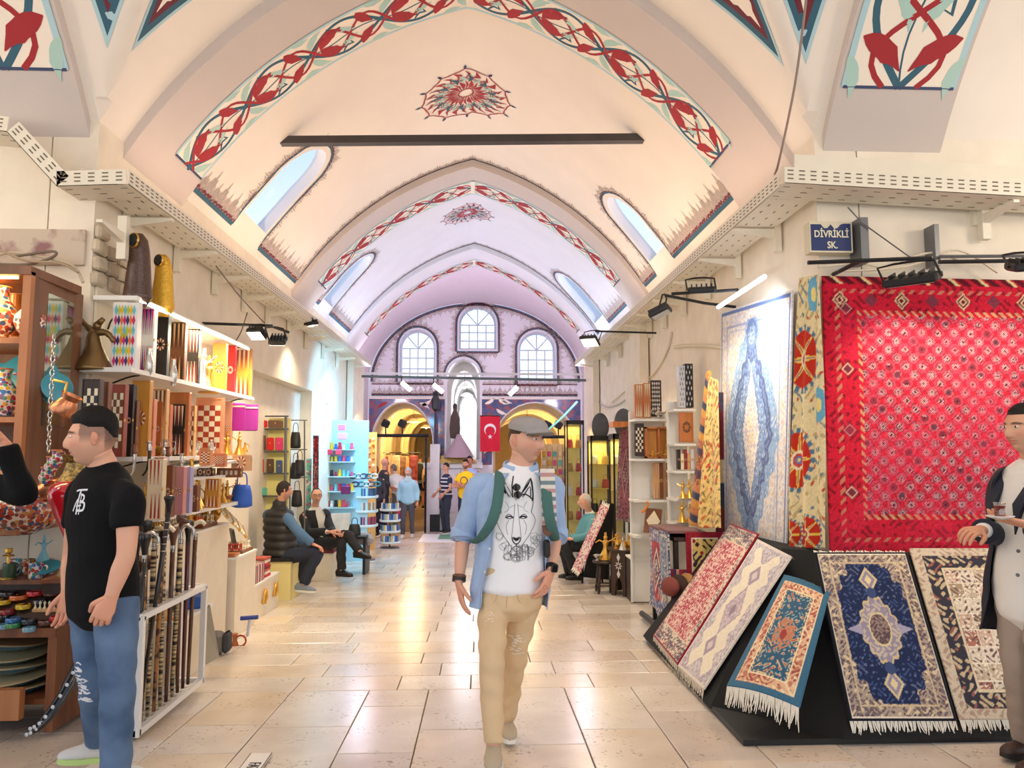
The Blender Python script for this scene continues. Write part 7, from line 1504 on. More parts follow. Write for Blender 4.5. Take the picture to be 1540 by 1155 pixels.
for xi,x in enumerate((rx1-.045,rx0+.045)):
 for yi,y in enumerate(np.arange(ry0+.06,ry1-.03,.085)):
  k+=1;m=CANE[(yi*2+xi*3+yi//3)%5];mi_=(yi*2+xi*3+yi//3)%5;kd=(yi+xi*2)%5;top=1.0+.05*((yi*7+xi*3)%5)/4;lean=.02*math.sin(k*2.1)
  t=thing('walking_stick',(x,y,.02),'%s walking stick with %s, %s from the front, %s row'%(cname[mi_],hd[kd],names[yi],'aisle' if xi==0 else 'wall'),'walking stick','walking sticks in the white rack');b=Vector((x,y,.03));u=Vector((lean,.01*math.cos(k),1));P=lambda z:b+u*z
  MB().tube([P(0),P(.3),P(.6),P(top-.08)],[.011,.013,.0145,.0155],8).build('shaft',m,t,smooth=True);MB().tube([P(0),P(.05)],.0105,8).build('ferrule',BLACK,t)
  MB().tube([P(top-.1),P(top-.06)],.015,10).build('collar',SILVER if kd!=3 else BLACK,t,smooth=40)
  if kd in(0,3):MB().lathe([(.014,0),(.018,.03),(.027,.07),(.034,.1),(.029,.118),(.001,.125)],P(top-.06),14).build('knob',CANE[0]if kd==3 else m,t,smooth=60)
  elif kd==1:MB().tube(smooth_path([P(top-.06),P(top),P(top+.03)+Vector((.03,0,0)),P(top+.005)+Vector((.07,0,0)),P(top-.03)+Vector((.075,0,0))],5),.012,8).build('crook',SILVER,t,smooth=True)
  elif kd==2:MB().tube(smooth_path([P(top-.06),P(top-.01),P(top+.025)+Vector((.02,0,0)),P(top+.01)+Vector((.06,0,0))],5),[.013]*6+[.018]*6+[.014,.01,.007,.005],8).build('bird_head',m,t,smooth=True)
  else:MB().tube(smooth_path([P(top-.05)+Vector((-.035,0,.02)),P(top-.02)+Vector((-.01,0,.02)),P(top)+Vector((.03,0,.02)),P(top-.02)+Vector((.06,0,.02))],5),.014,8).build('derby_handle',IVORY,t,smooth=True)
t=thing('walking_stick',tuple(at(246,860,4.35)),'tallest black walking stick with flared knob, standing above the rest','walking stick','walking sticks in the white rack');b=Vector((rx0+.08,4.48,.03));e=at(254,768,4.45)
MB().tube([b,b.lerp(e,.5),e],[.010,.012,.014],10).build('shaft',CANE[0],t,smooth=True);MB().lathe([(.013,-.01),(.016,.02),(.026,.06),(.031,.075),(.026,.085),(.001,.09)],e,16).build('knob',CANE[0],t,smooth=60)
for i in range(5):MB().lathe([(.013,0),(.016,.003),(.013,.006)],b.lerp(e,.8+.035*i),12).build('ring',SILVER,t,smooth=True)
# ================================================================ white wall shelves with game boards
MB().box(-2.615,-2.60,5.05,8.5,.4,2.75).build('shop_back_panel',M('panel_cream',(238,228,206),.6),label='cream back panel behind the left shop shelves',cat='panel')
sh1=shelf_board('long white top shelf with light strip on the left wall',(-2.31,5.0,2.60),(-2.31,7.45,2.60),.29,(-1,0,0),.03);MB().box(-2.315,-2.295,5.05,7.4,2.565,2.572).build('light_strip',M('strip_glow',(255,250,232),.4,emis=9),sh1);light('AREA','strip_lamp',(-2.3,6.2,2.55),26,(255,240,206),.6,target=(-2.4,6.2,1.5),parent=sh1)
shelf_board('long white middle shelf carrying the row of upright boards',(-2.27,4.88,2.1),(-2.27,7.5,2.1),.33,(-1,0,0),.03)
sh3=shelf_board('white shelf with brass pieces and daggers on the left',(-2.2,4.95,1.52),(-2.2,7.3,1.52),.4,(-1,0,0),.03)
shelf_board('lower white shelf of small boxes on the left',(-2.12,5.05,1.12),(-2.12,7.0,1.12),.48,(-1,0,0),.03)
def Yx(px,X):return X*F/(px-722)
# two horn-shaped lamps on top
for px,py,yt,Y,m,lb,s in((207,443,362,5.12,M('horn_brown',(92,60,44),.4,col2=(60,40,32),vscale=90,coat=.4),'brown speckled upright bottle lamp with black glass eye on the top shelf',1.0),(244,462,392,5.5,M('horn_gold',(226,176,60),.3,metal=.5,bump=.9,bscale=45),'gold hammered upright bottle lamp on the top shelf',.9)):
 c=at(px,py,Y);c.z=2.6;H=at(px,yt,Y).z-2.6;t=thing('bottle_lamp',tuple(c),lb,'lamp')
 mb=MB();lofts(mb,[c+Vector((0,0,.01)),c+Vector((.0,0,H*.35)),c+Vector((0,0,H*.75)),c+Vector((-.01,0,H))],[(.10*s,.075*s),(.085*s,.062*s),(.07*s,.055*s),(.06*s,.05*s)],(1,0,0),20,5,capr=.9);mb.build('body',m,t,smooth=True)
 e=c+Vector((-.015,-.05*s,H*.97));MB().lathe([(.045*s,0),(.05*s,.012),(.042*s,.02),(.001,.02)],e,20,rot(PI/2,0,-.5)).build('glass_eye',M('glass_black',(10,10,14),.08),t,smooth=40);MB().lathe([(.046*s,.0),(.054*s,.004),(.05*s,.016),(.044*s,.014)],e,20,rot(PI/2,0,-.5)).build('eye_ring',BRASS,t,smooth=40)
# bronze whirling figure
c=at(140,560,4.95);c.z=2.1;t=thing('bronze_figure',tuple(c),'bronze whirling dancer statue at the front of the middle shelf','statue');BRZ=M('bronze',(128,104,68),.35,metal=.75,var=.2);z=lambda y:at(140,y,4.95).z;q=lambda px,py:at(px,py,4.95)
MB().tube([q(140,558),q(140,552),q(142,535),q(141,520),q(140,508),q(141,498)],[.13,.12,.075,.05,.042,.03],18).build('robe',BRZ,t,smooth=True);MB().ell(q(146,490),(.026,.024,.03)).build('head',BRZ,t,smooth=True);MB().tube([q(148,487),q(156,479)],[.022,.016],10).build('hat',BRZ,t,smooth=True)
MB().tube(smooth_path([q(142,500),q(130,490),q(118,477)],4),[.022]*4+[.016]*4+[.02],10).build('arm',BRZ,t,smooth=True);MB().tube(smooth_path([q(144,500),q(158,500),q(166,506),q(171,514)],4),[.024]*4+[.02]*4+[.016]*4+[.012],10).build('arm',BRZ,t,smooth=True)
# upright boards, middle shelf
HARL=[M('har_%d'%i,c,.4)for i,c in enumerate([(214,40,110),(250,196,40),(40,50,120),(110,200,220),(240,120,50),(190,210,70)])]
c=at(184,560,4.98);c.z=2.1;w,h=.165,.45;t=thing('painted_board',tuple(c),'tall white board with rows of coloured harlequin diamonds','game board');MB().cbox(c+Vector((0,.035,h/2)),(w,.07,h),bev=.004).build('case',SHELFW,t);mb=MB()
for r_ in range(6):
 for k_ in range(7):x=c.x-w/2+.014+(w-.028)*(k_+.5)/7;z=c.z+.02+(h-.04)*(r_+.5)/6;mb.prism([(x,c.y-.001,z-.036),(x+.011,c.y-.001,z),(x,c.y-.001,z+.036),(x-.011,c.y-.001,z)],(0,-.003,0),(k_*2+r_*3)%6)
mb.build('diamonds',HARL,t,kind='stuff');MB().lathe([(.001,-.004),(.02,-.004),(.02,.0),(.001,.0)],c+Vector((.0,-.002,h*.5)),16,rot(PI/2,0,0)).build('boss',M('boss_lime',(190,196,50),.4),t)
LW=SHELFW
for(x0,x1,y0,y1,wd,kd,cl,lb)in((206,229,460,568,LW,'points',[HARL[0],HARL[2]],'white backgammon case with pink and navy points'),(228,250,468,572,EBON,'plain',None,'glossy black backgammon case on the middle shelf'),(252,276,484,578,WOODB,'points',[WOODL,EBON],'brown backgammon case with dark lattice on the middle shelf'),(278,297,494,582,EBON,'points',[IVORY,INRED],'black backgammon case with red and white points, middle shelf'),(318,338,516,592,WOODY,'plain',None,'plain honey-coloured wooden case on the middle shelf'),(338,352,520,594,M('lac_red',(206,40,46),.4),'medal',[IVORY,LW],'red and white patterned case on the middle shelf'),(351,376,524,597,WOODY,'points',[IVORY,INRED],'yellow backgammon case at the far end of the middle shelf')):
 px_case(lb,x0,x1,y0,y1+2,Yx((x0+x1)/2,-2.42),wd,kd,d=.05,cols=cl,zb=2.1)
sv=trinket('figure',SILVER,'silver robed figurine on the middle shelf',None,'figurine');sv.location=at(305,588,6.45);sv.scale=(1.6,1.6,1.9);sv2=trinket('figure',BRASS,'brass whirling figurine on the middle shelf',None,'figurine');sv2.location=at(313,592,6.5);sv2.scale=(1.7,1.7,1.7)
for x,y,lb in((223,566,'silver tulip vase between the boards'),(260,580,'small gilded mirror vase between the boards')):pot(lb,at(x,y,Yx(x,-2.32)),vprof(.03,.2,.5),SILVER,None)
# second row of boards, on the brass shelf and leaning up
for(x0,x1,y0,y1,wd,kd,cl,lb)in((120,147,570,655,WOODD,'chess',None,'black and cream chessboard behind the young man'),(148,160,574,655,WOODB,'plain',None,'brown wooden case beside the cream chessboard'),(161,186,578,650,M('bx_rust',(150,70,56),.5),'chess',[IVORY,WOODB],'rust case with cream chess squares on the left shelf'),(187,198,578,660,EBON,'plain',None,'narrow black case on the left shelf'),(190,204,602,670,WOODB,'plain',None,'brown striped case left of the pink board'),(203,229,600,684,M('bx_rose',(222,140,112),.5),'medal',[M('rose_l',(236,176,150),.5),M('rose_v',(170,100,130),.5)],'rose-coloured painted board on the left shelf'),(230,241,604,682,WOODO,'plain',None,'orange wooden case between rose and chess boards'),(237,254,608,676,M('bx_terra',(206,126,84),.5),'chess',[IVORY,M('terra2',(180,90,60),.5)],'terracotta chessboard on the left shelf'),(255,276,608,676,EBON,'points',[IVORY,INRED],'dark open backgammon board with red and ivory points'),(277,291,610,676,WOODL,'chess',[IVORY,WOODB],'light wooden chess case on the left shelf'),(293,334,598,664,M('bx_peach',(226,152,110),.5),'chess',[IVORY,INRED],'large peach board with red chess squares and flowers'),(336,348,604,650,M('bx_floral',(230,170,140),.5),'medal',[INRED,IVORY],'floral pink case beside the magenta bags'),
 (195,222,572,676,WOODY,'plain',None,'yellow wooden box laid behind the row'),(225,248,585,676,WOODL,'points',[WOODB,IVORY],'pale striped box laid behind the row'),(250,282,590,672,WOODO,'medal',[IVORY,INRED],'orange inlaid box laid behind the row')):
 px_case(lb,x0,x1,y0,y1,Yx((x0+x1)/2,-2.38),wd,kd,d=.05,cols=cl,zb=1.52)
for i,(x,c_)in enumerate(((356,(170,30,150)),(376,(140,30,130)))):
 a=at(x,648,Yx(x,-2.3));t=thing('magenta_bag',tuple(a),['bright magenta flat bag hanging at the shop end','dark magenta flat bag beside the bright one'][i],'bag');MB().cbox(a+Vector((0,0,.13)),(.15,.03,.26),bev=.01).build('pouch',M('mag_%d'%i,c_,.6),t);MB().box(a.x-.075,a.x+.075,a.y-.02,a.y-.016,a.z+.22,a.z+.235).build('trim',IVORY,t)
# brass shelf: helmets, daggers, pieces
rr=random.Random(31);row=lambda n,y0,y1,X0,X1,z:[Vector((rr.uniform(X0,X1),y0+(y1-y0)*(i+.5)/n,z))for i in range(n)]
scatter('bowl',BRASS,row(4,5.1,5.5,-2.4,-2.26,1.52),1.3,'brass cup on the dagger shelf near the young man','brass cups on the dagger shelf');scatter('figure',BRASS,row(4,6.5,7.2,-2.35,-2.25,1.52),1.2,'brass figurine at the far end of the dagger shelf','figurines on the dagger shelf');scatter('ewer',BRASS,row(8,6.3,7.3,-2.5,-2.26,1.52),1.0,'small brass ewer crowding the far end of the dagger shelf','ewers on the dagger shelf')
for i,(x,y,lb)in enumerate(((202,668,'brown-hilted'),(224,664,'black-hilted'),(252,672,'wooden-hilted'),(273,682,'small silver'),(288,690,'short brass'))):
 t=thing('curved_dagger',tuple(at(x,y,Yx(x,-2.185))),'%s curved dagger with silver sheath hanging on the left shelf'%lb,'dagger');Yd=Yx(x,-2.185);P=[at(x,y,Yd),at(x+1,y+14,Yd),at(x,y+28,Yd),at(x-3,y+42,Yd),at(x-10,y+52,Yd)];MB().tube(smooth_path(P[1:],5),[.018]*5+[.015]*5+[.011]*5+[.004],10,flat=.5).build('sheath',[SILVER,EBON,SILVER,SILVER,BRASS][i],t,smooth=True);MB().tube(smooth_path([P[0],P[0].lerp(P[1],.5),P[1]],4),[.02,.016,.012,.012,.013,.014,.016,.018,.02],10).build('hilt',[WOODB,SILVER,WOODB,SILVER,BRASS][i],t,smooth=True)
scatter('candle',BRASS,row(7,5.2,6.3,-2.5,-2.3,1.52),1.1,'brass candlestick between the daggers on the left shelf','candlesticks on the dagger shelf');scatter('ewer',SILVER,row(6,5.3,6.4,-2.4,-2.24,1.52),1.0,'silver ewer between the daggers on the left shelf','silver ewers on the dagger shelf');scatter('cone',BRASS,row(8,5.2,6.2,-2.5,-2.15,1.12),1.1,'pointed brass pot on the lower left shelf','pots on the lower left shelf');scatter('figure',BRASS,row(6,6.1,7.0,-2.4,-2.14,1.12),.9,'brass figurine on the lower left shelf','figurines on the lower left shelf');scatter('bowl',COPPER,row(7,5.2,7.0,-2.3,-2.14,1.12),.9,'copper bowl on the lower left shelf','bowls on the lower left shelf')
bxs=[(245,258,700,762,WOODB,'plain','tall brown box on the lower left shelf'),(222,244,690,735,M('bx_cream',(226,206,170),.5),'points','cream slatted box behind the young man'),(232,246,688,700,INRED,'plain','small red tin on the lower left shelf'),(260,276,702,734,M('bx_pink',(206,140,140),.5),'plain','pink album standing on the lower left shelf'),(276,286,702,734,M('bx_lilac',(176,170,206),.5),'plain','lilac album standing on the lower left shelf'),(300,316,676,700,M('bx_check',(226,150,100),.5),'chess','small checked orange box on the glass shelf'),(316,338,682,702,M('bx_check2',(214,130,90),.5),'chess','red and white checked flat box on the glass shelf'),(296,306,704,716,WOODD,'medal','small dark box with pearl rosette, left'),(307,320,704,716,WOODD,'medal','small dark box with pearl rosette, right'),(326,362,704,718,WOODB,'lattice','long brown box with diamond inlay on the glass shelf'),(348,376,684,708,M('bx_hex',(206,160,120),.5),'plain','six-sided pale wooden box on the glass shelf'),(308,328,720,765,WOODY,'points','yellow slatted board behind the chess sets'),(282,296,730,765,WOODB,'plain','brown case leaning beside the white stand')]
for(x0,x1,y0,y1,wd,kd,lb)in bxs:px_case(lb,x0,x1,y0,y1,Yx((x0+x1)/2,-2.14),wd,kd,d=.06,zb=1.12 if y1>730 else None,cols=[IVORY,INRED]if kd=='chess' else None,cat='box',group='boxes on the lower left shelves')
shelf_board('small white ledge with checked boxes near the wallet rack',at(288,703,5.5),at(372,690,6.9),.3,(-1,0,0),.02,br=False)
shelf_board('small white ledge with rosette boxes near the wallet rack',at(288,718,5.5),at(372,712,6.9),.3,(-1,0,0),.02,br=False)
handbag('bright blue leather bucket bag hanging at the shop end',tuple(at(363,762,6.7)),.2,.3,(44,96,200))
# ================================================================ stepped white plinths along the aisle
PLC=M('plinth_cream',(236,226,206),.6,var=.04)
def plinth(label,x0,x1,y0,y1,z): 
 t=thing('plinth',((x0+x1)/2,(y0+y1)/2,zf(y1)),label,'plinth');MB().box(x0,x1,y0,y1,zf(y1),z-.02).build('body',PLC,t);MB().box(x0-.01,x1+.01,y0-.01,y1+.01,z-.02,z).build('top',SHELFW,t);return t
plinth('tall cream plinth behind the cane rack',-2.6,-2.3,5.05,6.04,.98);plinth('cream plinth carrying the chess sets',-2.6,-2.26,6.06,6.85,.92)
plinth('lower cream plinth with the small chessboard',-2.6,-2.2,6.9,7.5,.6);plinth('low cream plinth with the tool tray beside the cane rack',-2.6,-2.1,5.36,6.02,.37);plinth('low cream box with notebooks and gilt handles by the aisle',-2.6,-2.26,7.55,8.58,.21)
for i,(p,lb)in enumerate(((Vector((-2.43,6.45,.92)),'chess set with orange pieces on the cream plinth'),(Vector((-2.45,5.7,.98)),'chess set with pale pieces on the tall plinth'),(Vector((-2.37,7.3,.6)),'chess set with red pieces on the lower plinth'))):
 t=thing('chess_board',tuple(p),lb,'chess set');MB().cbox(p+Vector((0,0,.015)),(.3,.34,.03),bev=.004).build('board',WOODB,t);mb=MB()
 for a in range(8):
  for b in range(8):mb.cbox(p+Vector((-.12+.034*a,-.14+.04*b,.031)),(.033,.039,.003),None,(a+b)%2)
 mb.build('squares',[IVORY,WOODD],t,kind='stuff')
 for a in range(8):
  for b in(0,1,6,7):MB().lathe([(.001,0),(.013,0),(.011,.008),(.005,.018),(.007,.04),(.011,.05),(.005,.058),(.001,.066)],p+Vector((-.12+.034*a,-.14+.04*b,.032)),8).build('chessman',[M('pc_orange',(224,96,40),.4),BRASS,INRED][i]if b<2 else IVORY,t,smooth=60)
scatter('candle',BRASS,row(10,5.1,6.0,-2.55,-2.33,.98),1.2,'brass candlestick clustered on the tall cream plinth','candlesticks on the tall plinth');scatter('ewer',BRASS,row(9,6.1,6.8,-2.55,-2.35,.92),1.2,'brass ewer behind the orange chess set','ewers behind the chess set')
# chessmen tray rows, dominoes fan
t=thing('domino_rack',tuple(at(345,770,6.7)),'sloping rack of pale bone sticks beside the blue bag','rack')
for i in range(16):a=at(316+i*3.2,742+i*3.3,6.75);b=at(322+i*3.2,758+i*3.3,6.55);MB().tube([a,b],.014,6).build('stick',IVORY if i%3 else BRASS,t)
# notebooks, books, boxes
cols=[(206,150,150),(150,90,90),(226,206,190),(120,120,140),(190,60,70),(230,220,206),(96,70,80)]
for i in range(16):
 p=Vector((-2.34,7.58+i*.032,.21));MB().cbox(p+Vector((0,0,.09)),(.13,.026,.18),rot(0,0,.03*(i%3)),bev=.003).build('notebook',M('nb_%d'%(i%7),cols[i%7],.6),label='%s notebook standing in the row on the low cream box, %s from the front'%(['rose','maroon','cream','slate','red','ivory','plum'][i%7],['first','second','third','fourth','fifth','sixth','seventh','eighth','ninth','tenth','eleventh','twelfth','thirteenth','fourteenth','fifteenth','last'][i]),cat='notebook',group='notebooks on the low cream box')
for i in range(7):MB().cbox(Vector((-2.4,8.25,.225+i*.03)),(.22,.2,.027),rot(0,0,.08*((i*5)%3-1)),bev=.003).build('book',M('bk_%d'%(i%4),[(206,50,60),(230,220,200),(190,90,70),(150,40,50)][i%4],.6),label='%s book in the flat pile on the low cream box, %s from below'%(['red','cream','rust','dark red'][i%4],['first','second','third','fourth','fifth','sixth','seventh'][i]),cat='book',group='pile of books on the low cream box')
for i in range(5):MB().cbox(Vector((-2.52,7.62+i*.05,.335)),(.16,.035,.24-.02*(i%2)),rot(.1,0,0),bev=.003).build('book',M('bk2_%d'%i,[(150,150,180),(226,90,60),(200,50,50),(60,110,80),(206,130,120)][i],.6),label=['lilac','orange','scarlet','green','salmon'][i]+' book standing behind the notebooks',cat='book',group='books behind the notebooks')
for y,lb in((7.95,'gilt crook handle on the front of the cream box, near'),(8.35,'gilt crook handle on the front of the cream box, far')):p=Vector((-2.245,y,-.02));MB().tube(smooth_path([p,p+Vector((.01,.0,.08)),p+Vector((.01,.06,.14)),p+Vector((.01,.1,.05)),p+Vector((.01,.05,.0))],5),.014,8).build('gilt_handle',BRASS,smooth=True,label=lb,cat='handle')
op=thing('open_case',(-2.3,6.98,.6),'small open wooden case in front of the red chess set','box');MB().cbox(Vector((-2.3,6.98,.615)),(.16,.14,.025),bev=.003).build('base',WOODO,op);MB().cbox(Vector((-2.39,6.98,.70)),(.02,.14,.2),rot(0,-.25,0),bev=.003).build('lid',WOODO,op);MB().cbox(Vector((-2.3,7.1,.61)),(.12,.12,.012),bev=.003).build('tray',IVORY,op)
for i,(x,lb)in enumerate(((-2.5,'grey photo card standing on the lower plinth'),(-2.42,'dark photo card standing on the lower plinth'))):MB().cbox(Vector((x+.06,7.1+i*.2,.71)),(.02,.16,.22),rot(0,-.2,.5),bev=.002).build('photo_card',M('card_%d'%i,[(120,124,130),(96,80,76)][i],.5,col2=(40,40,46),vscale=18),label=lb,cat='card')
# low tray goods by the cane rack
for(x,y,c_,s_,lb,r_)in((336,888,(40,90,170),(.16,.2,.09),'blue plastic tray on the low plinth',.3),(326,880,(120,124,134),(.06,.16,.12),'grey folded pouch on the low plinth',.3),(312,885,(230,180,110),(.05,.18,.14),'light wooden stand on the low plinth',.2)):MB().cbox(Vector((-2.2-(338-x)*.004,5.9-(338-x)*.01,.37+s_[2]/2)),s_,rot(0,0,r_),bev=.01).build('tray' if 'tray' in lb else 'stall_item',M('it_%d'%c_[0],c_,.5),label=lb,cat='tray' if 'tray' in lb else 'item')
for i in range(3):MB().cbox(Vector((-2.16-.08*i,5.45,.38)),(.14,.05,.02),rot(0,0,.5),bev=.003).build('wood_block',WOODL,label=['first','second','third'][i]+' small pale wooden block from the edge of the low plinth',cat='block',group='wood blocks on the low plinth')
for i in range(5):c=Vector((-2.14-.08*i,5.56+.04*(i%2),.37));MB().lathe([(.02,0),(.028,.005),(.028,.015),(.02,.02)],c,14).build('ring_ornament',[BRASS,SILVER][i%2],smooth=40,label='small %s ring ornament on the low plinth, %s from the aisle'%(['brass','silver'][i%2],['first','second','third','fourth','fifth'][i]),cat='ornament',group='ring ornaments on the low plinth')
bp2=thing('grey_pack',tuple(at(348,962,6.3)),'grey camera pack standing on the floor by the cream plinth','bag');c=Vector((-2.12,6.3,zf(6.3)));MB().cbox(c+Vector((-.03,0,.09)),(.14,.14,.18),bev=.03).build('body',M('pack_grey',(124,120,114),.7),bp2);MB().cbox(c+Vector((.06,.0,.1)),(.05,.13,.16),bev=.02).build('pocket',M('pack_dark',(60,62,68),.7),bp2)
hw=thing('blue_hammer',tuple(at(373,940,6.5)),'blue-headed tool leaning on the floor by the grey pack','tool');MB().tube([at(362,930,6.45),at(388,928,6.45)],.018,8).build('head',M('tool_blue',(50,70,150),.5),hw);MB().tube([at(376,928,6.45),at(372,957,6.45)],.012,8).build('handle',M('tool_glass',(206,210,220),.2),hw)
wt=thing('wooden_stamp',tuple(at(364,920,6.6)),'wooden stamp with red ring handle at the plinth foot','tool');c=Vector((-2.1,6.62,zf(6.62)));MB().lathe([(.03,0),(.03,.02),(.018,.04),(.022,.09),(.03,.1),(.001,.105)],c,14).build('post',WOODO,wt,smooth=50);MB().tube([c+Vector((.05+.045*math.cos(t),0,.04+.045*math.sin(t)))for t in np.linspace(0,2*PI,15)],.008,6).build('ring',INRED,wt,smooth=True)
MB().prism([at(306,1002,5.5),at(330,988,5.6),at(316,910,5.75),at(306,930,5.7)],(-.02,.02,0)).build('shade_panel',M('panel_olive',(170,160,140),.7),label='pale leaning panel at the foot of the cane rack',cat='panel')
# ================================================================ wallet rack and hanging bags
wr_=thing('wallet_rack',tuple(at(405,850,8.0)),'grey steel rack with shelves of folded wallets','rack');Yw=9.75
for x in(386,430):MB().tube([at(x,626,Yw),at(x-2,820,Yw)],.018,6).build('post',STEEL,wr_)
for y in(626,645,679,712,746):MB().tube([at(384,y,Yw),at(434,y,Yw)],.012,6).build('bar',STEEL,wr_);MB().box(at(386,y,Yw).x,at(430,y,Yw).x,Yw,Yw+.15,at(386,y,Yw).z-.012,at(386,y,Yw).z).build('shelf',STEEL,wr_)if y>630 else None
MB().box(at(384,640,Yw).x,at(432,640,Yw).x,Yw+.17,Yw+.19,at(384,800,Yw).z,at(384,628,Yw).z).build('yellow_back',M('back_yellow',(246,236,150),.6),wr_)  # back panel in one even yellow
for(x0,x1,y0,y1,col,lb)in((387,402,632,643,(226,30,40),'red wallet on the top rack row'),(403,426,632,643,(120,88,70),'brown monogram wallet on the top rack row'),(386,400,655,677,(112,78,60),'brown checked wallet on the second rack row'),(401,412,658,677,(222,30,36),'red and black wallet on the second rack row'),(414,426,658,677,(226,60,120),'pink and black wallet on the second rack row'),(385,397,690,711,(230,44,30),'scarlet rounded wallet on the third rack row'),(401,412,690,711,(90,66,50),'dark brown wallet on the third rack row'),(415,425,692,711,(70,90,130),'slate blue wallet on the third rack row'),(383,402,733,745,(110,200,176),'mint green wallet on the lowest rack row')):
 a,b=at(x0,y1,Yw-.02),at(x1,y0,Yw-.02);t=thing('wallet',tuple(a),lb,'wallet','wallets on the steel rack');c=(a+b)/2;MB().cbox(c,(b.x-a.x,.035,b.z-a.z),rot(.12,0,0),bev=.01).build('body',M('wal_%d_%d'%col[:2],col,.45),t);MB().cbox(c+Vector((0,-.02,.01)),(.018,.01,.018),bev=.003).build('clasp',BRASS,t)
hr=thing('bag_rail',tuple(at(440,820,8.6)),'thin steel frame with black bags hanging behind the seated man','rail');Yh=10.1
for x in(436,458):MB().tube([at(x,632,Yh),at(x,840,Yh)],.01,6).build('post',STEEL,hr)
for y in(632,676,718):MB().tube([at(432,y,Yh),at(462,y,Yh)],.008,6).build('bar',STEEL,hr)
for i,(x,y)in enumerate(((444,676),(450,718),(444,722),(446,764))):handbag('black leather bag hanging on the steel frame, %s'%['top','middle front','middle rear','bottom'][i],tuple(at(x,y-2,Yh-.1)),.15,.34,(30,30,34),'black bags on the steel frame')
# stools
st1=thing('low_stool',tuple(at(440,870,9.2)),'yellowish box seat under the man in the vest','seat');c=at(432,845,9.3);MB().box(c.x-.3,c.x+.12,9.0,9.45,zf(9.2),.26).build('body',M('seat_cream',(236,220,150),.6),st1);MB().box(c.x-.31,c.x+.13,8.98,9.47,.26,.30).build('cushion',BLACK,st1)  # seat box in one even pale yellow
st1=thing('low_stool',tuple(at(495,860,10.9)),'box seat with maroon cushion under the man in the suit','seat');c=at(486,820,11.0);MB().box(c.x-.28,c.x+.2,10.7,11.15,zf(10.9),.13).build('body',PLC,st1);MB().box(c.x-.29,c.x+.21,10.68,11.17,.13,.18).build('cushion',M('maroon_pad',(120,60,66),.8),st1)
st1=thing('stool',tuple(at(890,868,10.4)),'black stool under the man in the teal jumper','seat');c=at(888,830,10.4);MB().box(c.x-.17,c.x+.17,10.22,10.58,.06,.12).build('seat',LEATH,st1)
for dx in(-.14,.14):
 for dy in(-.15,.15):MB().tube([(c.x+dx,10.4+dy,zf(10.4)),(c.x+dx*.9,10.4+dy*.9,.06)],.016,6).build('leg',BLACK,st1)
# ================================================================ blue-lit souvenir stall on the left
BLUP=M('slatwall_blue',(170,216,236),.6);bs=thing('souvenir_stall',(-2.4,13.0,zf(13)),'pale blue stall wall with shelves of souvenirs on the left','stall');Ys=13.2
a,b=at(478,640,Ys),at(552,790,Ys);MB().box(-2.62,b.x,Ys,Ys+.05,zf(Ys),at(478,632,Ys).z).build('slat_wall',BLUP,bs)
for y in(676,694,716,738,762):MB().box(at(484,y,Ys).x,at(535,y,Ys).x,Ys-.22,Ys,at(484,y,Ys).z-.015,at(484,y,Ys).z).build('shelf',M('shelf_aqua',(206,236,244),.3),bs)
light('AREA','stall_lamp',(-1.9,12.5,2.7),60,(140,214,255),.6,target=(-2.4,13.2,.9),parent=bs);light('SPOT','stall_spot',(-1.2,11.6,2.9),160,(130,205,255),.15,target=(-2.62,12.6,2.0),spot=1.9,parent=bs)
rr=random.Random(77);gi=[((230,80,120),'pink'),((240,240,244),'white'),((60,110,200),'blue'),((40,40,50),'black'),((206,40,70),'red'),((120,200,210),'aqua'),((240,200,60),'yellow')]
for r_,y in enumerate((676,694,716,738,762)):
 for i in range(8):
  c,nm=rr.choice(gi);x=487+i*6;p=at(x,y,Ys-.12);s=rr.uniform(.7,1.2)
  o=MB().lathe([(.001,0),(.03*s,0),(.034*s,.02),(.022*s,.07*s),(.028*s,.1*s),(.001,.11*s)],p,10).build('souvenir',M('sv_'+nm,c,.4),smooth=50,label='%s souvenir on the %s shelf of the blue stall, %s from the left'%(nm,['top','second','third','fourth','lowest'][r_],['first','second','third','fourth','fifth','sixth','seventh','eighth'][i]),cat='souvenir',group='souvenirs on the blue stall')
for i,(x,y,w,h,c,lb)in enumerate(((484,660,12,12,(24,26,30),'small black bag hanging on the blue stall'),(495,680,10,8,(206,50,80),'red flag card hanging on the blue stall'),(509,680,9,8,(226,70,100),'pink card hanging on the blue stall'),(484,690,9,18,(120,40,44),'maroon box hanging on the blue stall'),(520,737,14,12,(110,30,90),'dark purple bag hanging on the blue stall'),(515,656,14,10,(230,150,200),'lilac pouch hanging high on the blue stall'),(514,643,11,9,(236,110,140),'rose pouch hanging highest on the blue stall'))):
 p=at(x,y,12.9);MB().cbox(p,(w/85,.05,h/85),bev=.012).build('hanging_pouch',M('hp_%d'%i,c,.5),label=lb,cat='pouch')
# strings of beads and charms
BEADS=[((50,90,190),'blue'),((240,200,60),'yellow'),((230,236,244),'white'),((40,160,200),'turquoise')]
for i in range(8):
 c,nm=BEADS[i%4];t=thing('bead_string',tuple(at(520+i*3.4,725,13.6)),'%s glass bead string hanging at the blue stall, %s from the left'%(nm,['first','second','third','fourth','fifth','sixth','seventh','eighth'][i]),'beads','bead strings at the blue stall')
 for k in range(9):MB().ell(at(520+i*3.4+(k%2),655+k*8+i%3*3,13.6),(.03,.03,.035),None,8,6).build('bead',M('bead_'+nm,c,.15),t,smooth=True)
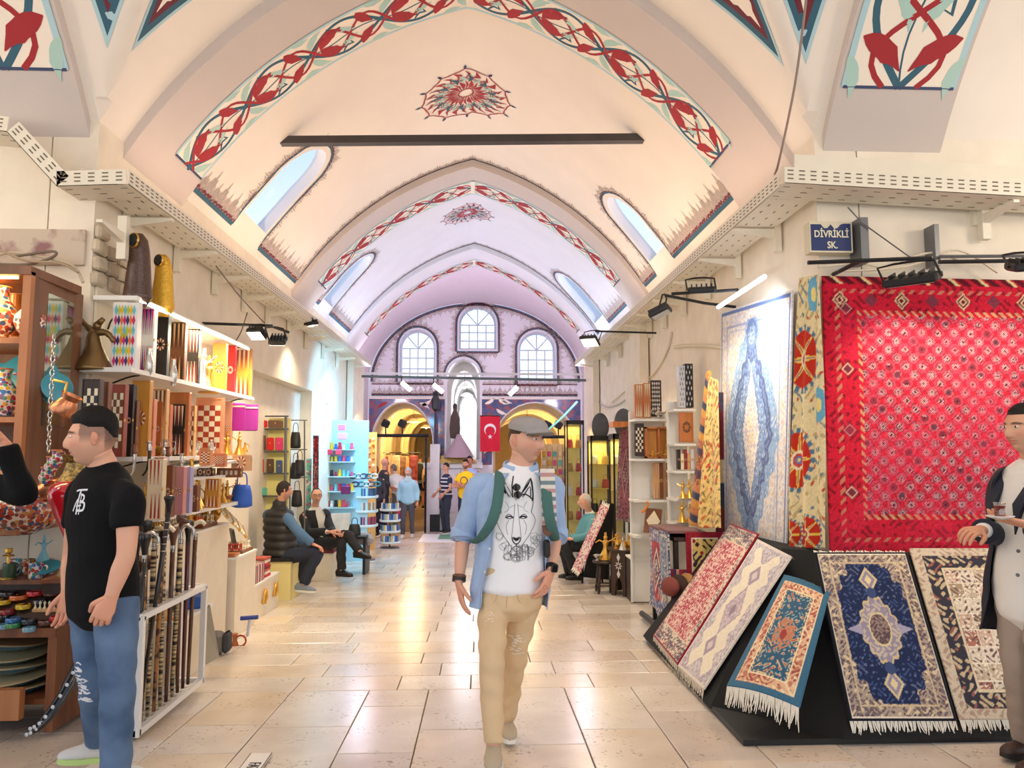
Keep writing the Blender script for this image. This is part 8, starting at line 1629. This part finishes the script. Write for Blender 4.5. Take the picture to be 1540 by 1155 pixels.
# gold souvenir wall at the corner
gw=thing('gold_stall',tuple(at(545,780,15.2)),'stall wall hung with golden souvenirs at the far left corner','stall');Yg=15.3;MB().box(at(526,700,Yg).x,at(566,700,Yg).x,Yg,Yg+.05,zf(Yg),at(526,650,Yg).z).build('board',M('board_amber',(222,176,110),.6),gw);light('AREA','stall_lamp',(-2.2,14.7,2.2),22,(255,210,130),.4,target=(-2.3,15.3,.8),parent=gw)
for r_ in range(7):
 for i in range(7):
  p=at(529+i*5.4,660+r_*10+(i%2)*2,Yg-.04);k=(i*3+r_*5)%4
  MB().lathe([(.001,0),(.028,0),(.034,.012),(.02,.03),(.001,.035)],p,8,rot(PI/2,0,0)).build('gold_charm',[BRASS,COPPER,M('charm_white',(240,226,200),.4),M('charm_red',(190,80,50),.4)][k],smooth=50,label='%s charm on the golden stall wall, %s row from the top, %s from the left'%(['brass','copper','ivory','rust'][k],['first','second','third','fourth','fifth','sixth','seventh'][r_],['first','second','third','fourth','fifth','sixth','last'][i]),cat='charm',group='charms on the golden stall')
# turning racks: bead tubes and postcards
def rack(label,px,y0,y1,Y,tiers,w,kindc,group):
 c=at(px,y1,Y);t=thing('spinner_rack',(c.x,c.y,zf(Y)),label,'rack');zt=at(px,y0,Y).z;zb=max(zf(Y)+.1,c.z);MB().tube([(c.x,Y,zf(Y)),(c.x,Y,zt+.05)],.02,8).build('pole',STEEL,t);MB().lathe([(.001,0),(.2,0),(.2,.02),(.001,.03)],(c.x,Y,zf(Y)),18).build('base',STEEL,t,smooth=40);H=(zt-zb)/tiers
 for k in range(tiers):
  z=zb+H*k;MB().lathe([(.001,0),(w*.9,0),(w,.015),(w,.05),(w*.95,.05),(w*.9,.02),(.001,.02)],(c.x,Y,z),22).build('tray',M('rack_pale',(224,236,240),.4),t,smooth=40)
  for i in range(14):
   a=PI+PI*(i+.5)/14;col,nm=kindc[(i*3+k*2)%len(kindc)];p=Vector((c.x+math.cos(a)*w*.82,Y+math.sin(a)*w*.82,z+.03+H*.3));MB().cbox(p,(w*.15,.02,H*.62),rot(0,0,a+PI/2),bev=.004).build('card',M('rk_%s'%nm,col,.5),label='%s packet in the %s, %s tier, %s from the left'%(nm,label.split(' by')[0].split(' of')[0],['bottom','second','third','fourth','fifth'][k],['1st','2nd','3rd','4th','5th','6th','7th','8th','9th','10th','11th','12th','13th','14th'][i]),cat='packet',group=group)
C1=[((90,60,90),'plum'),((60,90,160),'blue'),((220,210,200),'ivory'),((190,70,90),'rose'),((60,120,130),'teal'),((170,130,90),'tan')];C2=[((60,110,190),'azure'),((120,170,220),'sky'),((230,236,240),'white'),((70,80,120),'navy'),((226,190,90),'gold')]
rack('round rack of bracelet tubes by the seated men',548,728,792,13.4,3,.24,C1,'packets in the bracelet rack');rack('low postcard rack by the walking woman',586,752,828,15.6,4,.22,C2,'packets in the postcard rack')
for i in range(10):
 p=at(531+i*4,716+(i%2)*12,13.2);MB().tube([p+Vector((.06*math.cos(t),0,.04*math.sin(t)))for t in np.linspace(0,2*PI,13)],.015,6).build('bracelet',M('br_%d'%(i%3),[(40,120,130),(60,40,90),(210,220,226)][i%3],.3),smooth=True,label='%s bracelet hooked on top of the round rack, %s from the left'%(['teal','violet','pale'][i%3],['first','second','third','fourth','fifth','sixth','seventh','eighth','ninth','tenth'][i]),cat='bracelet',group='bracelets on the round rack')
# low table with papers by the seated men
lt=thing('low_table',tuple(at(530,838,11.3)),'low black table with boxes beside the man in the suit','table');c=at(532,806,11.4);MB().box(c.x-.3,c.x+.2,11.3,11.8,c.z-.04,c.z).build('top',BLACK,lt)
for x in(c.x-.27,c.x+.17):MB().box(x-.02,x+.02,11.33,11.77,zf(11.5),c.z-.04).build('leg',BLACK,lt)
MB().cbox(at(510,786,11.5),(.34,.03,.28),rot(-.2,0,.2),bev=.005).build('white_board',M('foil_grey',(206,216,222),.4,col2=(226,232,236),vscale=8),label='pale grey display board standing behind the man in the suit',cat='board')
for i in range(4):MB().cbox(Vector((c.x-.2+i*.02,11.5,c.z+.012+i*.022)),(.2,.16,.02),rot(0,0,.1*i),bev=.002).build('box',M('flat_%d'%i,[(206,200,196),(150,60,80),(90,90,96),(222,214,206)][i],.6),label=['white','maroon','grey','ivory'][i]+' flat box piled on the low black table',cat='box',group='flat boxes on the low table')
handbag('slumped black bag on the low table',tuple(at(533,805,11.35)),.2,.26,(36,36,40))
MB().cbox(at(546,810,11.6),(.3,.25,.18),rot(0,.2,.3),bev=.06).build('cloth_bundle',M('bundle_grey',(170,166,172),.9,bump=.4,bscale=12),label='grey cloth bundle heaped beside the low table',cat='bundle')
# cloths hanging behind the men
for i,(x0,x1,y0,y1,Y,fn,lb)in enumerate(((470,479,655,770,11.6,pat_oriental((150,40,52),(60,50,60),(90,40,50),(206,150,140)),'dark red narrow rug hanging at the blue stall'),(448,462,650,780,11.9,pat_floral((206,190,206),(150,160,200),(190,120,150),50),'pale lilac scarf hanging behind the black bags'),(460,468,690,790,11.4,pat_floral((110,190,170),(206,120,150),(230,220,210),40),'mint and pink scarf hanging behind the man in the suit'))):
 rug('hanging_scarf',lb,at(x0,y1,Y),at(x1,y1,Y),at(x0+1,y0,Y),at(x1+1,y0,Y),fn,16,70,thick=.004,cat='scarf',wave=lambda u,v:.02*np.sin(u*7))
# ================================================================ flags
FLR=M('flag_red',(208,24,52),.8,bump=.1,bscale=30);FLW=M('flag_white',(246,240,240),.8)
def flag(label,x0,x1,y0,y1,Y,turn=0.):
 a,b=at(x0,y1,Y),at(x1,y0,Y);w,h=(b.x-a.x)/math.cos(turn),b.z-a.z;t=thing('flag',tuple(a),label,'flag');X=Vector((math.cos(turn),math.sin(turn),0));fn=lambda u,v,o=0:a+X*u*w+Vector((0,0,v*h))+Vector((-math.sin(turn),math.cos(turn),0))*(.02*math.sin(u*7+v*2)*(1-v)-o)
 MB().grid(lambda u,v:fn(u,v),16,16).build('cloth',FLR,t,smooth=True)
 # crescent and star, hung with the hoist upward
 k=w/h;V=[];n=30;cx,cy,r1=.5,.62,.30
 out=[(cx+r1*math.sin(q),cy+r1*k*math.cos(q)*-1)for q in np.linspace(.55,2*PI-.55,n)];inn=[(cx+.24*math.sin(q),cy-.075*k-.24*k*math.cos(q))for q in np.linspace(.72,2*PI-.72,n)]
 out=[(x,2*cy-y)for x,y in out];inn=[(x,2*cy-y)for x,y in inn];out=[(x,2*cy-y)for x,y in out];inn=[(x,2*cy-y)for x,y in inn]
 MB().add([fn(u,v,.006)for u,v in out]+[fn(u,v,.006)for u,v in inn],[(i,i+1,n+i+1,n+i)for i in range(n-1)]).build('crescent',FLW,t)
 st=[(cx+(.13 if i%2==0 else .052)*math.sin(PI*i/5),cy-.36*k+(.13 if i%2==0 else .052)*k*math.cos(PI*i/5))for i in range(10)];MB().add([fn(cx,cy-.36*k,.006)]+[fn(u,v,.006)for u,v in st],[(0,1+i,1+(i+1)%10)for i in range(10)]).build('star',FLW,t)
 MB().tube([fn(-.03,1.01),fn(1.03,1.01)],.012,6).build('rod',BLACK,t)
flag('red flag with white crescent and star behind the capped man',722,752,626,679,20.35);flag('narrow red flag hanging over the blue stall',479,490,607,646,12.6,.6)
# ================================================================ lamp post, fountain and floor plate by the end wall
MET=M('post_iron',(44,48,54),.5);lp=thing('lamp_post',tuple(at(657,772,20.0)),'black iron lamp post beside the left arch','lamp post');c=at(654,770,20.1);c.z=-.55
MB().tube([c,c+Vector((0,0,.3)),at(655,610,20.1)],[.05,.035,.03],8).build('pole',MET,lp);MB().tube([at(655,676,20.1),at(660,682,20.1),at(660,765,20.1)],.045,8).build('bracket_pipe',MET,lp);MB().lathe([(.04,0),(.1,.05),(.12,.3),(.06,.42),(.09,.5),(.001,.56)],at(655,618,20.1),10).build('lantern',MET,lp,smooth=40);MB().box(c.x-.12,c.x+.14,19.9,20.1,-.55,-.1).build('base_box',BLACK,lp)
MARB=M('marble_white',(228,228,228),.4,var=.05);fo=thing('fountain',tuple(at(680,775,20.2)),'white marble fountain front below the middle arch','fountain');a,b=at(641,690,20.2),at(722,790,20.2)
MB().box(a.x,b.x,20.15,20.48,-.6,at(650,697,20.2).z).build('block',MARB,fo);MB().box(a.x-.06,b.x+.06,20.08,20.48,at(650,704,20.2).z,at(650,696,20.2).z).build('cornice',MARB,fo)
for x0,x1 in((646,664),(668,694),(698,716)):p,q=at(x0,716,20.14),at(x1,770,20.14);MB().box(p.x,q.x,20.12,20.16,q.z,p.z).build('panel',PLASF,fo)
MB().box(at(648,700,20.3).x,at(662,700,20.3).x,19.95,20.45,-.58,at(655,668,20.2).z).build('side_column',MARB,fo)
hp=MB();hp.grid(lambda u,v:(at(648,696,20.2).x+(at(717,696,20.2).x-at(648,696,20.2).x)*u,20.0+.4*v,at(650,696,20.2).z+.24*math.sin(PI*u)**.6*math.sin(PI*v)+.03*math.sin(u*40)*math.sin(v*17)),40,10);hp.build('popcorn_heap',M('heap_gold',(222,190,110),.9,bump=.8,bscale=40),smooth=True,label='golden heap of grain on the fountain ledge',cat='heap',kind='stuff')
t=thing('draped_cone',tuple(at(690,690,20.0)),'mauve draped cone standing on the fountain','ornament');c=at(690,688,20.1);MB().lathe([(.42*(1+.12*math.sin(0)),0),(.3,.2),(.16,.42),(.08,.55),(.06,.62),(.001,.64)],c,14).build('drape',M('drape_mauve',(170,148,156),.8),t,smooth=30);MB().tube([c+Vector((0,0,.6)),c+Vector((0,0,1.1))],.03,8).build('rod',WOODD,t)
t=thing('hanging_cloak',tuple(at(683,645,20.3)),'dark brown figure-like cloak hanging in the middle arch','cloak');c=at(684,660,20.35);MB().lathe([(.001,0),(.13,.02),(.15,.3),(.12,.6),(.05,.78),(.06,.86),(.001,.92)],c,12,sy=.6).build('cloth',M('cloak_brown',(84,70,62),.9),t,smooth=40);MB().ell(c+Vector((0,0,.9)),(.06,.05,.08)).build('hood',M('cloak_brown2',(66,54,48),.9),t,smooth=True)
mt=thing('floor_plate',tuple(at(662,792,18.4)),'pale floor plate with green panel near the fountain','floor plate');x0,x1=at(634,792,18.0).x,at(690,792,18.0).x;MB().box(x0,x1,17.0,18.6,zf(17.8)-.03,zf(17.8)+.04).build('slab',MARB,mt);MB().box(x0+.42,x1-.05,17.5,18.4,zf(17.8)+.04,zf(17.8)+.05).build('green_panel',M('panel_green',(90,150,120),.5),mt)
# goods beyond the arches
for i in range(7):
 x=566+i*9;p=at(x,762,23.5+(i%3)*.6);c_=[(200,150,90),(150,60,60),(60,70,110),(222,200,160),(120,80,60)][i%5];t=thing('clothes_rail',tuple(p),'rail of hanging goods inside the left arch, %s from the left'%['first','second','third','fourth','fifth','sixth','seventh'][i],'stall','stalls inside the left arch')if x<640 else None
 if t is None:continue
 MB().cbox(p+Vector((0,.2,1.0)),(.26,.2,1.2),bev=.03).build('garments',M('garm_%d'%(i%5),c_,.9,col2=tuple(min(255,q+50)for q in c_),vscale=6),t);MB().tube([p+Vector((-.2,.2,1.68)),p+Vector((.2,.2,1.68))],.02,6).build('rail',BLACK,t)
for i in range(6):
 x=818+i*8;p=at(x,770,22.5);c_=[(226,90,150),(90,200,200),(240,220,180),(190,150,110),(230,230,236),(200,170,90)][i];t=thing('shop_rack',tuple(p),'tall rack of small goods in the right arch, %s from the left'%['first','second','third','fourth','fifth','sixth'][i],'rack','racks inside the right arch');MB().cbox(p+Vector((0,0,1.1)),(.14,.2,1.9),bev=.01).build('frame',M('rackb_%d'%i,(226,210,170),.6),t)
 for k in range(6):MB().cbox(p+Vector((0,-.12,.4+.27*k)),(.11,.05,.16),bev=.02).build('parcel',M('parc_%d'%((i+k)%6),[(226,90,150),(90,200,200),(240,220,180),(160,110,80),(230,230,236),(206,170,80)][(i+k)%6],.6),t)
for lb,x0,x1,y,Y in(('long black rail across the left arch with spot lamps',545,645,655,19.6),('long dark rail across the right arch',800,866,657,19.6)):
 t=thing('shop_rail',tuple(at(x0,y,Y)),lb,'rail');MB().tube([at(x0,y,Y),at(x1,y,Y)],.05,6).build('bar',BLACK,t)
 for x in(x0+4,x1-4):MB().tube([at(x,y,Y),(at(x,y,Y).x,Y,zf(19))],.03,6).build('post',BLACK,t)
 for f in(.35,.6):p=at(x0+(x1-x0)*f,y-18,Y);MB().cbox(p,(.2,.16,.18),rot(.4,.4,.3),bev=.02).build('spot_head',BLACK,t);MB().tube([p,at(x0+(x1-x0)*f,y,Y)],.02,6).build('stem',BLACK,t)
# ================================================================ lettered strips let into the floor
fs=thing('floor_strip',tuple(at(402,1135,3.9)),'white metal strip with black lettering set in the floor','sign');WS=M('strip_white',(226,220,212),.4);xa,xb=-1.175,-1.065
MB().box(xa,xb,3.1,4.02,-.004,.004).build('plate',WS,fs);MB().box(xb-.004,xb,3.1,4.02,.004,.006).build('edge',BLACK,fs);MB().box(xa,xa+.003,3.1,4.02,.004,.006).build('edge',BLACK,fs)
text('lettering','FATİH B',.085,M('letter_black',(40,36,40),.6),fs,((xa+xb)/2+.004,3.90,.006),(0,-1,0),(1,0,0),.002,align='LEFT',width=.62,bold=False)
MB().box(-1.93,-1.83,3.1,4.02,-.004,.004).build('floor_strip',WS,label='plain white metal strip set in the floor beside the young man',cat='strip')
# ================================================================ faded fresco strip and wires over the cabinet
fw_=MB();fw_.box(-4.5,-2.66,4.97,4.995,at(60,398,4.98).z,at(60,345,4.98).z);fw_.build('fresco_strip',M('fresco',(206,190,170),.9,col2=(150,110,110),vscale=5,mix=.6,soft=.06,bump=.4,bscale=10),label='faded peeling painted strip above the pottery cabinet',cat='fresco')
for i,pp in enumerate(([(-20,388),(20,380),(70,388),(110,400),(125,425)],[(-20,396),(40,398),(80,386),(78,378),(20,386)],[(0,376),(40,392),(90,396),(118,410)])):MB().tube(smooth_path([at(x,y,4.85-.02*i)for x,y in pp],5),.009,6).build('cable',M('cab_%d'%i,[(200,186,160),(120,104,90),(170,150,124)][i],.7),smooth=True,label=['pale','dark','brown'][i]+' loose cable lying on top of the pottery cabinet',cat='cable')
# ================================================================ unseen tray lamps added to light the vaults, and added crossing lamps
tr={o.name:o for o in COL.objects if o.name.startswith('cable_tray')}
def fill_uplight(x,y,z,power,col,aim,nm):
 t=thing('fill_tube_lamp',(x,y,z),'added tube lamp hidden in the %s cable tray, %s along'%('left' if x<0 else 'right',nm),'lamp');MB().tube([(x,y-.75,z),(x,y+.75,z)],.012,8).build('tube',M('tube_glow_%d'%col[2],col,.4,emis=2.),t);MB().box(x-.02,x+.02,y-.76,y+.76,z-.03,z-.014).build('batten',WHITE,t)
 l=light('AREA','lamp',(x,y,z+.02),power,col,.1,parent=t);l.data.shape='RECTANGLE';l.data.size=1.5;l.data.size_y=.05;dz=-(Vector(aim)-Vector((x,y,z))).normalized();dx=Vector((0,1,0));dx=(dx-dz*dx.dot(dz)).normalized();l.rotation_euler=Matrix((dx,dz.cross(dx),dz)).transposed().to_euler()
WARM=(255,222,196);UP=[(5.9,WARM,9),(7.7,WARM,13),(9.5,(255,226,208),13),(11.8,(218,228,255),18),(13.7,(206,222,255),21)]
for k,(y,c,p)in enumerate(UP):
 for s,x,z in((-1,-2.42,3.36),(1,2.16,3.41)):fill_uplight(x,y,z,p,c,(CX-s*.3,y,5.2),['nearest','second','third','fourth','farthest'][k])
def pendant(label,x,y,z,power,col,ceilz):
 t=thing('pendant_lamp',(x,y,z),label,'lamp');MB().tube([(x,y,z+.1),(x,y,ceilz)],.008,6).build('cord',BLACK,t);MB().lathe([(.04,.12),(.1,.1),(.22,0),(.215,0),(.09,.09),(.03,.11)],(x,y,z),24).build('shade',WHITE,t,smooth=50);MB().ell((x,y,z+.02),(.05,.05,.06)).build('bulb',M('bulb_glow',(255,236,200),.4,emis=8),t,smooth=True)
 light('POINT','lamp',(x,y,z-.3),power,col,.25,parent=t)
pendant('added hanging lamp of the crossing, left behind the viewer',-1.6,1.2,3.6,40,(255,226,196),5.2);pendant('added hanging lamp of the crossing, right behind the viewer',1.5,1.0,3.6,40,(255,226,190),5.2);pendant('added hanging lamp over the right side street',4.6,3.2,3.6,60,(255,230,200),5.3);pendant('added hanging lamp over the left side street',-4.6,3.0,3.6,60,(255,226,190),5.3)  # out of view, added as fill for the crossing and side streets
for x,y,z,p,c,lb in((-2.1,23.5,2.5,80,(255,226,170),'lamp hanging in the left passage, near'),(-2.1,29,2.5,90,(255,220,160),'lamp hanging in the left passage, far'),(1.5,23.5,2.5,80,(255,228,180),'lamp hanging in the right passage, near'),(1.5,29,2.5,90,(255,220,160),'lamp hanging in the right passage, far'),(-.47,22.3,3.5,45,(240,240,255),'lamp hanging in the middle passage, near'),(-.47,25.6,3.5,70,(240,240,255),'lamp hanging in the middle passage, second'),(-.47,32,3.5,230,(240,240,255),'lamp hanging in the middle passage, far')):
 pendant(lb,x,y,z,p,c,z+.55)
for x,xa_ in((-2.85,-3.1),(2.6,2.86)):  # unseen lamps added to brighten the far hall
 t=thing('fill_wall_lamp',(xa_,16.5,3.0),'added wall lamp hidden behind the last arch, %s side'%('left' if x<0 else 'right'),'lamp');MB().box(min(x,xa_),max(x,xa_),16.47,16.53,2.98,3.02).build('arm',BLACK,t);MB().lathe([(.001,0),(.09,.02),(.07,.12),(.001,.14)],(x,16.5,2.98),14).build('globe',M('globe_glow',(230,226,255),.4,emis=5),t,smooth=True);light('POINT','lamp',(x-.25*(1 if x>0 else-1),16.6,3.15),125,(240,224,246),.2,parent=t)
